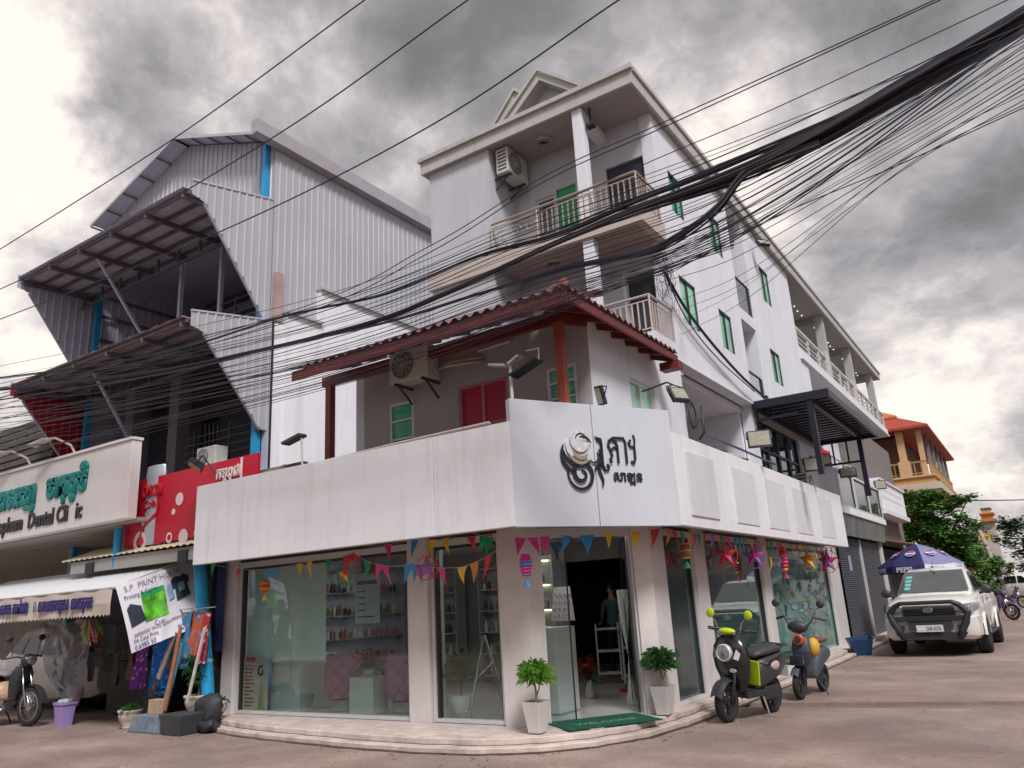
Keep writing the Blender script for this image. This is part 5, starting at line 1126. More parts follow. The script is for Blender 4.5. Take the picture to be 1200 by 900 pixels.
# hipped red roof with an orange upper tier
def hip(x0, x1, y0, y1, z0, zr, rx0, rx1, ry0, ry1, m, t=.12):
    s = MB(); b_ = [(x0, y0, z0), (x1, y0, z0), (x1, y1, z0), (x0, y1, z0)]; t_ = [(rx0, ry0, zr), (rx1, ry0, zr), (rx1, ry1, zr), (rx0, ry1, zr)]
    s.add([(p[0], p[1], p[2] - t) for p in b_] + b_ + t_, [(3, 2, 1, 0), (0, 1, 5, 4), (1, 2, 6, 5), (2, 3, 7, 6), (3, 0, 4, 7), (4, 5, 9, 8), (5, 6, 10, 9), (6, 7, 11, 10), (7, 4, 8, 11), (8, 9, 10, 11)])
    return s.build('roof', m, OH)
hip(-11.5, -3.3, 43.6, 58.5, 9.22, 10.1, -10, -4.9, 45.2, 56.5, RDR); hip(-10.6, -4.8, 45.0, 56.6, 10.15, 11.6, -8, -7.2, 47.5, 54, ORR)

# ------------------------------------------------------------------ umbrella
def umbrella():
    U = thing('market_umbrella', 'dark blue PEPSI umbrella with round emblem and one pale panel standing behind the white pickup', 'umbrella', (-2.62, 23.4, 0), rz=R(12))
    NV = mat('umbrella_navy', (.016, .018, .10), .55, var=.15, scale=3); NV2 = mat('umbrella_lilac', (.20, .19, .36), .55, var=.12, scale=3); WH = mat('umbrella_white', (.62, .62, .66), .55, var=.08)
    n = 8; r_ = 1.02; zt, ze = 2.53, 1.98
    for k in range(n):
        a0, a1 = 2 * math.pi * k / n, 2 * math.pi * (k + 1) / n; s = MB(); rows_ = []
        for j in range(6):
            t_ = j / 5; rr = r_ * t_; zz = zt - (zt - ze) * t_ ** 1.35; row = []
            for i in range(5):
                a = a0 + (a1 - a0) * i / 4; sag = 1 - .045 * math.sin(math.pi * i / 4) * t_; row.append((rr * sag * math.cos(a), rr * sag * math.sin(a), zz - .03 * math.sin(math.pi * i / 4) * t_))
            rows_.append(row)
        if k == 0: rows_[0] = [(x * 1, y, z) for x, y, z in rows_[0]]
        s.grid(rows_); pm_ = NV2 if k in (6, 7) else NV; o = s.build('canopy_panel', pm_, U, smooth=True)
        s = MB(); rows_ = []
        for i in range(9):
            a = a0 + (a1 - a0) * i / 8; sag = 1 - .045 * math.sin(math.pi * i / 8); x_, y_ = r_ * sag * math.cos(a), r_ * sag * math.sin(a); zz = ze - .03 * math.sin(math.pi * i / 8)
            rows_.append([(x_, y_, zz), (x_ * 1.01, y_ * 1.01, zz - .17 + .015 * math.sin(i * 3))])
        s.grid(rows_); v = s.build('valance', WH if k in (6, 7) else NV, o)
        am = (a0 + a1) / 2; ud = Vector((-math.sin(am), math.cos(am), 0)); rr = r_ * 1.005 * .955
        words3d('PEPSI', .17, 'valance_lettering', WH, o, (rr * math.cos(am) * 1.015 - ud.x * .29, rr * math.sin(am) * 1.015 - ud.y * .29, ze - .165), ud, (0, 0, 1), extrude=.001, bold=.005, stretch=1.05)
        # round emblem on the panel
        c_ = Vector((.60 * r_ * math.cos(am), .60 * r_ * math.sin(am), zt - (zt - ze) * .60 ** 1.35 + .018)); out_ = Vector((math.cos(am), math.sin(am), -.62)).normalized()
        s = MB(); s.poly(*[tuple(c_ + ud * .13 * math.cos(t) + out_ * .13 * math.sin(t)) for t in [2 * math.pi * i / 16 for i in range(16)]]); s.build('emblem', WH, o)
        for sg, m_ in ((1, mat('emblem_blue', (.03, .08, .45), .5, var=0) if not bpy.data.materials.get('emblem_blue') else bpy.data.materials['emblem_blue']), (-1, mat('emblem_red', (.45, .03, .05), .5, var=0) if not bpy.data.materials.get('emblem_red') else bpy.data.materials['emblem_red'])):
            s = MB(); s.poly(*[tuple(c_ + Vector((0, 0, .006)) + ud * .11 * math.cos(t) + out_ * (sg * (.03 + .08 * math.sin(t)))) for t in [math.pi * i / 8 for i in range(9)]]); s.build('emblem', m_, o)
    s = MB(); s.tube([(0, 0, 0), (0, 0, 2.52)], .02, 8); s.build('pole', ALU, U); s = MB(); s.lathe((0, 0, 2.52), [(.03, 0), (.02, .04), (.004, .07)], 8); s.build('finial', ALU, U)
    for k in range(8): a = 2 * math.pi * k / 8; s = MB(); s.tube([(0, 0, 2.1), (.6 * math.cos(a), .6 * math.sin(a), 2.22)], .007, 4); s.build('rib', ALU, U)
    s = MB(); s.lathe((0, 0, 0), [(.25, 0), (.25, .07), (.1, .12)], 14); s.build('base', CONC, U)
umbrella()

# ------------------------------------------------------------------ trees
def leafmat(name, a, b):
    m = bpy.data.materials.new(name); m.use_nodes = True; t = m.node_tree; p = t.nodes['Principled BSDF']; p.inputs['Roughness'].default_value = .55
    c = t.nodes.new('ShaderNodeTexCoord'); n = t.nodes.new('ShaderNodeTexNoise'); n.inputs['Scale'].default_value = 1.6; n.inputs['Detail'].default_value = 4; t.links.new(c.outputs['Object'], n.inputs['Vector'])
    r = t.nodes.new('ShaderNodeValToRGB'); r.color_ramp.elements[0].position = .35; r.color_ramp.elements[1].position = .65; r.color_ramp.elements[0].color = (*a, 1); r.color_ramp.elements[1].color = (*b, 1)
    t.links.new(n.outputs['Fac'], r.inputs[0]); t.links.new(r.outputs[0], p.inputs['Base Color']); p.inputs['Subsurface Weight'].default_value = 0; return m
LF1 = leafmat('leaf_mid_green', (.035, .10, .02), (.11, .27, .045)); LF2 = leafmat('leaf_dark_green', (.015, .045, .018), (.04, .10, .03)); LF3 = leafmat('leaf_fresh_green', (.06, .17, .03), (.16, .34, .06))
BARK = mat('bark', (.16, .13, .11), .9, var=.3, scale=6, bump=.5)
def tree(name, label, loc, blobs, n, ls, lm, trunk, limbs, group=None, seed=1, flat=.75):
    random.seed(seed); T = thing(name, label, 'tree', loc, group=group); s = MB()
    tot = sum(b[3] ** 2 * b[4] for b in blobs)
    for bx, by, bz, br, fz in blobs:
        # each blob is made of clumps, with gaps between them
        nc = max(6, int(26 * br)); cl = []
        for _ in range(nc):
            d_ = Vector((random.gauss(0, 1), random.gauss(0, 1), random.gauss(0, 1))).normalized() * br * random.uniform(.55, 1.0); cl.append(Vector((bx + d_.x, by + d_.y, bz + d_.z * fz)))
        k_ = int(n * br ** 2 * fz / tot)
        for _ in range(k_):
            c_ = random.choice(cl); cr = br * .34; p_ = c_ + Vector((random.gauss(0, cr * .55), random.gauss(0, cr * .55), random.gauss(0, cr * .34)))
            a = random.uniform(0, 6.28); ti = random.uniform(-.7, .7); u = Vector((math.cos(a), math.sin(a), ti * .6)).normalized(); v = Vector((-math.sin(a), math.cos(a), random.uniform(-.7, .7))).normalized(); l_ = ls * random.uniform(.6, 1.3)
            s.add([p_ - u * l_, p_ - v * l_ * .42, p_ + u * l_, p_ + v * l_ * .42], [(0, 1, 2, 3)])
    s.build('crown', lm, T, kind='stuff')
    s = MB(); s.tube(trunk[0], trunk[1], 8); tr = s.build('trunk', BARK, T, smooth=True)
    for pts, rs in limbs: s = MB(); s.tube(pts, rs, 6); s.build('limb', BARK, tr, smooth=True)
    return T
# the leafy street tree in front of the orange house
tree('street_tree', 'broad green street tree with a spreading flat branch, in front of the orange house', (-3.6, 38.5, 0),
     [(-1.2, 0, 2.9, .95, .9), (-.7, .3, 3.9, .9, .7), (.1, 0, 4.5, .95, .6), (-.2, 0, 5.0, .8, .5), (.9, 0, 3.6, .9, .7), (.2, 0, 3.3, 1.05, .8), (.6, .2, 2.4, 1.0, .9), (-.4, -.3, 2.1, 1.0, .8), (.9, 0, 4.75, .6, .4), (1.5, .1, 4.9, .5, .3), (.2, 0, 5.1, .65, .4), (-1.5, 0, 2.0, .7, .9), (1.0, 0, 1.9, .6, .9)], 26000, .10, LF1,
     ([(0.1, 0, 0), (.05, .05, 1.2), (0, 0, 2.4), (-.1, 0, 3.6)], [.16, .13, .11, .06]), [([(0, 0, 2.0), (.7, 0, 3.4), (1.6, 0, 4.8)], [.09, .06, .02]), ([(0, 0, 1.6), (-.7, 0, 2.6), (-1.1, .2, 3.6)], [.08, .05, .02])], seed=4)
tree('street_tree', 'lower bright green bush-like tree spilling beside the white pole at the street edge', (-2.2, 44, 0), [(0, 0, 2.1, .8, 1.0), (.3, 0, 1.3, .7, .9), (-.3, 0, 2.9, .6, .8), (.7, 0, 2.0, .5, .9), (-.9, 0, 1.7, .7, .9)], 6000, .09, LF3, ([(0, 0, 0), (0, 0, 2.2)], [.12, .07]), [([(0, 0, 1.2), (.5, 0, 2.1)], [.05, .02])], seed=6)
tree('dark_tree', 'tall dark green tree at the right end of the street', (-.6, 66, 0), [(0, 0, 4.2, 1.5, .9), (1.6, 0, 3.6, 1.5, 1.0), (.4, 0, 2.3, 1.4, .8), (2.8, 0, 4.2, 1.6, .8), (-.8, 0, 5.2, .8, .5), (3.0, 0, 2.2, 1.4, .8), (1.6, 0, 1.6, 1.2, .8)], 9000, .17, LF2, ([(0, 0, 0), (0, 0, 4)], [.2, .1]), [([(0, 0, 2), (1.5, 0, 3.8)], [.1, .04])], seed=7)
tree('dark_tree', 'dark green tree behind the bright street bush, left of the pale pole', (-4.4, 58, 0), [(0, 0, 3.4, 1.3, .9), (1.2, 0, 2.4, 1.2, .9), (-1.2, 0, 2.8, 1.3, .9), (1.4, 0, 4.2, .9, .6)], 6000, .15, LF2, ([(0, 0, 0), (0, 0, 3)], [.2, .1]), [([(0, 0, 2), (1, 0, 3.4)], [.1, .04])], seed=8)
# pale dead palm-like pole trunk, yellow sign board and far buildings
s = MB(); s.tube([(-1.75, 52, 0), (-2.1, 52, 2.2), (-2.45, 52, 4.2)], [.16, .13, .10], 8); tag(s.build('pale_trunk', mat('pale_bark', (.36, .33, .30), .9, var=.3, scale=5), smooth=True), 'pale bare leaning trunk between the bright bush and the dark tree', 'tree trunk')
YS = thing('yellow_sign', 'small yellow sign board with dark lettering among the far leaves', 'sign', (-2.45, 56, 3.75)); YS.scale = (.6,) * 3; s = MB(); s.box(-.55, .55, -.04, .04, -.05, .42); s.build('board', mat('yellow_board', (.60, .42, .02), .5, var=.15), YS); s = MB(); s.poly((-.5, -.04, .42), (.5, -.04, .42), (0, -.04, .75)); s.build('crest', bpy.data.materials['yellow_board'], YS)
for k in range(2): s = MB(); s.box(-.4 + .1 * k, .4 - .1 * k, -.06, -.045, .25 - .16 * k, .31 - .16 * k); s.build('text_line', DARK, YS)
s = MB(); s.tube([(0, 0, -6.2), (0, 0, 0)], .05, 6); s.build('post', CONC, YS)
FB = thing('far_orange_building', 'small far orange tower with stepped roofs above the street tree', 'building', (-2.6, 75, 0), world=True)
s = MB(); s.box(-4.2, -2.4, 75, 78, 0, 5.9); s.build('wall', mat('far_pale_wall', (.45, .42, .38), .8, var=.1), FB); s = MB(); s.box(-3.3, -2.2, 74.6, 78, 5.9, 6.1); s.build('eave', ORR, FB); s = MB(); s.box(-3.2, -2.4, 75, 77.5, 6.1, 6.5); s.build('wall', OR, FB); s = MB(); s.box(-3.3, -2.25, 74.8, 77.7, 6.5, 6.62); s.build('eave', ORR, FB); s = MB(); s.box(-3.1, -2.5, 75, 77, 6.62, 6.95); s.build('wall', ORT, FB)
s = MB(); s.box(-3.15, -2.4, 74.9, 77.2, 6.95, 7.03); s.build('roof', DGREY, FB)
FR = thing('far_street_row', 'low dim row of far shopfronts closing the street behind the motorbikes', 'building', (-6, 62, 0), world=True)
s = MB(); s.box(-14, -4.0, 60.5, 61.5, 0, 3.6); s.build('wall', mat('far_row_wall', (.20, .17, .16), .8, var=.3), FR); s = MB(); s.box(-5.6, -4.4, 60.3, 60.49, 0, 2.6); s.build('door', mat('far_maroon', (.22, .02, .03), .7), FR)
GT = thing('street_gate', 'maroon gate leaf and orange gatepost seen past the pickup windscreen', 'gate', (-3.2, 41.5, 0)); s = MB(); s.box(-.5, .18, -.05, .05, 0, 2.3); s.build('leaf', mat('maroon_gate', (.25, .015, .03), .6, var=.15), GT); s = MB(); s.box(.22, .42, -.1, .1, 0, 2.5); s.build('post', WHITE, GT); s = MB(); s.box(.46, .74, -.1, .1, 0, 2.3); s.build('post', OR, GT)
# buildings that close the far end of the street, beyond the trees

# ------------------------------------------------------------------ white pickup
CARW = mat('car_white', (.70, .68, .65), .28, var=.03, coat=.6); TYRE = mat('tyre_rubber', (.018, .018, .019), .8, var=.2, scale=8); DG = mat('dark_grey_plastic', (.035, .036, .042), .5, var=.1)
SCREEN = glass('windscreen', (.25, .28, .28), .16, .02, .55, (.10, .12, .11)); LENS = glass('lamp_lens', (.7, .72, .75), .2, .03, .45, (.45, .45, .47)); RIM = mat('alloy_rim', (.42, .42, .44), .3, metal=.9, var=.05)
def loft(mb, secs):
    """secs: (y, [(x, z) from bottom centre round to top centre]) mirrored about x=0"""
    rows_ = []
    for y, pts in secs: rows_.append([(x, y, z) for x, z in pts] + [(-x, y, z) for x, z in pts[::-1]])
    mb.grid(rows_, close=True); n = len(rows_[0]); o = len(mb.v) - n * len(rows_)
    mb.f.append([o + i for i in range(n)][::-1]); mb.mi.append(mb.cur); mb.f.append([o + n * (len(rows_) - 1) + i for i in range(n)]); mb.mi.append(mb.cur)
def wheel(par, x, y, r_, w_, rim=RIM, spokes=6, steer=0):
    s = MB(); s.lathe((0, 0, 0), [(r_ * .62, -w_ / 2), (r_ * .92, -w_ / 2), (r_, -w_ * .36), (r_, w_ * .36), (r_ * .92, w_ / 2), (r_ * .62, w_ / 2)], 26, axis='x'); o = s.build('wheel', TYRE, par, smooth=False, loc=(x, y, r_))
    s = MB(); s.lathe((0, 0, 0), [(r_ * .60, -w_ * .46), (r_ * .64, -w_ * .46), (r_ * .64, w_ * .46), (r_ * .60, w_ * .46)], 22, axis='x')
    for k in range(spokes):
        a = 2 * math.pi * k / spokes; s.bar((w_ * .3 * (1 if x > 0 else -1), 0, 0), (w_ * .36 * (1 if x > 0 else -1), math.cos(a) * r_ * .62, math.sin(a) * r_ * .62), r_ * .16, .03, up=(1, 0, 0))
    s.lathe((0, 0, 0), [(r_ * .16, -w_ * .40), (r_ * .16, w_ * .42)], 10, axis='x'); s.build('rim', rim, o); return o
def pickup():
    P = thing('pickup_truck', 'white double-cab pickup with black front guard facing the camera at the kerb, plate 2AB 6576', 'pickup', (-2.20, 19.45, 0), rz=R(-1.5))
    low = lambda w_, z0, zb, zt, rt: [(0, z0), (w_ * .86, z0), (w_ * .97, z0 + .10), (w_, zb * .55 + z0 * .45), (w_, zb), (w_ * .965, zb + (zt - zb) * .5), (w_ * rt, zt - .03), (w_ * rt * .8, zt + .005), (0, zt + .02)]
    s = MB(); loft(s, [(.06, low(.78, .42, .80, .96, .86)), (.14, low(.88, .36, .84, 1.04, .86)), (.34, low(.935, .36, .90, 1.14, .86)), (.75, low(.955, .38, .95, 1.20, .86)), (1.30, low(.955, .40, .98, 1.25, .86)), (1.5, low(.955, .40, .98, 1.26, .88)), (3.45, low(.955, .40, 1.02, 1.24, .93)), (3.50, low(.955, .42, 1.02, 1.22, .95)), (5.15, low(.955, .45, 1.05, 1.22, .96)), (5.22, low(.93, .5, 1.05, 1.21, .96))])
    body = s.build('body', CARW, P, smooth=True); md = body.modifiers.new('edge', 'EDGE_SPLIT'); md.split_angle = R(38)
    # cab greenhouse
    cab = lambda y, wb, zb, wt, zt: (y, [(0, zb), (wb, zb), (wb * .5 + wt * .5 + .01, zb * .5 + zt * .5), (wt, zt - .06), (wt * .88, zt), (0, zt + (.025 if y > 2.1 else 0))])
    s = MB(); loft(s, [cab(1.32, .80, 1.22, .78, 1.262), cab(2.02, .83, 1.22, .66, 1.80), cab(2.35, .83, 1.22, .655, 1.85), cab(3.15, .83, 1.22, .64, 1.83), cab(3.42, .82, 1.22, .63, 1.76), cab(3.52, .80, 1.22, .65, 1.30)]); s.build('cab', CARW, P, smooth=True).modifiers.new('edge', 'EDGE_SPLIT').split_angle = R(40)
    s = MB(); s.poly((-.735, 1.36, 1.325), (.735, 1.36, 1.325), (.62, 1.975, 1.80), (-.62, 1.975, 1.80)); o = s.build('windscreen', SCREEN, P)
    s = MB(); s.add([(-.735, 1.36, 1.305), (-.60, 1.36, 1.305), (-.50, 1.93, 1.765), (-.60, 1.93, 1.765)], [(0, 1, 2, 3)])
    st_ = MB()
    for k in range(4): st_.poly((-.62 + k * .012, 1.42 + k * .11, 1.38 + k * .085), (-.49 + k * .012, 1.42 + k * .11, 1.38 + k * .085), (-.48 + k * .012, 1.50 + k * .11, 1.38 + k * .085 + .062), (-.61 + k * .012, 1.50 + k * .11, 1.38 + k * .085 + .062))
    st_.build('inspection_sticker', mat('sticker_teal', (.15, .5, .45), .5, var=.5, scale=30), o); st_ = MB(); st_.poly((.30, 1.36, 1.30), (.60, 1.36, 1.30), (.585, 1.40, 1.34), (.30, 1.40, 1.34)); st_.build('paper', WH_ if False else SHELF, o)
    s = MB(); s.tube([(-.5, 1.36, 1.285), (-.05, 1.40, 1.33)], .008, 4); s.tube([(.15, 1.36, 1.285), (.6, 1.40, 1.33)], .008, 4); s.build('wiper', DG, P)
    for sg in (-1, 1):
        for (ya, yb, yc, yd) in ((1.62, 2.55, 2.48, 2.10), (2.62, 3.36, 3.22, 2.58)):
            s = MB(); x0_, x1_ = .842 * sg, .69 * sg; s.poly((x0_, ya, 1.30), (x0_, yb, 1.30), (x1_, yc, 1.74), (x1_, yd, 1.74)); s.build('side_window', SCREEN, P)
        s = MB(); s.box(sg * .958 - .01, sg * .958 + .012, 2.55, 2.70, 1.08, 1.12); s.build('door_handle', CHROME, P)
        s = MB(); s.box(sg * .95 - .005, sg * .95 + .005, 1.52, 1.53, .5, 1.2); s.box(sg * .95 - .005, sg * .95 + .005, 2.50, 2.51, .5, 1.2); s.build('door_seam', DG, P)
        s = MB(); s.ball((sg * 1.06, 1.62, 1.32), .12, 12, 8, (1.0, .55, .8)); s.bar((sg * .9, 1.66, 1.24), (sg * 1.02, 1.64, 1.28), .06); s.build('mirror', DG, P, smooth=True)
        # wheel arches and flares
        for yy in (.98, 4.05):
            s = MB(); rows_ = []
            for i in range(15):
                a = math.pi * i / 14; rows_.append([(sg * (.955), yy + .47 * math.cos(a), .40 + .47 * math.sin(a)), (sg * 1.0, yy + .455 * math.cos(a), .40 + .455 * math.sin(a)), (sg * 1.0, yy + .40 * math.cos(a), .40 + .40 * math.sin(a)), (sg * .8, yy + .40 * math.cos(a), .40 + .40 * math.sin(a))])
            s.grid(rows_); s.build('wheel_arch', CARW, P, smooth=True)
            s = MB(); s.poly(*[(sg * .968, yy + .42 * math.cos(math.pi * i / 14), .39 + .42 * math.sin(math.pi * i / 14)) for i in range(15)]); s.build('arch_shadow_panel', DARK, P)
            wheel(P, sg * .87, yy, .375, .26)
        # lamps
        s = MB(); s.add([(sg * .52, -.03, .93), (sg * .85, .03, .89), (sg * .965, .40, .97), (sg * .955, .44, 1.08), (sg * .82, .08, 1.085), (sg * .50, -.02, 1.035)], [(0, 1, 4, 5), (1, 2, 3, 4)] if sg > 0 else [(5, 4, 1, 0), (4, 3, 2, 1)]); o = s.build('headlight', LENS, P)
        s = MB(); s.ball((sg * .64, .02, .985), .045, 10, 6); s.ball((sg * .76, .05, .985), .04, 10, 6); s.build('lamp_unit', CHROME, o); s = MB(); s.poly((sg * .50, .01, .925), (sg * .85, .06, .895), (sg * .82, .10, 1.07), (sg * .5, .01, 1.03)); s.build('lamp_housing', DG, o)
        s = MB(); s.add([(sg * .60, .04, .54), (sg * .86, .16, .54), (sg * .86, .16, .72), (sg * .60, .04, .72), (sg * .60, .14, .54), (sg * .86, .22, .54), (sg * .86, .22, .72), (sg * .60, .14, .72)], [(0, 1, 2, 3), (4, 7, 6, 5), (0, 4, 5, 1), (3, 2, 6, 7)]); o = s.build('fog_lamp', DG, P); s = MB(); s.ball((sg * .72, .09, .63), .045, 10, 6, (1, .6, 1)); s.build('lamp_unit', CHROME, o)
    # bumper
    s = MB(); loft(s, [(-.02, [(0, .40), (.60, .40), (.72, .45), (.74, .60), (.70, .74), (.55, .78), (0, .78)]), (.10, [(0, .34), (.80, .34), (.90, .42), (.92, .60), (.90, .80), (.7, .84), (0, .84)]), (.35, [(0, .34), (.86, .34), (.94, .42), (.955, .60), (.955, .82), (.8, .86), (0, .86)])]); s.build('bumper', CARW, P, smooth=True).modifiers.new('edge', 'EDGE_SPLIT').split_angle = R(40)
    s = MB(); s.prism([(-.50, .02, .82), (.50, .02, .82), (.56, .05, 1.02), (.46, .07, 1.06), (-.46, .07, 1.06), (-.56, .05, 1.02)], (0, .06, 0)); gr = s.build('grille', DG, P)
    for k in range(3): s = MB(); s.box(-.47, .47, .0, .02, .87 + k * .055, .89 + k * .055); s.build('slat', BLACK if k % 2 else DG, gr)
    s = MB(); s.tube([(-.50, .0, 1.05), (.50, .0, 1.05)], .014, 6); s.build('chrome_strip', CHROME, gr)
    s = MB(); s.lathe((0, -.02, .965), [(.10, 0), (.10, -.015), (.082, -.02), (.08, -.005)], 20, axis='y', sy=.72); s.lathe((0, -.03, .965), [(.035, 0), (.035, -.012)], 14, axis='y', sy=1.6); s.build('badge', CHROME, gr)
    # black guard: bent side plates and cross bars
    s = MB()
    for sg in (-1, 1):
        s.tube([(sg * .50, -.16, 1.12), (sg * .62, -.13, 1.06), (sg * .76, -.10, .90), (sg * .70, -.14, .70), (sg * .60, -.16, .52), (sg * .54, -.14, .40)], [.05, .06, .075, .075, .07, .05], 8)
        s.bar((sg * .55, -.1, .6), (sg * .55, .2, .55), .06, .1)
    s.tube([(-.52, -.17, 1.12), (.52, -.17, 1.12)], .045, 8); s.prism([(-.70, -.15, .74), (.70, -.15, .74), (.66, -.15, .84), (-.66, -.15, .84)], (0, .08, 0)); s.prism([(-.60, -.16, .36), (.60, -.16, .36), (.70, -.14, .50), (-.70, -.14, .50)], (0, .16, 0)); s.build('bull_bar', mat('guard_black', (.02, .021, .026), .45, var=.15), P, smooth=False, bevel=.008)
    s = MB(); s.box(-.42, .42, -.13, -.02, .56, .74); s.build('bumper_grille', DG, P)
    s = MB(); s.box(-.26, .26, -.20, -.185, .52, .66); o = s.build('number_plate', mat('plate_white', (.62, .60, .62), .5, var=.05), P); words3d('2AB 6576', .115, 'plate_lettering', mat('plate_navy', (.03, .03, .12), .5, var=0), o, (-.07, -.203, .55), (1, 0, 0), (0, 0, 1), extrude=.001, stretch=.62); s = MB(); s.box(-.24, -.10, -.203, -.202, .55, .62); s.build('plate_symbol', PATCH, o)
    s = MB(); s.box(-.02, .02, 1.9, 2.1, 1.87, 1.9); s.tube([(0, 2.0, 1.88), (0, 2.15, 2.02)], .006, 4); s.build('aerial', DG, P)
    s = MB(); s.box(-.75, .75, .5, 5.0, .30, .42); s.build('underbody', DARK, P)
    for sg in (-1, 1): s = MB(); s.bar((sg * .93, 1.5, .38), (sg * .93, 3.5, .38), .14, .04); s.build('side_step', DG, P)
pickup()

# ------------------------------------------------------------------ white car half hidden under the awning
PC_ = thing('parked_car', 'white hatchback parked under the dental soffit behind the moped', 'car', (-17.75, 9.45, 0), rz=R(90))
lowc = lambda w_, z0, zb: [(0, z0), (w_ * .9, z0), (w_, z0 + .15), (w_, zb - .12), (w_ * .96, zb), (0, zb)]
s = MB(); loft(s, [(-2.0, lowc(.70, .35, .80)), (-1.85, lowc(.82, .28, .92)), (-1.0, lowc(.87, .25, 1.02)), (1.3, lowc(.87, .25, 1.06)), (1.85, lowc(.84, .3, 1.02)), (1.98, lowc(.75, .38, .9))]); b_ = s.build('body', CARW, PC_, smooth=True); b_.modifiers.new('edge', 'EDGE_SPLIT').split_angle = R(40)
cb = lambda y, wb, wt, zt: (y, [(0, 1.0), (wb, 1.0), ((wb + wt) / 2 + .02, (1.0 + zt) / 2), (wt, zt - .05), (wt * .85, zt), (0, zt + .02)])
s = MB(); loft(s, [cb(-1.05, .80, .78, 1.06), cb(-.35, .84, .64, 1.62), cb(.4, .84, .64, 1.68), cb(1.2, .82, .62, 1.60), cb(1.75, .76, .66, 1.10)]); s.build('cab', CARW, PC_, smooth=True).modifiers.new('edge', 'EDGE_SPLIT').split_angle = R(40)
for sg in (-1, 1):
    for q in (((.0, 1.10), (.78, 1.10), (.72, 1.50), (.05, 1.53)), ((-.78, 1.10), (-.08, 1.10), (-.05, 1.53), (-.30, 1.50)), ((.86, 1.12), (1.42, 1.16), (1.12, 1.44), (.80, 1.49))):
        s = MB(); s.poly(*[(sg * (.862 - (z_ - 1.05) * .33), y_, z_) for y_, z_ in q]); s.build('side_window', mat('car_window_dark', (.012, .012, .016), .12, var=0) if not bpy.data.materials.get('car_window_dark') else bpy.data.materials['car_window_dark'], PC_)
    for yy in (-1.3, 1.2):
        s = MB(); s.poly(*[(sg * .878, yy + .38 * math.cos(math.pi * i / 14), .34 + .38 * math.sin(math.pi * i / 14)) for i in range(15)]); s.build('wheel_arch', DARK, PC_); wheel(PC_, sg * .80, yy, .31, .2)
    s = MB(); s.box(sg * .872, sg * .89, .60, .78, .90, .93); s.build('door_handle', DG, PC_)

# ------------------------------------------------------------------ scooters
GSB = mat('scooter_black', (.016, .016, .019), .25, var=.1, coat=.4); GSG = mat('scooter_grey', (.045, .045, .05), .35, var=.1); LIME = mat('lime_plastic', (.48, .62, .02), .45, var=.08); CLEARL = LENS
def ms_wheel(par, y, r_, w_, name='wheel', rimc=RIM, spk=5, wire=False):
    s = MB(); prof = [(r_ * .72, -w_ * .4), (r_ * .86, -w_ / 2), (r_ * .97, -w_ * .36), (r_, 0), (r_ * .97, w_ * .36), (r_ * .86, w_ / 2), (r_ * .72, w_ * .4)]; s.lathe((0, 0, 0), prof, 28, axis='x'); o = s.build(name, TYRE, par, loc=(0, y, r_), smooth=True)
    # open the tyre: the lathe closes its ends, so ring the rim over them
    s = MB(); s.grid([[(x_, r2 * math.cos(a), r2 * math.sin(a)) for r2, x_ in ((r_ * .73, -w_ * .42), (r_ * .64, -w_ * .36), (r_ * .64, w_ * .36), (r_ * .73, w_ * .42))] for a in [2 * math.pi * i / 28 for i in range(29)]])
    if wire:
        for k in range(18):
            a = 2 * math.pi * k / 18
            for sg in (-1, 1): s.tube([(sg * .03, .035 * math.cos(a + .3), .035 * math.sin(a + .3)), (sg * .01, r_ * .66 * math.cos(a), r_ * .66 * math.sin(a))], .003, 3, cap=False)
    else:
        for k in range(spk): a = 2 * math.pi * k / spk; s.bar((0, 0, 0), (0, r_ * .66 * math.cos(a), r_ * .66 * math.sin(a)), .05, .03, up=(1, 0, 0))
    s.lathe((0, 0, 0), [(r_ * .2, -w_ * .5), (r_ * .2, w_ * .5)], 12, axis='x'); s.build('rim', rimc, o, smooth=False); return o
def tyre_open(par, y, r_, w_, rimc, wire, name='wheel', spk=5):
    s = MB(); prof = [(r_ * .74, -w_ * .4), (r_ * .86, -w_ / 2), (r_ * .97, -w_ * .36), (r_, 0), (r_ * .97, w_ * .36), (r_ * .86, w_ / 2), (r_ * .74, w_ * .4), (r_ * .70, 0)]
    s.grid([[(x_, rr * math.cos(a), rr * math.sin(a)) for rr, x_ in prof + prof[:1]] for a in [2 * math.pi * i / 32 for i in range(33)]]); o = s.build(name, TYRE, par, loc=(0, y, r_), smooth=True)
    s = MB(); s.grid([[(x_, rr * math.cos(a), rr * math.sin(a)) for rr, x_ in ((r_ * .75, -w_ * .42), (r_ * .66, -w_ * .38), (r_ * .66, w_ * .38), (r_ * .75, w_ * .42))] for a in [2 * math.pi * i / 32 for i in range(33)]])
    if wire:
        for k in range(18):
            a = 2 * math.pi * k / 18
            for sg in (-1, 1): s.tube([(sg * .03, .04 * math.cos(a + .3), .04 * math.sin(a + .3)), (sg * .01, r_ * .68 * math.cos(a), r_ * .68 * math.sin(a))], .0035, 3, cap=False)
    else:
        for k in range(spk): a = 2 * math.pi * k / spk; s.bar((0, 0, 0), (0, r_ * .68 * math.cos(a), r_ * .68 * math.sin(a)), .05, .03, up=(1, 0, 0))
    s.lathe((0, 0, 0), [(r_ * .22, -w_ * .45), (r_ * .22, w_ * .45)], 14, axis='x'); s.build('rim', rimc, o); return o
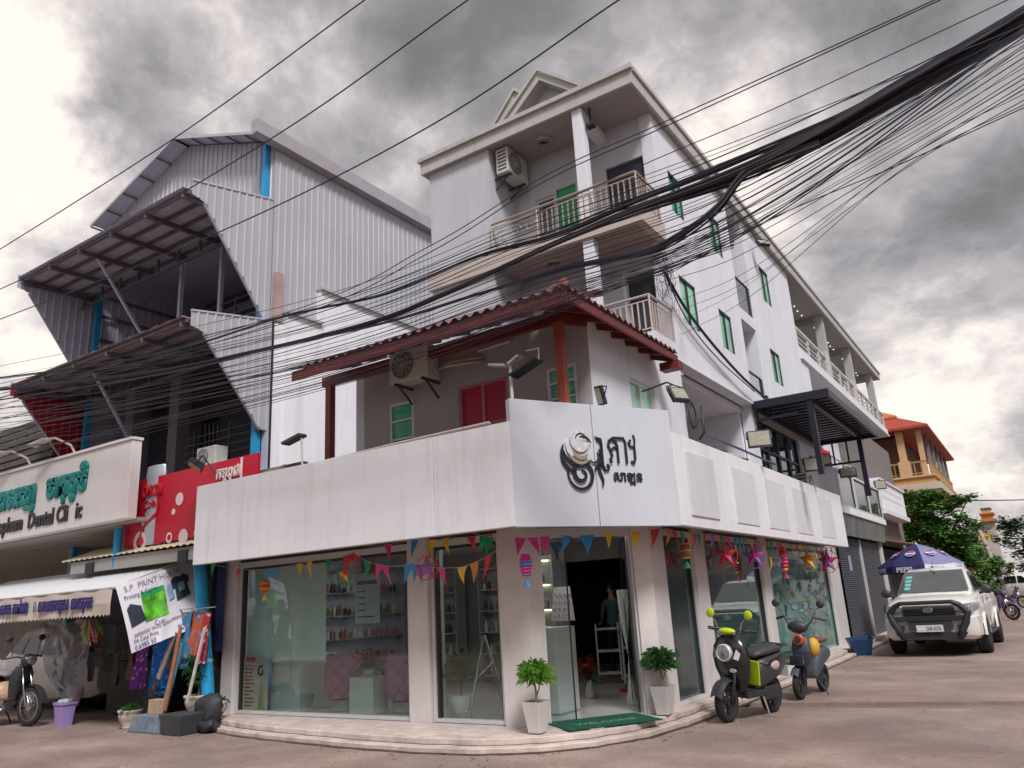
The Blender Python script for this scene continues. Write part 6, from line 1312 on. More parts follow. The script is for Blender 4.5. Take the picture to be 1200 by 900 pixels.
def prof_body(mb, secs):
    """closed loft along y through rounded sections (y, halfwidth, z0, z1)"""
    rows_ = []
    for y, w_, z0, z1 in secs:
        zc, h = (z0 + z1) / 2, (z1 - z0) / 2
        rows_.append([(w_ * math.copysign(abs(math.cos(a)) ** .75, math.cos(a)), y, zc + h * math.copysign(abs(math.sin(a)) ** .75, math.sin(a))) for a in [2 * math.pi * i / 18 for i in range(18)]])
    mb.grid(rows_, close=True); n = 18; o = len(mb.v) - n * len(rows_); mb.f.append([o + i for i in range(n)][::-1]); mb.mi.append(mb.cur); mb.f.append([o + n * (len(rows_) - 1) + i for i in range(n)]); mb.mi.append(mb.cur)
POTW_ = mat('plate_pale', (.55, .55, .56), .5, var=.05)
def scooter1():
    S = thing('scooter', 'black scooter with round headlight, lime mirrors and lime leg panel parked at the pavement edge', 'scooter', (-3.66, 10.20, 0), rz=R(-16)); S.rotation_euler = (0, R(5), R(-17)); S.scale = (1.08, .86, 1.05)
    tyre_open(S, 0, .235, .11, DG, False); tyre_open(S, 1.16, .225, .12, DG, False)
    s = MB(); rows_ = []   # front mudguard
    for i in range(11):
        a = R(20 + 150 * i / 10); rows_.append([(x_, -.29 * math.cos(a) * (1 - abs(x_) * 1), .235 + .285 * math.sin(a) - abs(x_) * .5) for x_ in (-.085, -.05, 0, .05, .085)])
    s.grid(rows_); s.build('mudguard', GSG, S, smooth=True)
    s = MB()
    for sg in (-1, 1): s.tube([(sg * .075, 0, .235), (sg * .075, .10, .52), (sg * .05, .14, .70)], .022, 8)
    s.build('fork', DG, S, smooth=True)
    # leg shield and apron
    s = MB(); rows_ = []
    for z_, w_, y_, bul in ((.34, .12, .20, .05), (.46, .20, .14, .10), (.60, .25, .06, .14), (.74, .265, .02, .16), (.86, .24, .02, .15), (.95, .18, .06, .10), (1.0, .10, .11, .05)):
        rows_.append([(w_ * math.sin(a), y_ + bul * (1 - math.cos(a)) * 1.2 - .0, z_) for a in [R(-80 + 160 * i / 12) for i in range(13)]] + [(w_ * .9 * math.sin(a), y_ + bul * .9 + .06, z_) for a in [R(80 - 160 * i / 6) for i in range(7)]])
    s.grid(rows_, close=True); s.add([rows_[-1][i] for i in range(20)], [list(range(20))]); ap = s.build('front_apron', GSB, S, smooth=True)
    s = MB(); s.lathe((0, .0, .80), [(.10, .06), (.104, -.012), (.092, -.028), (.086, -.018)], 22, axis='y'); o = s.build('headlight_ring', ALU, ap); s = MB(); s.lathe((0, -.015, .80), [(.085, 0), (.07, -.014), (.02, -.022)], 20, axis='y'); s.build('headlight', LENS, ap, smooth=True); s = MB(); s.ball((0, -.01, .775), .03, 8, 6); s.build('lamp_unit', DG, ap)
    for sg in (-1, 1): s = MB(); s.add([(sg * .115, .035, .74), (sg * .165, .075, .72), (sg * .185, .10, .80), (sg * .15, .06, .85)], [(0, 1, 2, 3) if sg > 0 else (3, 2, 1, 0)]); o = s.build('indicator', mat('indicator_white', (.62, .62, .62), .3, var=0) if not bpy.data.materials.get('indicator_white') else bpy.data.materials['indicator_white'], ap); o.location = (0, -.02, 0)
    s = MB(); s.lathe((.10, .03, .60), [(.05, 0), (.045, -.014)], 12, axis='y', sy=.5); s.build('badge', CREAM, ap)
    # inner panel in lime, floor, body
    s = MB(); s.prism([(.02, .40, .42), (.27, .36, .42), (.29, .32, .70), (.04, .34, .72)], (0, .03, 0)); s.build('leg_panel', LIME, S, bevel=.006); s = MB(); prof_body(s, [(.18, .17, .40, .95), (.30, .16, .38, .92)]); s.build('inner_shield', GSB, S, smooth=True)
    s = MB(); s.box(-.15, .15, .28, .78, .26, .33); s.build('footboard', DG, S, bevel=.01)
    s = MB(); prof_body(s, [(.62, .10, .30, .60), (.70, .155, .30, .70), (.90, .18, .36, .74), (1.15, .17, .42, .76), (1.40, .12, .52, .76), (1.50, .05, .60, .74)]); s.build('body', GSG, S, smooth=True)
    s = MB(); s.ball((.165, 1.0, .60), .10, 10, 7, (.25, 1.3, .6)); s.build('side_emblem', CREAM, S, smooth=True)
    s = MB(); prof_body(s, [(.60, .09, .70, .76), (.70, .14, .71, .80), (.95, .15, .72, .82), (1.25, .13, .74, .84), (1.42, .07, .76, .82)]); s.build('seat', mat('seat_vinyl', (.05, .05, .052), .5, var=.15), S, smooth=True)
    s = MB(); s.tube([(0, .12, .95), (0, .16, 1.04)], .05, 8); s.tube([(-.33, .24, 1.06), (-.20, .17, 1.06), (0, .14, 1.04), (.20, .17, 1.06), (.33, .24, 1.06)], .016, 8); s.build('handlebar', DG, S, smooth=True)
    s = MB(); s.ball((0, .10, 1.05), .10, 12, 8, (1.2, .8, .40)); s.build('dash_cover', LIME, S, smooth=True)
    for sg in (-1, 1):
        s = MB(); s.tube([(sg * .23, .19, 1.06), (sg * .35, .25, 1.06)], .021, 8); s.build('grip', DG, S); s = MB(); s.tube([(sg * .16, .16, 1.07), (sg * .19, .15, 1.16), (sg * .26, .16, 1.22)], .007, 6); m_ = s.build('mirror', CHROME, S)
        s = MB(); s.ball((sg * .27, .17, 1.25), .06, 12, 8, (1.0, .45, 1)); s.build('mirror_shell', LIME, m_, smooth=True); s = MB(); s.lathe((sg * .27, .198, 1.25), [(.05, 0), (.05, .003)], 14, axis='y'); s.build('mirror_glass', DG, m_)
        s = MB(); s.tube([(sg * .14, .18, 1.08), (sg * .27, .12, 1.07)], .007, 5); s.build('brake_lever', CHROME, S)
    for k, sg in enumerate((-1, 1, 1)): s = MB(); s.tube([(sg * .20, .17, 1.07), (sg * (.12 + .03 * k), .05, 1.03), (sg * .05, .10, .97)], .006, 5); s.build('brake_cable', DG, S, smooth=True)
    s = MB(); s.box(-.09, .09, 1.50, 1.51, .42, .56); s.build('number_plate', POTW_, S); s = MB(); s.box(-.07, .07, 1.46, 1.50, .60, .66); s.build('tail_lamp', bpy.data.materials['cola_red'], S)
    s = MB(); s.tube([(.12, .66, .66), (.18, .78, .64), (.175, 1.1, .70), (.10, 1.42, .74)], .008, 5); s.build('body_trim', CHROME, S)
    s = MB(); s.tube([(-.10, 1.22, .84), (-.12, 1.45, .82), (.12, 1.45, .82), (.10, 1.22, .84)], .012, 6); s.build('grab_rail', DG, S)
    s = MB(); s.tube([(.10, .75, .28), (.20, .72, .02)], .014, 6); s.tube([(.20, .72, .012), (.26, .74, .012)], .016, 6); s.build('side_stand', CHROME, S)
    s = MB(); s.tube([(-.13, .8, .26), (-.15, 1.1, .25), (-.16, 1.4, .33)], [.03, .05, .045], 8); s.build('exhaust', DG, S, smooth=True); s = MB(); s.box(.06, .15, .75, 1.15, .2, .36); s.build('engine', DG, S, bevel=.02)
scooter1()
def scooter2():
    S = thing('electric_bicycle', 'small grey and orange electric bike with front basket and wide handlebar behind the black scooter', 'electric bike', (-3.30, 12.42, 0)); S.rotation_euler = (0, R(4), R(-6))
    tyre_open(S, 0, .22, .085, DG, False); tyre_open(S, 1.0, .21, .085, DG, False)
    GR = mat('ebike_grey', (.06, .075, .10), .45, var=.12); ORM = mat('ebike_orange', (.62, .10, .04), .45, var=.1); YL = mat('yellow_bag', (.60, .36, .04), .6, var=.15)
    s = MB()
    for sg in (-1, 1): s.tube([(sg * .06, 0, .22), (sg * .06, .05, .45), (sg * .04, .10, .62)], .018, 8)
    s.build('fork', DG, S, smooth=True); s = MB(); rows_ = []
    for i in range(9): a = R(35 + 115 * i / 8); rows_.append([(x_, -.26 * math.cos(a), .22 + .26 * math.sin(a) - abs(x_) * .4) for x_ in (-.06, 0, .06)])
    s.grid(rows_); s.build('mudguard', GR, S, smooth=True)
    s = MB(); rows_ = []
    for z_, w_, y_ in ((.42, .08, .14), (.55, .13, .11), (.70, .15, .10), (.82, .13, .12), (.90, .08, .15)):
        rows_.append([(w_ * math.sin(a), y_ + .08 * (1 - math.cos(a)), z_) for a in [R(-85 + 170 * i / 10) for i in range(11)]] + [(w_ * .8 * math.sin(a), y_ + .12, z_) for a in [R(60 - 120 * i / 4) for i in range(5)]])
    s.grid(rows_, close=True); ap = s.build('front_apron', GR, S, smooth=True)
    s = MB(); s.lathe((0, .07, .84), [(.075, .08), (.085, 0), (.07, -.015)], 18, axis='y'); s.build('headlight_ring', ORM, ap); s = MB(); s.lathe((0, .05, .84), [(.05, 0), (.045, -.015)], 14, axis='y'); s.build('headlight', DG, ap)
    BK = MB()
    for zz in (.50, .58, .66): BK.tube([(-.15, -.12, zz), (.15, -.12, zz), (.16, .08, zz), (-.16, .08, zz), (-.15, -.12, zz)], .006, 4)
    for i in range(9): BK.tube([(-.15 + .0375 * i, -.12, .49), (-.15 + .0375 * i, -.12, .67)], .004, 4)
    for i in range(6):
        for sg in (-1, 1): BK.tube([(sg * .155, -.12 + .04 * i, .49), (sg * .155, -.12 + .04 * i, .67)], .004, 4)
    BK.box(-.15, .15, -.12, .08, .485, .495); BK.build('basket', DG, S); s = MB(); s.box(-.10, .06, -.08, .03, .50, .62); s.build('basket_box', NAVY, S, bevel=.01)
    s = MB(); prof_body(s, [(.16, .10, .30, .60), (.26, .13, .28, .80), (.34, .10, .26, .5), (.55, .09, .24, .36), (.68, .10, .26, .62), (.85, .125, .40, .70), (1.10, .12, .48, .68), (1.28, .05, .54, .64)]); s.build('body', GR, S, smooth=True)
    s = MB(); prof_body(s, [(.52, .08, .74, .80), (.65, .12, .74, .83), (.9, .12, .73, .83), (1.15, .08, .74, .80)]); s.build('seat', mat('brown_seat', (.16, .06, .04), .5, var=.1), S, smooth=True)
    s = MB(); s.ball((.14, .30, .72), .11, 12, 8, (.9, .9, 1.3)); s.build('bag', YL, S, smooth=True)
    s = MB(); s.tube([(0, .12, .86), (0, .16, 1.0)], .02, 8); s.tube([(-.36, .26, 1.12), (-.22, .16, 1.16), (-.16, .14, 1.06), (0, .14, .98), (.16, .14, 1.06), (.22, .16, 1.16), (.36, .26, 1.12)], .013, 8); s.build('handlebar', DG, S, smooth=True)
    s = MB(); s.ball((0, .10, 1.02), .15, 12, 8, (1.05, .5, .62)); s.build('dash', DG, S, smooth=True)
    for sg in (-1, 1):
        s = MB(); s.tube([(sg * .24, .17, 1.16), (sg * .38, .28, 1.12)], .019, 8); s.build('grip', DG, S); s = MB(); s.tube([(sg * .21, .15, 1.16), (sg * .27, .15, 1.27), (sg * .33, .16, 1.32)], .006, 6); m_ = s.build('mirror', DG, S); s = MB(); s.ball((sg * .34, .17, 1.36), .062, 12, 8, (1, .4, 1)); s.build('mirror_shell', DG, m_, smooth=True)
    s = MB(); s.tube([(.05, .60, .24), (.2, .62, .02)], .012, 6); s.tube([(.0, .5, .26), (.22, .5, .26)], .014, 6); s.build('side_stand', DG, S)
scooter2()
# moped at the far left: turned sideways with wire wheels
def moped(name, label, loc, rz, colr=(.03, .035, .045), group=None, lean=0):
    S = thing(name, label, 'motorbike', loc, group=group); S.rotation_euler = (0, lean, rz)
    c1 = mat(name + '_paint', colr, .35, var=.1, coat=.3) if not bpy.data.materials.get(name + '_paint_%.2f' % colr[0]) else bpy.data.materials[name + '_paint_%.2f' % colr[0]]; c1.name = name + '_paint_%.2f' % colr[0]
    tyre_open(S, 0, .29, .07, CHROME, True); tyre_open(S, 1.22, .29, .08, CHROME, True)
    s = MB()
    for sg in (-1, 1): s.tube([(sg * .07, 0, .29), (sg * .07, .12, .60), (sg * .05, .20, .85)], .018, 8)
    s.build('fork', CHROME, S, smooth=True)
    s = MB(); rows_ = []
    for i in range(13): a = R(10 + 150 * i / 12); rows_.append([(x_, -.325 * math.cos(a), .29 + .325 * math.sin(a) - abs(x_) * .3) for x_ in (-.055, 0, .055)])
    s.grid(rows_); s.build('mudguard', c1, S, smooth=True)
    s = MB(); rows_ = []
    for z_, w_, y_ in ((.42, .12, .30), (.60, .17, .24), (.75, .19, .20), (.88, .12, .18)):
        rows_.append([(w_ * math.sin(a), y_ + .1 * (1 - math.cos(a)), z_) for a in [R(-85 + 170 * i / 10) for i in range(11)]] + [(w_ * .8 * math.sin(a), y_ + .12, z_) for a in [R(60 - 120 * i / 4) for i in range(5)]])
    s.grid(rows_, close=True); s.build('leg_shield', c1, S, smooth=True)
    s = MB(); prof_body(s, [(.24, .06, .62, .80), (.45, .05, .48, .60), (.65, .08, .44, .62), (.85, .12, .46, .74), (1.2, .12, .54, .76), (1.55, .06, .66, .76)]); s.build('body', c1, S, smooth=True)
    s = MB(); prof_body(s, [(.58, .07, .72, .77), (.70, .12, .73, .82), (1.05, .13, .75, .84), (1.42, .09, .78, .84)]); s.build('seat', mat('grey_seat', (.22, .20, .24), .6, var=.1) if not bpy.data.materials.get('grey_seat') else bpy.data.materials['grey_seat'], S, smooth=True)
    s = MB(); s.box(-.10, .10, .52, .88, .22, .44); s.lathe((0, .60, .36), [(.09, -.13), (.10, 0), (.09, .13)], 12, axis='x'); s.build('engine', RIM, S, bevel=.02); s = MB(); s.tube([(-.12, .5, .25), (-.13, .9, .22), (-.14, 1.5, .32)], [.02, .035, .045], 8); s.build('exhaust', CHROME, S, smooth=True)
    s = MB(); s.tube([(-.32, .34, 1.0), (-.15, .24, 1.02), (0, .20, .98), (.15, .24, 1.02), (.32, .34, 1.0)], .014, 8); s.build('handlebar', DG, S, smooth=True); s = MB(); s.ball((0, .16, .96), .12, 12, 8, (1, .8, .8)); s.build('headlight_cowl', c1, S, smooth=True)
    s = MB(); s.lathe((0, .06, .96), [(.07, .02), (.06, 0)], 14, axis='y'); s.build('headlight', LENS, S)
    for sg in (-1, 1):
        s = MB(); s.tube([(sg * .2, .27, 1.02), (sg * .22, .26, 1.2), (sg * .25, .27, 1.26)], .006, 6); m_ = s.build('mirror', DG, S); s = MB(); s.ball((sg * .26, .28, 1.29), .06, 10, 7, (1, .35, .8)); s.build('mirror_shell', DG, m_, smooth=True)
    s = MB(); s.tube([(.06, .72, .26), (.2, .74, .02)], .012, 6); s.build('side_stand', DG, S)
    return S
mp = moped('moped', 'dark moped with white-rimmed spoked wheels and grey seat, cut by the left frame edge', (-15.12, 7.25, 0), R(98), lean=0); mp.scale = (1.14,) * 3
s = MB(); prof_body(s, [(.48, .16, .38, .60), (.62, .2, .36, .66), (.76, .15, .40, .62)]); s.build('parcel', mat('tan_parcel', (.5, .34, .2), .6, var=.5, scale=9), mp, smooth=True)
m0 = moped('motorbike', 'violet motorbike parked nearest the pickup tail', (-1.15, 34.5, 0), R(60), (.10, .06, .16), 'motorbikes parked along the far kerb')
for i, (x_, y_, rz_, lb) in enumerate(((-1.3, 37.0, 55, 'motorbike parked just behind the violet one'), (-1.5, 43.5, 50, 'motorbike in the middle of the far row'), (-1.0, 46.5, 70, 'motorbike standing out into the street from the far row'), (-1.7, 48.5, 40, 'farthest motorbike of the row, before the silver car'))):
    dup(m0, (x_, y_, 0), R(rz_), lb)
FC = dup(PC_, (-1.1, 60, 0), R(70), 'far silver car beyond the motorbikes')

# ------------------------------------------------------------------ air conditioners
FAN = mat('fan_dark', (.05, .05, .055), .6, var=.2)
def ac(label, loc, rz, w_=.78, h_=.5, d_=.28, bracket=True):
    """outdoor unit facing -Y in its own frame, base on z=0"""
    A = thing('air_conditioner', label, 'air conditioner', loc, rz=rz)
    s = MB(); s.box(-w_ / 2, w_ / 2, -d_ / 2, d_ / 2, 0, h_); s.build('casing', ACW, A, bevel=.015)
    cx, cz, r_ = -w_ * .14, h_ * .5, h_ * .42
    s = MB(); s.lathe((cx, -d_ / 2 - .004, cz), [(r_, .0), (r_, -.006)], 22, axis='y'); g = s.build('fan_opening', FAN, A)
    for k in range(3): a = k * 2.09; s = MB(); s.bar((cx, -d_ / 2 - .013, cz), (cx + r_ * .85 * math.cos(a), -d_ / 2 - .013, cz + r_ * .85 * math.sin(a)), .10, .004, up=(0, 1, 0)); s.build('blade', mat('fan_blade', (.12, .12, .12), .5) if not bpy.data.materials.get('fan_blade') else bpy.data.materials['fan_blade'], g)
    s = MB()
    for k in range(1, 6): s.tube([(cx + r_ * k / 5.2 * math.cos(t), -d_ / 2 - .022, cz + r_ * k / 5.2 * math.sin(t)) for t in [2 * math.pi * i / 20 for i in range(21)]], .004, 4, cap=False)
    for k in range(6): a = k * math.pi / 6; s.tube([(cx - r_ * math.cos(a), -d_ / 2 - .022, cz - r_ * math.sin(a)), (cx + r_ * math.cos(a), -d_ / 2 - .022, cz + r_ * math.sin(a))], .004, 4)
    s.build('fan_grille', ACW, A)
    for k in range(6):
        s = MB(); s.box(-w_ / 2 - .006, -w_ / 2, -d_ * .35, d_ * .35, .07 + k * h_ * .14, .07 + k * h_ * .14 + .03); s.build('louvre', FAN, A)
    if bracket:
        for x_ in (-w_ * .35, w_ * .35): s = MB(); s.bar((x_, -d_ / 2, -.02), (x_, d_ / 2 + .12, -.02), .035); s.bar((x_, d_ / 2 + .10, -.25), (x_, -d_ * .2, -.03), .025); s.build('bracket', FAN, A)
    return A
ac('white air conditioner high on the balcony return wall beside the roof soffit', (-7.12, 11.42, 9.62), R(90), .72, .54)
ac('air conditioner under the red eave above the green louvred window', (-7.12, 8.33, 4.82), R(0), .74, .5)
ac('low air conditioner resting on the terrace behind the last fascia boards', (-4.02, 18.2, 3.545), R(90), .8, .5, bracket=False)
ac('air conditioner on the wall under the far end of the pergola', (-4.78, 25.3, 6.1), R(90), .9, .7)
ac('air conditioner on the pale slab edge above the cola board', (-12.35, 8.66, 4.33), R(0), .55, .36, bracket=False)
s = MB(); s.tube([(-6.72, 8.45, 5.0), (-6.5, 8.4, 5.0), (-6.15, 8.5, 5.0), (-6.05, 8.59, 5.02)], .03, 8); s.tube([(-6.72, 8.42, 4.95), (-6.5, 8.36, 4.94), (-6.15, 8.46, 4.94), (-6.03, 8.59, 4.96)], .025, 8); tag(s.build('insulated_pipe', CREAM, smooth=True), 'pair of insulated hoses from the air conditioner into the grey wall', 'pipe')
s = MB(); s.tube([(-6.1, 8.56, 5.12), (-5.55, 8.56, 5.14)], .018, 8); tag(s.build('tube_light', ALU), 'thin unlit tube light on the grey wall under the red roof', 'light')

# ------------------------------------------------------------------ flood lights on the fascia
FLF = mat('flood_face', (.33, .32, .25), .3, var=.25, scale=20); 
def flood(label, loc, rz, tilt, w_=.34, h_=.26, arm=None):
    F = thing('floodlight', label, 'floodlight', loc, rz=rz)
    m = Matrix.Rotation(tilt, 4, 'X')
    def box(x0, x1, y0, y1, z0, z1, nm, mt, par, bv=0):
        s = MB(); s.box(x0, x1, y0, y1, z0, z1); s.v = [tuple(m @ Vector(v)) for v in s.v]; return s.build(nm, mt, par, bevel=bv)
    b = box(-w_ / 2, w_ / 2, -.03, .04, -h_ / 2, h_ / 2, 'housing', BLACK, F, .008)
    box(-w_ / 2 + .025, w_ / 2 - .025, -.036, -.031, -h_ / 2 + .025, h_ / 2 - .025, 'lens', FLF, b)
    for k in range(5): box(-w_ / 2 + .04 + k * .062, -w_ / 2 + .05 + k * .062, .04, .07, -h_ / 2 + .02, h_ / 2 - .02, 'fin', BLACK, b)
    s = MB(); s.tube([(-w_ / 2 - .01, 0, 0), (-w_ / 2 - .015, .06, .12), (0, .10, .17), (w_ / 2 + .015, .06, .12), (w_ / 2 + .01, 0, 0)], .010, 5); s.build('yoke', BLACK, F)
    if arm: s = MB(); s.tube([(0, .10, .17)] + arm, .014, 6); s.build('arm', FAN, F)
    return F
flood('black floodlight standing on top of the middle logo panel', (-4.42, 8.72, 4.13), R(-5), R(20), .36, .26, [(0, .15, -.1)])
flood('tilted floodlight hanging from an arm at the corner pilaster right of the logo panel', (-3.72, 10.0, 4.28), R(60), R(-28), .28, .24, [(-.1, .1, .20), (-.25, .5, .16)])
flood('square floodlight over the side fascia, first one before the pergola', (-3.62, 13.4, 4.12), R(22), R(-8), .40, .30, [(.0, .3, .24), (.2, .7, .10)])
flood('floodlight over the side fascia beneath the pergola', (-3.60, 17.3, 4.12), R(22), R(-8), .42, .30, [(.0, .3, .24), (.1, .7, .05)])
flood('small floodlight beside the red cloth', (-3.70, 18.9, 4.42), R(22), R(-8), .32, .26, [(0, .4, .2)])
flood('floodlight facing out above the framed glass balustrade', (-3.75, 22.0, 4.45), R(22), R(-15), .42, .24, [(0, .4, .2)])
flood('last small floodlight at the end of the glass balustrade', (-3.90, 28.4, 4.75), R(22), R(-5), .36, .30, [(0, .4, .1)])
flood('floodlight tilted over the red cola board', (-11.0, 7.42, 4.02), R(-30), R(55), .34, .26, [(.1, .3, -.15)])
flood('tiny floodlight high on the white side wall under the roof edge', (-4.05, 17.85, 9.72), R(50), R(-40), .30, .22, [(-.1, .2, .25)])
# solar street lamps on thin poles
def solar(label, loc, rz, hh):
    S = thing('solar_lamp', label, 'lamp', loc, rz=rz); s = MB(); s.tube([(0, 0, 0), (0, 0, hh)], .022, 8); s.build('pole', ALU, S)
    s = MB(); s.bar((.0, 0, hh), (.16, 0, hh + .08), .14, .03); s.bar((-.05, 0, hh + .0), (-.30, 0, hh + .06), .12, .03); s.build('lamp_head', ACW, S); s = MB(); s.bar((.03, 0, hh - .16), (.42, 0, hh - .02), .20, .03); s.build('solar_panel', BLACK, S); s = MB(); s.tube([(.42, 0, hh - .02), (.43, 0, hh + .12), (.25, 0, hh + .13)], .012, 6); s.build('bracket', ALU, S); return S
solar('twin-headed solar lamp on a thin pole at the left edge of the logo panel', (-5.02, 7.72, 3.6), 0, .88)
SL = thing('solar_lamp', 'single grey solar lamp leaning on a pole above the left fascia', 'lamp', (-8.85, 7.72, 3.55)); s = MB(); s.tube([(.05, 0, 0), (0, 0, .62)], .016, 6); s.build('pole', ALU, SL); s = MB(); s.bar((.03, 0, .66), (-.36, 0, .58), .16, .04); s.build('lamp_head', FAN, SL)
s = MB(); s.box(-10.2, -9.0, 7.9, 8.0, 3.54, 3.86); tag(s.build('weathered_board', mat('weathered_grey_board', (.13, .12, .11), .9, var=.4, scale=6), bevel=.01), 'weathered grey board lying behind the left end of the fascia', 'board')
s = MB(); s.tube([(-11.0, 7.9, 3.62), (-10.2, 7.95, 3.72), (-9.4, 7.9, 3.78)], .09, 8); tag(s.build('rolled_mat', mat('rolled_grey', (.18, .16, .14), .9, var=.4), smooth=True), 'rolled grey mat lying behind the left end of the fascia', 'mat')
s = MB(); s.tube([(-8.4, 7.75, 3.74), (-6.9, 7.75, 3.78), (-5.4, 7.75, 3.80)], .025, 6); tag(s.build('terrace_rail', CREAM), 'thin pale rail along the terrace edge behind the left fascia', 'rail')
s = MB(); s.tube([(-4.05, 11.95, 4.05), (-4.05, 15.9, 4.02)], .022, 6); s.tube([(-4.05, 12.0, 3.5), (-4.05, 12.0, 4.05)], .015, 6); s.tube([(-4.05, 15.5, 3.5), (-4.05, 15.5, 4.02)], .015, 6); tag(s.build('steel_handrail', mat('blue_grey_steel', (.10, .14, .22), .4, metal=.5)), 'dark blue-grey handrail across the open terrace recess', 'rail')
for k, (y_, w_) in enumerate(((12.2, .2), (12.8, .3), (13.3, .25))): s = MB(); s.box(-4.1, -3.9, y_, y_ + w_, 3.62, 3.82); s.tube([(-4.0, y_ - .1, 3.82), (-3.95, y_ + w_ + .15, 3.84)], .02, 5); tag(s.build('terrace_clutter', (FAN, CREAM, BLACK)[k], bevel=.02), ('small black appliance on the terrace beside the white pilaster', 'pale low rack on the terrace in the middle of the clutter', 'black bracket on the terrace farthest from the pilaster')[k], 'appliance')
s = MB(); s.tube([(-4.2, 12.0, 4.0), (-4.12, 12.05, 4.12), (-4.1, 12.0, 4.55)] , .02, 6)
for k in range(4): s.tube([(-4.26, 11.98 + .16 * math.cos(t) , 4.42 + (.20 + .01 * k) * math.sin(t)) for t in [2 * math.pi * i / 16 for i in range(17)]], .012, 5, cap=False)
tag(s.build('cable_coil', BLACK, smooth=True), 'coil of black cable hanging by the white corner pilaster', 'cable coil')

# ------------------------------------------------------------------ bunting and lanterns under the fascia
FC_ = {k: mat('flag_' + k, v, .6, var=.12, scale=9) for k, v in dict(pink=(.72, .05, .28), blue=(.03, .30, .62), yellow=(.75, .48, .03), red=(.60, .04, .05), green=(.0, .30, .12), violet=(.30, .14, .45), teal=(.02, .34, .36), orange=(.70, .22, .04)).items()}
random.seed(31)
def flag(par, p_, ud, m_, w_=.14, h_=.25, drop=0):
    u = Vector(ud).normalized(); n_ = Vector((u.y, -u.x, 0)); p_ = Vector(p_); s = MB(); tl = random.uniform(-.10, .10); tw = random.uniform(-.35, .35)
    rows_ = []
    for j in range(6):
        v = j / 5; w2 = w_ * (1 - v) / 2 + .001; c_ = p_ + Vector((0, 0, -h_ * v)) + u * tl * v + n_ * (.04 * math.sin(v * 3 + tw * 6) * v)
        uu = (u + n_ * tw * v).normalized(); rows_.append([c_ - uu * w2, c_ - uu * w2 * .3 + n_ * .006, c_ + uu * w2 * .4 - n_ * .004, c_ + uu * w2])
    s.grid(rows_); s.build('flag', m_, par)
def bunting(label, pts, flags, sag=.05):
    """pts: string anchor points; flags: (pixel-free) fraction along the string and colour"""
    Bn = thing('bunting', label, 'bunting', pts[0], world=True); P_ = []
    for a, b in zip(pts[:-1], pts[1:]):
        a, b = Vector(a), Vector(b); n_ = 10
        for i in range(n_): t_ = i / n_; P_.append(a + (b - a) * t_ + Vector((0, 0, -4 * sag * t_ * (1 - t_))))
    P_.append(Vector(pts[-1])); s = MB(); s.tube(P_, .004, 4); s.build('string', CREAM, Bn)
    for t_, c_ in flags:
        x_ = t_ * (len(P_) - 1); i = min(int(x_), len(P_) - 2); q = P_[i] + (P_[i + 1] - P_[i]) * (x_ - i); flag(Bn, q, P_[i + 1] - P_[i], FC_[c_], random.uniform(.12, .16), random.uniform(.20, .26))
    return Bn
bunting('lower string of triangular flags over the wide left shop window', [(-11.36, 7.90, 2.53), (-10.02, 7.90, 2.31), (-8.66, 7.90, 2.37), (-7.92, 7.90, 2.40), (-7.44, 7.90, 2.20), (-6.87, 7.90, 2.18), (-6.04, 7.90, 2.07), (-5.39, 7.90, 2.28)],
        [(.03, 'green'), (.10, 'pink'), (.17, 'blue'), (.19, 'blue'), (.245, 'yellow'), (.27, 'yellow'), (.33, 'green'), (.40, 'red'), (.415, 'red'), (.44, 'red'), (.50, 'green'), (.57, 'pink'), (.595, 'pink'), (.70, 'blue'), (.72, 'blue'), (.74, 'violet'), (.80, 'pink'), (.86, 'yellow'), (.90, 'orange'), (.95, 'red')], .03)
bunting('short upper string of flags close under the soffit by the second window', [(-8.06, 8.30, 2.51), (-7.16, 8.30, 2.53), (-6.56, 8.30, 2.50), (-5.71, 8.30, 2.49)], [(.15, 'pink'), (.34, 'blue'), (.52, 'yellow'), (.64, 'yellow'), (.82, 'red'), (.93, 'red')], .02)
c1 = (-5.25, 8.05, 2.46); c2 = (-4.35, 9.35, 2.46)
bunting('string of pink, blue and yellow flags across the doorway', [(-5.75, 7.75, 2.47), (-5.40, 7.95, 2.40), (-4.98, 8.45, 2.40), (-4.55, 9.05, 2.42), (-4.08, 9.75, 2.46)],
        [(.10, 'green'), (.14, 'green'), (.33, 'pink'), (.39, 'pink'), (.45, 'pink'), (.56, 'blue'), (.64, 'blue'), (.67, 'blue'), (.76, 'yellow'), (.88, 'yellow'), (.97, 'red')], .03)
bunting('long string of many flags along the side windows', [(-4.08, 9.8, 2.46), (-3.98, 11.4, 2.44), (-3.98, 13.0, 2.44), (-3.98, 14.8, 2.44), (-3.98, 16.8, 2.44), (-3.98, 19.8, 2.46)],
        [(.02, 'orange'), (.04, 'red'), (.07, 'teal'), (.10, 'yellow'), (.12, 'pink'), (.14, 'green'), (.17, 'red'), (.20, 'violet'), (.23, 'orange'), (.25, 'green'), (.27, 'pink'), (.29, 'pink'), (.33, 'blue'), (.36, 'teal'), (.39, 'teal'), (.43, 'yellow'), (.46, 'red'), (.49, 'pink'), (.52, 'orange'), (.54, 'green'), (.56, 'green'), (.58, 'teal'), (.61, 'pink'), (.63, 'red'), (.66, 'yellow'), (.71, 'orange'), (.75, 'red'), (.79, 'yellow'), (.83, 'green'), (.88, 'pink'), (.91, 'red'), (.95, 'violet'), (.98, 'pink')], .03)
bunting('small string with one yellow and one blue flag between the side lanterns', [(-3.98, 13.7, 2.20), (-3.98, 14.6, 2.14), (-3.98, 15.3, 2.2)], [(.35, 'yellow'), (.75, 'blue')], .02)
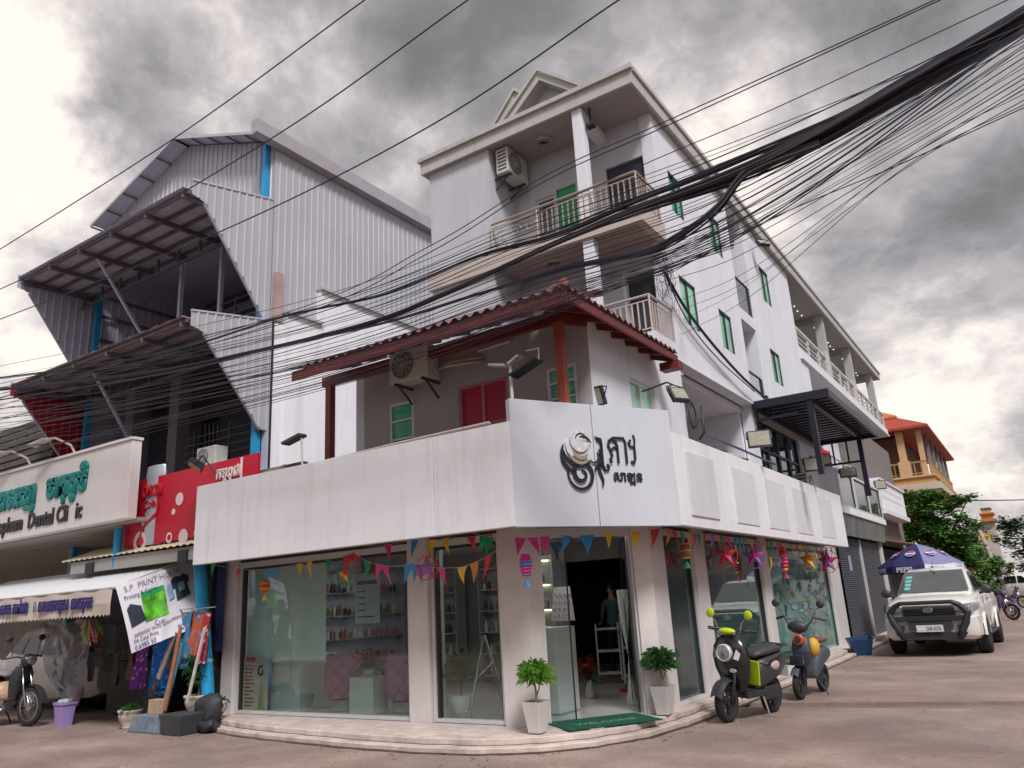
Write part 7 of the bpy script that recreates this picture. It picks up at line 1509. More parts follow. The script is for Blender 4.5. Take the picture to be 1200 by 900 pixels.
def star_lantern(label, loc, r_, cols, kind='star'):
    Ln = thing('paper_lantern', label, 'lantern', loc); ca, cb_ = FC_[cols[0]], FC_[cols[1]]; yaw = random.uniform(-.4, .4)
    def P(a, r0, d): x_, z_ = r0 * math.cos(a), r0 * math.sin(a); return (x_ * math.cos(yaw) - d * math.sin(yaw), x_ * math.sin(yaw) + d * math.cos(yaw), z_)
    for k in range(5):
        a = R(90 + 72 * k); o_ = []
        s = MB(); tip = P(a, r_, 0); l_ = P(a - R(36), r_ * .45, 0); q = P(a + R(36), r_ * .45, 0); f_ = P(0, 0, -r_ * .32); b_ = P(0, 0, r_ * .32)
        s.add([tip, l_, f_], [(0, 1, 2)]); s.add([tip, q, f_], [(0, 2, 1)]); s.add([tip, l_, b_], [(0, 2, 1)]); s.add([tip, q, b_], [(0, 1, 2)]); s.build('paper_point', ca if k % 2 else cb_, Ln)
    s = MB()
    for k in range(5):
        a, b = R(90 + 72 * k), R(90 + 144 + 72 * k)
        for d in (-r_ * .12, r_ * .12): s.tube([P(a, r_, d * .3), P(b, r_, d * .3)], .006, 4)
    s.tube([P(t, r_ * 1.0, 0) for t in [2 * math.pi * i / 20 for i in range(21)]], .007, 4, cap=False); s.build('bamboo_frame', FC_[cols[2]], Ln)
    s = MB(); s.tube([P(R(90), r_, 0), (0, 0, r_ + .16)], .003, 4); s.build('string', CREAM, Ln)
    for k in range(10):
        a = 2 * math.pi * k / 10; c_ = P(a, r_ * 1.04, 0); s = MB(); m_ = FC_[random.choice(list(FC_))]
        for j in range(5): d_ = Vector((random.uniform(-1, 1), random.uniform(-1, 1), random.uniform(-1, 1))).normalized() * .045; e_ = Vector((-d_.y, d_.x, 0)) * .25; s.add([Vector(c_), Vector(c_) + d_ + e_, Vector(c_) + d_ - e_], [(0, 1, 2)])
        s.build('tassel', m_, Ln)
    return Ln
def spool(label, loc, h_, cols):
    Ln = thing('paper_lantern', label, 'lantern', loc)
    for k in range(7):
        z_ = h_ / 2 - h_ * (k + .5) / 7; r_ = .055 + .035 * math.sin(math.pi * (k + .5) / 7); s = MB(); s.lathe((0, 0, z_), [(r_ * .7, -h_ / 14), (r_, 0), (r_ * .7, h_ / 14)], 9); s.build('paper_ring', FC_[cols[k % len(cols)]], Ln)
    s = MB(); s.tube([(0, 0, h_ / 2), (0, 0, h_ / 2 + .14)], .003, 4); s.build('string', CREAM, Ln)
    s = MB()
    for k in range(9): a = k * .7; s.add([(0, 0, -h_ / 2), (.05 * math.cos(a), .05 * math.sin(a), -h_ / 2 - .13), (.05 * math.cos(a + .3), .05 * math.sin(a + .3), -h_ / 2 - .12)], [(0, 1, 2)])
    s.build('tassel', FC_[cols[-1]], Ln); return Ln
star_lantern('white, green and red star lantern in front of the wide window', (-8.10, 7.90, 2.11), .15, ('yellow', 'red', 'green'))
star_lantern('lilac ball-shaped star lantern with red rim at the pillar between the left windows', (-6.61, 7.90, 2.10), .15, ('violet', 'violet', 'red'))
spool('small red and white spool lantern before the pale roller blind', (-9.79, 7.90, 2.06), .18, ('red', 'orange', 'yellow'))
spool('pink fan lantern with a blue tassel on the corner pillar', (-5.11, 7.95, 2.03), .26, ('pink', 'pink', 'violet', 'blue'))
spool('slim red and green spool lantern before the first frosted window', (-3.98, 10.25, 2.16), .22, ('orange', 'red', 'green'))
star_lantern('rose pink star lantern at the column after the first frosted window', (-3.98, 11.9, 2.14), .19, ('pink', 'red', 'red'))
star_lantern('dark plum star lantern in the middle of the second side window', (-3.98, 13.35, 2.14), .20, ('violet', 'pink', 'violet'))
spool('tall pink paper lantern by the third side column', (-3.98, 15.2, 2.12), .46, ('pink', 'red', 'orange', 'pink'))
star_lantern('golden yellow star lantern over the printed window', (-3.98, 17.1, 2.13), .23, ('yellow', 'orange', 'yellow'))
star_lantern('violet star lantern beside the golden one, nearest the shutters', (-3.98, 18.9, 2.12), .25, ('violet', 'pink', 'red'))

# ------------------------------------------------------------------ potted plants
POTW = mat('pot_white', (.60, .57, .56), .5, var=.06, streak=.2); URN = mat('pot_cream', (.50, .42, .36), .7, var=.12, scale=6, streak=.3, bump=.2); SOIL = mat('soil', (.06, .045, .035), .95, var=.3)
PL1 = leafmat('pot_leaf_bright', (.06, .20, .02), (.22, .42, .05)); PL2 = leafmat('pot_leaf_dark', (.015, .07, .012), (.05, .17, .03))
def blades(s, c, n, ln, w_, up=.3, spread=1.0, r0=.05):
    for _ in range(n):
        a = random.uniform(0, 6.28); el = random.uniform(-.3, 1.3) ; d_ = Vector((math.cos(a) * math.cos(el) * spread, math.sin(a) * math.cos(el) * spread, math.sin(el))).normalized(); p0 = Vector(c) + d_ * random.uniform(0, r0)
        l_ = ln * random.uniform(.7, 1.2); sd = Vector((-math.sin(a), math.cos(a), 0)) * w_; p1 = p0 + d_ * l_ * .5 + Vector((0, 0, .02)); p2 = p0 + d_ * l_ + Vector((0, 0, -l_ * .28))
        s.add([p0, p1 - sd, p1 + sd, p2], [(0, 1, 3), (0, 3, 2)])
def topiary(label, loc, lm, seed):
    random.seed(seed); T = thing('potted_plant', label, 'potted plant', loc); T.scale = (1.06, 1.06, .90)
    s = MB(); s.add([(-.075, -.075, 0), (.075, -.075, 0), (.075, .075, 0), (-.075, .075, 0), (-.12, -.12, .38), (.12, -.12, .38), (.12, .12, .38), (-.12, .12, .38)], [(0, 3, 2, 1), (0, 1, 5, 4), (1, 2, 6, 5), (2, 3, 7, 6), (3, 0, 4, 7)]); s.build('pot', POTW, T, bevel=.008)
    s = MB(); s.box(-.11, .11, -.11, .11, .33, .355); s.build('soil', SOIL, T)
    s = MB(); s.tube([(0, 0, .34), (.012, 0, .46), (-.01, .01, .60)], [.014, .012, .010], 6); s.tube([(.0, 0, .42), (.05, .0, .52), (.07, 0, .62)], [.01, .008, .006], 5); s.build('stem', mat('pale_stem', (.30, .22, .17), .8) if not bpy.data.materials.get('pale_stem') else bpy.data.materials['pale_stem'], T)
    s = MB()
    for cx, cy, cz in ((0, 0, .66), (-.10, .02, .64), (.10, -.02, .65), (.03, .08, .68), (0, -.08, .66), (-.05, 0, .74), (.07, .02, .73), (.0, .02, .78)): blades(s, (cx, cy, cz), 60, .15, .010)
    s.build('foliage', lm, T, kind='stuff'); return T
topiary('bright green leafy plant in a tall white square pot left of the doorway', (-5.19, 8.12, .147), PL1, 1)
topiary('darker green leafy plant in a tall white square pot right of the doorway', (-4.29, 9.72, .147), PL2, 2)
def urn(label, loc, sc_, foliage, seed):
    random.seed(seed); T = thing('urn_planter', label, 'plant pot', loc); s = MB(); s.lathe((0, 0, 0), [(.11 * sc_, 0), (.12 * sc_, .03), (.10 * sc_, .05), (.17 * sc_, .14 * sc_), (.19 * sc_, .22 * sc_), (.185 * sc_, .25 * sc_), (.205 * sc_, .27 * sc_), (.205 * sc_, .30 * sc_), (.18 * sc_, .30 * sc_), (.17 * sc_, .26 * sc_)], 22); s.build('pot', URN, T, smooth=True)
    s = MB()
    if foliage == 'shrub':
        for k in range(26): blades(s, (random.gauss(0, .09), random.gauss(0, .07), .42 * sc_ + random.uniform(0, .42)), 22, .10, .010)
        t_ = MB(); t_.tube([(0, 0, .2), (0, 0, .7)], .015, 5); t_.build('stem', BARK, T)
    elif foliage == 'low':
        for k in range(7): blades(s, (random.gauss(0, .07), random.gauss(0, .06), .30 * sc_), 16, .10, .012)
    if s.v: s.build('foliage', PL2, T, kind='stuff')
    return T
urn('small cream urn pot with low weeds on the road left of the blue block', (-12.65, 7.62, 0), .95, 'low', 3)
urn('cream urn pot holding a dark leafy shrub, raised behind the blue concrete block', (-11.35, 7.95, .16), 1.1, 'shrub', 4)
urn('cream urn pot at the foot of the blue drain pipe', (-11.03, 8.05, .135), .85, 'low', 5)
s = MB(); s.add([(-.17, -.16, 0), (.17, -.16, 0), (.17, .16, 0), (-.17, .16, 0), (-.27, -.24, .38), (.27, -.24, .38), (.27, .24, .38), (-.27, .24, .38)], [(0, 3, 2, 1), (0, 1, 5, 4), (1, 2, 6, 5), (2, 3, 7, 6), (3, 0, 4, 7)])
o = s.build('blue_tub', mat('deep_blue_plastic', (.01, .05, .13), .4, var=.2), loc=(-3.80, 20.1, 0), rot=(R(6), R(-4), .35), bevel=.02); tag(o, 'deep blue plastic tub on the kerb at the corner before the shutters', 'tub')
random.seed(8); s = MB()
for _ in range(120):
    t_ = random.random() ** 1.2; i_ = min(int(t_ * (len(edge) - 1)), len(edge) - 2); ex, ey = edge[i_]; o_ = abs(random.gauss(0, .35)); x_, y_ = ex + (o_ if ey > 8.6 else random.uniform(-.1, .1)), ey - (o_ if ey <= 8.6 else random.uniform(-.1, .1)); a_ = random.uniform(0, 6.3); q_ = random.uniform(.012, .035)
    s.add([(x_ - q_ * math.cos(a_), y_ - q_ * math.sin(a_), .006), (x_ + q_ * .4 * math.sin(a_), y_ - q_ * .4 * math.cos(a_), .014), (x_ + q_ * math.cos(a_), y_ + q_ * math.sin(a_), .008), (x_ - q_ * .4 * math.sin(a_), y_ + q_ * .4 * math.cos(a_), .006)], [(0, 1, 2, 3)])
o = s.build('fallen_leaves', mat('dry_leaf', (.20, .13, .07), .8, var=.5, scale=9), kind='stuff'); o['label'] = 'small dry leaves and grit scattered along the kerb'
# doormat
DM = thing('doormat', 'dark green doormat with faint white lettering in front of the open door', 'doormat', (-4.83, 9.02, .15), rz=math.atan2(dv.y, dv.x)); s = MB(); s.box(-.62, .62, -.42, .30, 0, .012); s.build('pile', mat('green_mat', (.0, .10, .055), .9, var=.3, scale=20, bump=.8, bscale=150), DM); 
mm = words3d('WELCOME', .17, 'mat_lettering', mat('mat_letter', (.25, .36, .30), .9, var=.2), DM, (-.42, -.20, .0135), (1, 0, 0), (0, 1, 0), extrude=.0005)

# ------------------------------------------------------------------ inside the salon
PURV = mat('mauve_velvet', (.42, .19, .29), .75, var=.12, scale=9); 
def tufted(label, loc, rz):
    T = thing('tufted_chair', label, 'chair', loc, rz=rz); s = MB(); rows_ = []; n_, m_ = 90, 50
    for j in range(m_ + 1):
        v = j / m_; z_ = .18 + .64 * v; row = []
        for i in range(n_ + 1):
            t_ = (i / n_) * math.pi; 
            d = 1 - .055 * max(0, math.cos((i / n_) * 2 * math.pi * 4.5) * math.cos(v * math.pi * 4)) ** 2 * 1.2 + .02 * abs(math.sin((i / n_) * math.pi * 9 + v * math.pi * 4)) * 0
            d -= .085 * (1 - abs(math.sin((i / n_ * 4.5 + v * 2.5) * math.pi))) ** 3 + .085 * (1 - abs(math.sin((i / n_ * 4.5 - v * 2.5) * math.pi))) ** 3
            rr = .36 * d * (1 + .06 * math.sin(v * math.pi)) - (.03 if v > .96 else 0); row.append((rr * math.cos(math.pi + t_), .9 * rr * math.sin(math.pi + t_), z_ + (.01 if v < .97 else .015)))
        rows_.append(row)
    s.grid(rows_); s.build('backrest', PURV, T, smooth=True)
    b0_ = None
    for j in range(4):
        for i in range(9):
            u = (i + (.5 if j % 2 else 0)) / 9 
            if u > 1: continue
            a = math.pi + u * math.pi; q = (.335 * math.cos(a), .9 * .335 * math.sin(a), .18 + .128 * (j + 1))
            if b0_ is None: b0_ = MB().ball((0, 0, 0), .017, 6, 4).build('button', CHROME, T, loc=q)
            else: share(b0_, 'button', T, q)
    s = MB(); s.lathe((0, .02, 0), [(.33, .20), (.34, .40), (.30, .44)], 24, sy=.85); s.build('seat', PURV, T, smooth=True)
    s = MB(); s.lathe((0, 0, 0), [(.27, .01), (.28, .16)], 20, sy=.85); s.build('plinth', mat('pale_plinth', (.45, .45, .40), .5) if not bpy.data.materials.get('pale_plinth') else bpy.data.materials['pale_plinth'], T); return T
tufted('mauve tufted armchair behind the glass, left of the small white table', (-9.42, 9.25, .147), 0); tufted('mauve tufted armchair behind the glass, right of the small white table', (-8.12, 9.25, .147), 0)
GLW = mat('shop_white', (.52, .56, .54), .35, var=.05)
s = MB(); s.box(-8.90, -8.42, 8.78, 9.1, .15, .66); tag(s.build('side_table', GLW, bevel=.01), 'small white side table with red flowers between the mauve chairs', 'table')
s = MB(); s.box(-10.62, -9.95, 8.75, 9.55, .15, .98); tag(s.build('white_counter', GLW, bevel=.01), 'plain white counter behind the glass under the roller blind', 'counter')
RB = thing('roller_blind', 'pale green-grey roller blind lowered behind the left half of the wide window', 'blind', (-10.2, 8.66, 2.4)); s = MB(); s.grid([[(-.93 + 1.86 * i / 12, .01 * math.sin(i * .9), .0 - 1.48 * j / 6) for i in range(13)] for j in range(7)]); s.build('fabric', mat('blind_cloth', (.76, .86, .80), .8, var=.06), RB, smooth=True); s = MB(); s.tube([(-.94, 0, -1.49), (.94, 0, -1.49)], .016, 6); s.build('bottom_bar', GLW, RB)
PS = thing('price_poster', 'tall poster of maroon Khmer lines with black hair emblem, low behind the window', 'poster', (-11.08, 8.57, .17)); s = MB(); s.box(.0, .60, .0, .006, 0, .80); s.build('sheet', mat('poster_sheet', (.33, .32, .26), .6, var=.05), PS); MRN = mat('maroon_print', (.25, .03, .05), .6, var=.1)
for k in range(13): s = MB(); s.box(.03, .18 + .1 * random.random(), -.004, -.002, .74 - k * .055, .755 - k * .055); s.build('text_line', MRN, PS)
words3d('សាឡន', .09, 'heading', MRN, PS, (.05, -.003, .765), (1, 0, 0), (0, 0, 1), outline=True, bold=.004)
s = MB(); fp = Plane(0, 0, 1, 0); stroke(s, [(x, z) for x, z in arc(.43, .60, .085, .03, 60, 400, 20)], .03, .002, .004, pl=fp); s.build('emblem', BLK, PS)
s = MB()
for k in range(9): s.poly((.36 + k * .02, -.003, .03), (.38 + k * .02, -.003, .03), (.40 + k * .015 + random.uniform(-.06, .06), -.003, .30 + random.uniform(0, .2)))
s.build('grass_print', mat('poster_green', (.20, .28, .08), .6), PS)
NP = thing('notice_sheet', 'white notice sheet with Khmer heading stuck inside the wide window', 'notice', (-8.60, 8.60, 1.43)); s = MB(); s.box(0, .5, 0, .004, 0, .68); s.build('sheet', mat('notice_white', (.45, .47, .52), .5, var=.04), NP)
words3d('លកខខណឌ', .085, 'heading', NAVY, NP, (.05, -.003, .56), (1, 0, 0), (0, 0, 1), outline=True, bold=.004)
for k in range(5): s = MB(); s.box(.06, .2 + .2 * (k > 3), -.003, -.001, .45 - k * .09, .465 - k * .09); s.build('text_line', NAVY, NP)
s = MB(); s.box(.12, .4, 0, .004, .72, .95); s.build('header_card', mat('maroon_card', (.22, .05, .07), .6), NP)
def flowers(label, loc, col, r_, pot='vase'):
    T = thing('flower_vase', label, 'flowers', loc); s = MB()
    if pot == 'vase': s.lathe((0, 0, 0), [(.06, 0), (.075, .04), (.06, .12), (.035, .20), (.06, .26)], 14); h_ = .28
    else: s.lathe((0, 0, 0), [(.07, 0), (.075, .10)], 14); h_ = .12
    s.build('vase', GLW, T, smooth=True); s = MB()
    for k in range(120):
        d_ = Vector((random.gauss(0, 1), random.gauss(0, 1), random.gauss(0, .8))).normalized() * r_ * random.uniform(.4, 1); c_ = Vector((0, 0, h_ + r_ * .9)) + d_
        for j in range(3): a = random.uniform(0, 6.3); e_ = Vector((math.cos(a), math.sin(a), random.uniform(-.5, .5))) * .032; f_ = Vector((-math.sin(a), math.cos(a), .3)) * .02; s.add([c_ - e_, c_ - f_, c_ + e_, c_ + f_], [(0, 1, 2, 3)])
    s.build('blossoms', col, T, kind='stuff'); s = MB(); blades(s, (0, 0, h_ + .02), 30, r_ * 1.3, .012); s.build('leaves', PL2, T, kind='stuff'); return T
RF = mat('red_blossom', (.45, .025, .02), .7, var=.4, scale=20); OFL = mat('tan_dried_flower', (.5, .24, .12), .8, var=.3, scale=20)
flowers('bunch of red flowers on the small white side table', (-8.66, 8.95, .66), RF, .16, 'pot'); flowers('red dried flowers in a white vase just inside the doorway', (-6.05, 11.0, .15), RF, .20); flowers('tan dried flowers on the low white shelf inside the doorway', (-6.35, 10.3, .42), OFL, .20, 'pot')
# product shelving with lit strips
STRIP = mat('shelf_light', (1, .85, .6), .4, var=0, emit=(1.0, .72, .42), estr=3.0)
def shelving(label, loc, rz, w_, n_, h_, lit, seed):
    random.seed(seed); T = thing('product_shelf', label, 'shelf', loc, rz=rz); s = MB(); s.box(-w_ / 2, w_ / 2, .30, .33, 0, h_); s.build('back_panel', SHELF, T); s = MB(); s.box(-w_ / 2 - .02, -w_ / 2, 0, .33, 0, h_); s.build('side_panel', SHELF, T); s = MB(); s.box(w_ / 2, w_ / 2 + .02, 0, .33, 0, h_); s.build('side_panel', SHELF, T)
    for k in range(n_):
        z_ = .12 + (h_ - .2) * k / (n_ - 1); s = MB(); s.box(-w_ / 2, w_ / 2, 0, .30, z_, z_ + .02); sh_ = s.build('shelf_board', SHELF, T)
        if lit and k > 0: s = MB(); s.box(-w_ / 2 + .02, w_ / 2 - .02, .26, .28, z_ - .02, z_ - .002); s.build('light_strip', STRIP, sh_)
        x_ = -w_ / 2 + .06
        while x_ < w_ / 2 - .05 and k < n_ - 1:
            bw = random.uniform(.02, .04); bh = random.uniform(.10, .22); c_ = random.choice(('bottle_dark', 'bottle_white', 'bottle_rose', 'bottle_amber')); mm_ = bpy.data.materials.get(c_) or mat(c_, {'bottle_dark': (.03, .03, .04), 'bottle_white': (.6, .58, .55), 'bottle_rose': (.5, .18, .2), 'bottle_amber': (.3, .14, .05)}[c_], .3, var=.1)
            s = MB(); s.lathe((x_, .14, z_ + .02), [(bw, 0), (bw, bh * .7), (bw * .4, bh * .82), (bw * .4, bh)], 8); s.build('bottle', mm_, sh_); x_ += bw * 2 + random.uniform(.02, .08)
    return T
shelving('lit product shelf of bottles seen through the glass left of the door', (-6.95, 11.0, .15), R(35), .62, 6, 2.2, True, 1)
shelving('dark shelf of bottles at the back of the salon behind the right mauve chair', (-8.5, 12.75, .15), 0, 1.7, 6, 2.2, False, 2)
shelving('shelf of bottles at the back of the salon behind the second window', (-10.4, 12.75, .15), 0, .9, 6, 2.2, False, 3)
shelving('long dark shelf of bottles along the far left salon wall', (-11.1, 11.3, .15), R(90), 2.4, 6, 2.3, False, 5)
s = MB(); s.box(-6.9, -6.1, 10.05, 10.5, .15, .42); tag(s.build('low_plinth', GLW, bevel=.01), 'low white display plinth inside the doorway', 'plinth')
s = MB(); s.box(-6.35, -5.6, 9.35, 9.9, .15, 1.25); tag(s.build('reception_desk', GLW, bevel=.02), 'tall pale reception desk behind the corner pillar', 'desk')
LF = thing('price_card', 'leaning card of pink nail samples above the low plinth', 'card', (-6.35, 10.5, 1.30)); s = MB(); s.prism([(0, 0, 0), (.42, 0, 0), (.30, .12, .5), (.02, .12, .5)], (0, .01, 0)); s.build('card', SHELF, LF)
for i in range(4):
    for j in range(4): s = MB(); s.ball((.07 + i * .08, .005 + .024 * j - .01, .08 + j * .10), .02, 6, 4, (1, .3, 1)); s.build('sample', FC_['pink'] if (i + j) % 2 else FC_['violet'], LF)
# red pedestal fan, trolleys
PF = thing('pedestal_fan', 'red pedestal fan standing inside the doorway', 'fan', (-5.75, 12.0, .15)); RP = mat('fan_red', (.30, .02, .025), .4, var=.1); s = MB(); s.lathe((0, 0, 0), [(.27, 0), (.26, .04), (.06, .07)], 20); s.build('base', RP, PF); s = MB(); s.tube([(0, 0, .05), (0, 0, .95)], .04, 8); s.build('column', RP, PF); s = MB(); s.ball((0, 0, 1.02), .10, 10, 7); s.build('motor', RP, PF, smooth=True)
s = MB()
for r_ in (.08, .14, .20, .26): s.tube([(.05 + r_ * math.cos(t), -.12, 1.02 + r_ * math.sin(t)) for t in [2 * math.pi * i / 24 for i in range(25)]], .005, 4, cap=False)
for k in range(12): a = k * math.pi / 12; s.tube([(.05 - .26 * math.cos(a), -.12, 1.02 - .26 * math.sin(a)), (.05 + .26 * math.cos(a), -.12, 1.02 + .26 * math.sin(a))], .003, 4)
s.build('guard', FAN, PF)
def trolley(label, loc, h_):
    T = thing('salon_trolley', label, 'trolley', loc, rz=.5); WT = GLW; s = MB()
    for x_ in (-.2, .2):
        for y_ in (-.15, .15): s.tube([(x_, y_, .04), (x_, y_, h_)], .012, 6)
    s.tube([(-.2, -.15, h_), (-.2, .15, h_)], .012, 6); s.tube([(.2, -.15, h_), (.2, .15, h_)], .012, 6); s.build('frame', WT, T)
    for k in range(3): s = MB(); s.box(-.2, .2, -.15, .15, .15 + k * (h_ - .25) / 2, .18 + k * (h_ - .25) / 2); s.build('tray', WT, T)
    for x_ in (-.2, .2): s = MB(); s.ball((x_, -.15, .025), .025, 6, 5); s.build('caster', FAN, T)
trolley('white trolley just left of the red fan', (-6.0, 12.6, .15), 1.15); trolley('white trolley farther back and left of the red fan', (-6.7, 13.0, .15), 1.0)
# pale draped pillar and pot behind the glass
s = MB(); prof = [(.20, 0), (.16, .18), (.12, .35), (.17, .7), (.20, 1.1), (.215, 1.55)]; rows_ = []
for z_i in range(13):
    v = z_i / 12; z_ = 1.55 * v; k_ = min(int(v * 5), 4); t_ = v * 5 - k_; r_ = prof[k_][0] * (1 - t_) + prof[k_ + 1][0] * t_; rows_.append([((r_ + .012 * math.sin(a * 9 + v * 3)) * math.cos(a), (r_ + .012 * math.sin(a * 9 + v * 3)) * math.sin(a), z_) for a in [2 * math.pi * i / 48 for i in range(48)]])
s.grid(rows_, close=True); o = s.build('draped_curtain', mat('pale_curtain', (.42, .47, .45), .8, var=.06), smooth=True, loc=(-4.98, 10.55, .15)); tag(o, 'pale gathered curtain standing inside at the right of the doorway', 'curtain')
PP = thing('potted_plant', 'leafy plant in a white pot behind the second window', 'potted plant', (-6.86, 8.86, .147)); s = MB(); s.lathe((0, 0, 0), [(.13, 0), (.17, .30), (.15, .30)], 20); s.build('pot', POTW, PP, smooth=True); s = MB()
for k in range(12): blades(s, (random.gauss(0, .09), random.gauss(0, .08), .55 + random.uniform(-.1, .25)), 26, .16, .02)
s.build('foliage', PL2, PP, kind='stuff'); s = MB(); s.tube([(0, 0, .25), (0, 0, .6)], .015, 5); s.build('stem', BARK, PP)
ES = thing('display_easel', 'thin metal easel legs standing behind the second window', 'easel', (-6.42, 8.85, .15)); 
for a, b in (((-.32, 0, 0), (-.05, .05, 1.05)), ((.38, 0, 0), (-.03, .05, 1.05)), ((.0, .4, 0), (-.04, .05, 1.0))): s = MB(); s.tube([a, b], .010, 6); s.build('leg', CHROME, ES)
s = MB(); s.tube([(-.18, .02, .5), (.12, .02, .72)], .008, 6); s.build('stay', CHROME, ES)
s = MB(); s.grid([[(-6.0 + .06 * math.sin(v * 6), 8.75 + .22 * u + .03 * math.sin(u * 14), 1.32 - 1.15 * v) for u in [i / 10 for i in range(11)]] for v in [j / 8 for j in range(9)]]); tag(s.build('inner_curtain', mat('inner_curtain_cloth', (.38, .42, .40), .8, var=.05), smooth=True), 'short pale curtain edge beside the corner pillar behind the second window', 'curtain')
# added glowing strips under the ceiling, put in to brighten the dark salon
FILL = mat('salon_fill_glow', (1, .95, .9), .4, var=0, emit=(1, .93, .86), estr=13.0)
for i, (x_, y_) in enumerate(((-9.6, 10.2), (-7.6, 10.6), (-6.2, 10.0))):
    L_ = thing('salon_fill_strip', ('added fill-light strip over the mauve chairs', 'added fill-light strip over the middle of the salon', 'added fill-light strip just inside the doorway')[i], 'light', (x_, y_, 2.6)); s = MB(); s.box(-.6, .6, -.06, .06, .03, .06); s.build('housing', GLW, L_); s = MB(); s.box(-.58, .58, -.045, .045, .012, .03); s.build('fill_panel', FILL, L_)
# two people standing in the dim salon
def person(label, loc, rz, top, hair_long, arms):
    Pn = thing('person', label, 'person', loc, rz=rz)
    V = [(0, 0, .93, .13), (0, 0, 1.12, .12), (0, -.01, 1.32, .14), (0, 0, 1.42, .07), (0, -.005, 1.50, .05), (0, -.02, 1.60, .085), (0, -.01, 1.68, .07)]
    E_ = [(0, 1), (1, 2), (2, 3), (3, 4), (4, 5), (5, 6)]
    def chain(root, pts):
        p_ = root
        for q in pts: V.append(q); E_.append((p_, len(V) - 1)); p_ = len(V) - 1
        return p_
    for sg in (-1, 1):
        chain(0, [(sg * .09, 0, .86, .095), (sg * .10, -.02, .48, .06), (sg * .10, .02, .10, .04), (sg * .11, -.14, .04, .035)])
        a = arms[0 if sg < 0 else 1]; w = chain(2, [(sg * .17, 0, 1.38, .055), (a[0][0], a[0][1], a[0][2], .042), (a[1][0], a[1][1], a[1][2], .028), (a[1][0] * 1.0, a[1][1] - .06, a[1][2] + .01, .030)])
        hx_, hy_, hz_ = V[w][:3]
        for k in range(5): 
            f = (k - 2) * .013; ln_ = (.045, .065, .07, .062, .05)[k]; chain(w, [(hx_ + f, hy_ - ln_ * .6, hz_ - .005, .008), (hx_ + f * 1.15, hy_ - ln_, hz_ - .025, .006)])
    chain(5, [(0, -.105, 1.59, .014)])
    me = bpy.data.meshes.new('body'); me.from_pydata([v[:3] for v in V], E_, []); o = bpy.data.objects.new('body', me); COL.objects.link(o)
    sk = o.modifiers.new('skin', 'SKIN'); sv = me.skin_vertices[0].data
    for i, v in enumerate(V): sv[i].radius = (v[3], v[3] * .85)
    sv[0].use_root = True; o.modifiers.new('sub', 'SUBSURF').levels = 1; o.modifiers['sub'].render_levels = 2
    dg = bpy.context.evaluated_depsgraph_get(); m2 = bpy.data.meshes.new_from_object(o.evaluated_get(dg)); bpy.data.objects.remove(o)
    skin = bpy.data.materials.get('skin') or mat('skin', (.42, .24, .16), .5, var=.05); trs = bpy.data.materials.get('dark_trousers') or mat('dark_trousers', (.02, .02, .025), .8)
    for m_ in (skin, top, trs): m2.materials.append(m_)
    for p_ in m2.polygons:
        c = p_.center; p_.material_index = 2 if c.z < .95 else (1 if c.z < 1.43 and (abs(c.x) < .26 and c.y > -.12) else 0); p_.use_smooth = True
    o = bpy.data.objects.new('body', m2); COL.objects.link(o); attach(o, Pn)
    h = MB(); h.ball((0, .01, 1.655), .105, 14, 10, (.9, 1.0, 1.0)); 
    if hair_long: h.ball((0, .06, 1.50), .10, 12, 8, (1.05, .6, 1.5))
    h.build('hair', bpy.data.materials.get('black_hair') or mat('black_hair', (.01, .009, .009), .5), Pn, smooth=True)
    for sg in (-1, 1): s = MB(); s.ball((sg * .033, -.088, 1.615), .011, 6, 5); s.build('eye', BLK, Pn); s = MB(); s.ball((sg * .088, -.01, 1.60), .02, 6, 5, (.4, .8, 1.3)); s.build('ear', skin, Pn)
    s = MB(); s.tube([(-.025, -.092, 1.555), (0, -.098, 1.552), (.025, -.092, 1.555)], .006, 5); s.build('mouth', mat('lip', (.35, .10, .09), .5) if not bpy.data.materials.get('lip') else bpy.data.materials['lip'], Pn)
    return Pn
person('person in a dark top standing inside the open doorway, looking out', (-6.05, 13.9, .15), R(0), mat('dark_top', (.05, .045, .05), .8), False, (((-.24, .02, 1.12), (-.20, -.16, 1.05)), ((.24, .02, 1.12), (.16, -.18, 1.10))))
person('long-haired person in a teal top standing deeper left in the doorway', (-7.0, 13.9, .15), R(0), mat('teal_top', (.06, .16, .16), .8), True, (((-.24, .02, 1.12), (-.20, -.12, .98)), ((.24, .02, 1.12), (.22, -.12, .98))))

# ------------------------------------------------------------------ buildings across the two streets (behind the camera, seen in the glass)
OPW = mat('opposite_render', (.34, .31, .28), .8, var=.15, scale=.5, streak=.3); OPD = mat('opposite_window', (.05, .055, .06), .3, var=.2)
def opp(label, pl, u0, u1, h_):
    T = thing('opposite_shophouses', label, 'building', pl.pt((u0 + u1) / 2, 0, -3), world=True); s = MB(); pl.box(s, u0, u1, 0, h_, -8, 0); s.build('wall', OPW, T)
    n_ = int((u1 - u0) / 4)
    for k in range(n_):
        s = MB(); pl.box(s, u0 + k * 4 + .5, u0 + k * 4 + 3.6, .1, 2.7, .002, .03); s.build('shutter', OPD, T)
        for f_ in range(1, int(h_ / 3)): s = MB(); pl.box(s, u0 + k * 4 + 1.1, u0 + k * 4 + 2.9, f_ * 3 + .9, f_ * 3 + 2.3, .002, .03); s.build('window', OPD, T)
opp('plain row of shophouses behind the camera on the left street', Plane(0, -9, -1, 0), -6, 44, 7); opp('plain row of shophouses across the right-hand street', Plane(9.5, 0, 0, -1), -70, -6, 7)

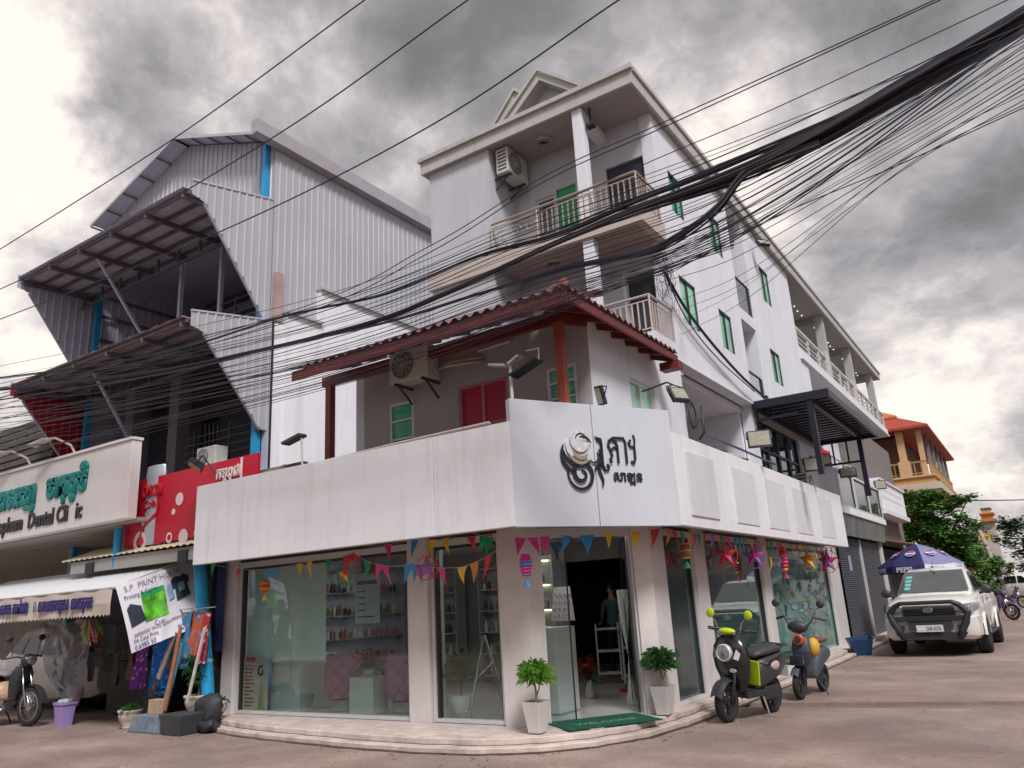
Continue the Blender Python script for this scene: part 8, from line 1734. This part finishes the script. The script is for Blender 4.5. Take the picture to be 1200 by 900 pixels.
# ------------------------------------------------------------------ overhead cables along the left street (vertical plane y about 6.5)
WB = mat('cable_black', (.012, .012, .03), .5, var=.1); WG = mat('cable_grey', (.05, .045, .055), .6, var=.1)
random.seed(77)
def cat(pts, n=10):
    """smooth curve through the points"""
    P_ = [Vector(p) for p in pts]; P_ = [P_[0] * 2 - P_[1]] + P_ + [P_[-1] * 2 - P_[-2]]; o = []
    for i in range(1, len(P_) - 2):
        for k in range(n):
            t = k / n; a, b, c, d = P_[i - 1:i + 3]
            o.append(.5 * ((2 * b) + (-a + c) * t + (2 * a - 5 * b + 4 * c - d) * t * t + (-a + 3 * b - 3 * c + d) * t ** 3))
    o.append(P_[-2]); return o
def wire(pts, r_, label, group=None, name='overhead_cable', m=WB, n=9, sides=5):
    P_ = cat(pts, n); s = MB(); s.tube(P_, r_, sides); return tag(s.build(name, m), label, 'cable', group)
RP_ = (1.05, 6.5)     # where the lines leave the frame at the top right
# heavy bundle, made of strands that run together
def bundle(name, label, pts, n_, rad, r0, spread_at):
    T = thing(name, label, 'cable bundle', pts[0], world=True); P_ = cat(pts, 10); N_ = len(P_)
    for k in range(n_):
        a = 2 * math.pi * k / n_ + random.uniform(-.3, .3); q = rad * random.uniform(.35, 1.0); ph = random.uniform(0, 6); s = MB(); pp = []
        for i, p in enumerate(P_):
            t = i / (N_ - 1); w_ = q * (.55 + .45 * math.sin(t * 9 + ph)) * spread_at(t); pp.append(p + Vector((0, math.cos(a + t * 2.5), math.sin(a + t * 2.5))) * w_)
        rk = r0 * random.uniform(.7, 1.3); s.tube(pp, [rk * (1 - .66 * min(1, max(0, (i / (N_ - 1) - .25) * 3.0))) for i in range(N_)], 5); s.build('strand', WB if k % 4 else WG, T)
    return T
bundle('cable_bundle', 'thickest bundle of black cables, from the top right sky past the upper balcony',
       [(1.27, 6.50, 5.97), (0.74, 6.50, 5.77), (0.05, 6.50, 5.59), (-0.86, 6.50, 5.39), (-1.64, 6.50, 5.30), (-2.68, 6.50, 5.29), (-3.69, 6.50, 5.22), (-5.09, 6.50, 5.07), (-6.30, 6.50, 5.01), (-8.41, 6.50, 5.14), (-11.59, 6.50, 5.47), (-18.44, 6.50, 6.50)], 34, .125, .016, lambda t: 1.0 if t < .22 else max(.24, 1.0 - 2.6 * (t - .22)))
bundle('cable_bundle', 'second black cable bundle peeling off below the thick one towards the red roof corner',
       [(-0.86, 6.45, 5.29), (-1.47, 6.45, 5.26), (-1.82, 6.45, 5.00), (-2.26, 6.45, 4.83), (-2.62, 6.45, 4.79), (-3.48, 6.45, 4.88), (-4.57, 6.45, 4.91), (-5.97, 6.45, 4.93), (-7.82, 6.45, 5.07), (-10.77, 6.45, 5.28), (-18.19, 6.45, 6.15)], 14, .06, .014, lambda t: 1.0 if t < .3 else max(.25, 1.0 - 2.6 * (t - .3)))
bundle('cable_bundle', 'slim black cable bundle running close above the thick one along the balcony rail',
       [(0.64, 6.55, 5.84), (-0.56, 6.55, 5.54), (-1.71, 6.55, 5.45), (-2.64, 6.55, 5.42), (-3.60, 6.55, 5.36), (-4.62, 6.55, 5.43), (-6.06, 6.55, 5.36), (-7.96, 6.55, 5.54), (-11.47, 6.55, 5.74), (-18.66, 6.55, 6.78)], 9, .045, .012, lambda t: 1.0)
# fan of single thin wires between the bundle and the left
G1 = 'thin black wires fanning out beside the cable bundle'; L1 = 'thin black wire of the fan between the bundle and the left street'
n_ = 0
for k in range(24):
    y_ = 6.2 + random.uniform(0, .6); t = k / 23
    xr, yr = 1190 + random.uniform(-20, 20), 30 + 25 * t + random.uniform(-6, 6)
    ym = 172 + 118 * t + random.uniform(-3, 3)      # height over px 850
    yl2 = 255 + 112 * t + random.uniform(-2, 2)       # px 620
    yl = 362 + 96 * t + random.uniform(-5, 5)       # px 330
    ye = 452 + 90 * t + random.uniform(-16, 16)      # px -40
    def U(px_, py_): 
        d = _dir(px_, py_); s_ = y_ / d.y; return (d.x * s_, y_, 1.6 + d.z * s_)
    _M = Matrix((_r, _d, _f)).transposed()
    def _dir(px_, py_): return _M @ Vector(((px_ - 600) / 898.2143, (py_ - 450) / 898.2143, 1))
    A1, A2, A3, A4, A5, A6 = U(xr + 60, yr - 35), U(xr, yr), U(850, ym), U(620, yl2), U(330, yl), U(-60, ye)
    wire([A1, A2, A3, A4, A5, A6], random.choice((.003, .004, .004, .006)), L1, G1, m=WB if k % 3 else WG)
# lower sheaf that sweeps under the red roof and over the canopies
G2 = 'sagging wires across the red roof and canopies'; L2 = 'thin sagging wire of the sheaf crossing in front of the red roof and grey canopies'
for k in range(12):
    y_ = 6.3 + random.uniform(0, .5); t = k / 11; sag = random.uniform(0, 30)
    pts_ = [(860, 250 + 40 * t), (770, 298 + 22 * t), (600, 352 + 34 * t), (430, 398 + 40 * t + sag * .4), (250, 432 + 50 * t + sag * .6), (100, 456 + 60 * t + sag * .5), (-60, 470 + 70 * t)]
    q = []
    for a, b in pts_: d = _dir(a, b); s_ = y_ / d.y; q.append((d.x * s_, y_, 1.6 + d.z * s_))
    wire(q, random.choice((.003, .004, .006)), L2, G2, m=WG if k % 4 == 0 else WB)
# wires that fan out at the right below the bundle and end on the side wall
G3 = 'thin wires from the bundle down to the white side wall'; L3 = 'thin wire dropping from the bundle to the white side wall'
for k in range(12):
    t = k / 11; y_ = 6.45
    a = _dir(1215, 45 + 70 * t); b = _dir(1050, 150 + 60 * t + random.uniform(-8, 8)); s1, s2 = y_ / a.y, (y_ + 1.2) / b.y
    e_ = (-4.33, 10.9 + 1.6 * random.random(), 6.0 + 1.6 * (1 - t) + random.uniform(-.2, .2))
    p1 = Vector((a.x * s1, y_, 1.6 + a.z * s1)); p2 = Vector((b.x * s2, y_ + 1.2, 1.6 + b.z * s2)); p3 = p2 * .45 + Vector(e_) * .55 + Vector((0, 0, -.18))
    wire([p1, p2, p3, e_], random.choice((.003, .004, .005)), L3, G3)
# three high lines at the top left, and a pair at the top right
wire([(-4.86, 5.60, 8.76), (-5.46, 5.60, 8.75), (-9.17, 5.60, 8.43), (-14.60, 5.60, 8.32), (-16.34, 5.60, 8.33)], .009, 'uppermost lone wire across the top left sky')
wire([(-3.46, 5.80, 8.12), (-4.06, 5.80, 8.12), (-7.16, 5.80, 7.73), (-11.94, 5.80, 7.58), (-16.66, 5.80, 7.76)], .009, 'middle lone wire crossing the gable of the sheet-metal building')
wire([(-1.86, 6.00, 7.34), (-2.37, 6.00, 7.32), (-4.87, 6.00, 6.92), (-8.80, 6.00, 6.86), (-15.23, 6.00, 7.23), (-17.05, 6.00, 7.37)], .009, 'lowest lone wire passing over the front of the upper canopy')
wire([(0.44, 6.60, 6.37), (0.18, 6.60, 6.32), (-2.25, 6.60, 6.20), (-3.68, 6.60, 6.13), (-5.40, 6.60, 5.80), (-8.20, 6.60, 5.62), (-18.17, 6.60, 6.13)], .006, 'upper wire of the close pair passing in front of the top balcony')
wire([(0.43, 6.62, 6.33), (0.17, 6.62, 6.31), (-2.26, 6.62, 6.16), (-3.69, 6.62, 6.08), (-5.42, 6.62, 5.73), (-8.22, 6.62, 5.53), (-18.16, 6.62, 5.95)], .006, 'lower wire of the close pair passing in front of the top balcony')
wire([(0.92, 6.60, 6.09), (0.62, 6.60, 6.05), (-1.26, 6.60, 5.88), (-2.48, 6.60, 5.82), (-4.16, 6.60, 5.70)], .005, 'single thin wire between the close pair and the thick bundle')
wire([(1.28, 9.00, 6.41), (0.82, 9.00, 6.35), (-0.46, 9.00, 6.15), (-1.94, 9.00, 5.97), (-4.33, 11.8, 6.9)], .007, 'lone wire at the right sky ending on the white side wall')
# heavy drop cable along the side wall to the pergola
wire([(-4.20, 11.3, 6.75), (-4.22, 12.2, 6.35), (-4.22, 13.6, 5.98), (-4.2, 15.4, 5.66), (-4.1, 17.2, 5.48), (-3.6, 18.4, 5.42)], .028, 'heavy black cable sloping down the white side wall to the pergola', n=8)
wire([(-4.20, 11.3, 6.70), (-4.24, 12.3, 6.15), (-4.25, 13.8, 5.80), (-4.25, 15.9, 5.60)], .012, 'thinner cable sagging below the heavy one on the side wall')
s = MB()
for k in range(4): s.tube([(-4.2 + .01 * k, 16.5 + (.16 + .01 * k) * math.cos(t), 5.42 + (.16 + .012 * k) * math.sin(t)) for t in [2 * math.pi * i / 16 for i in range(17)]], .012, 5, cap=False)
tag(s.build('cable_loop', WB), 'small loop of black cable hanging from the heavy side-wall cable', 'cable coil')
# tangle at the corner of the main wall
s = MB()
for k in range(15):
    c_ = Vector((-4.25, 11.35, 6.7)); pts_ = [c_ + Vector((random.uniform(-.1, .12), random.uniform(-.35, .45), random.uniform(-.55, .35))) for _ in range(4)]; s.tube(cat(pts_, 5), .004, 4)
o = s.build('cable_tangle', WB); tag(o, 'tangle of thin black wires at the corner of the main wall by the lower balcony', 'cable tangle'); o['kind'] = 'stuff'
for (x_, y_) in ((2.6, 6.6), (-26, 6.6)):
    UP = thing('utility_pole', 'concrete utility pole carrying the cables, ' + ('beyond the right edge' if x_ > 0 else 'beyond the left edge'), 'utility pole', (x_, y_, 0)); s = MB(); s.lathe((0, 0, 0), [(.17, 0), (.11, 9.5)], 14); s.build('shaft', CONC, UP); s = MB(); s.box(-.06, .06, -.9, .9, 7.6, 7.72); s.build('crossarm', DARK, UP)
s = MB(); s.tube([(-.4, 66, 4.6), (-8, 40, 4.6)] , .02, 5); 
wire([(-4.0, 40, 5.1), (0, 52, 5.6), (4, 66, 6.4)], .03, 'dark wire over the far trees at the right edge')
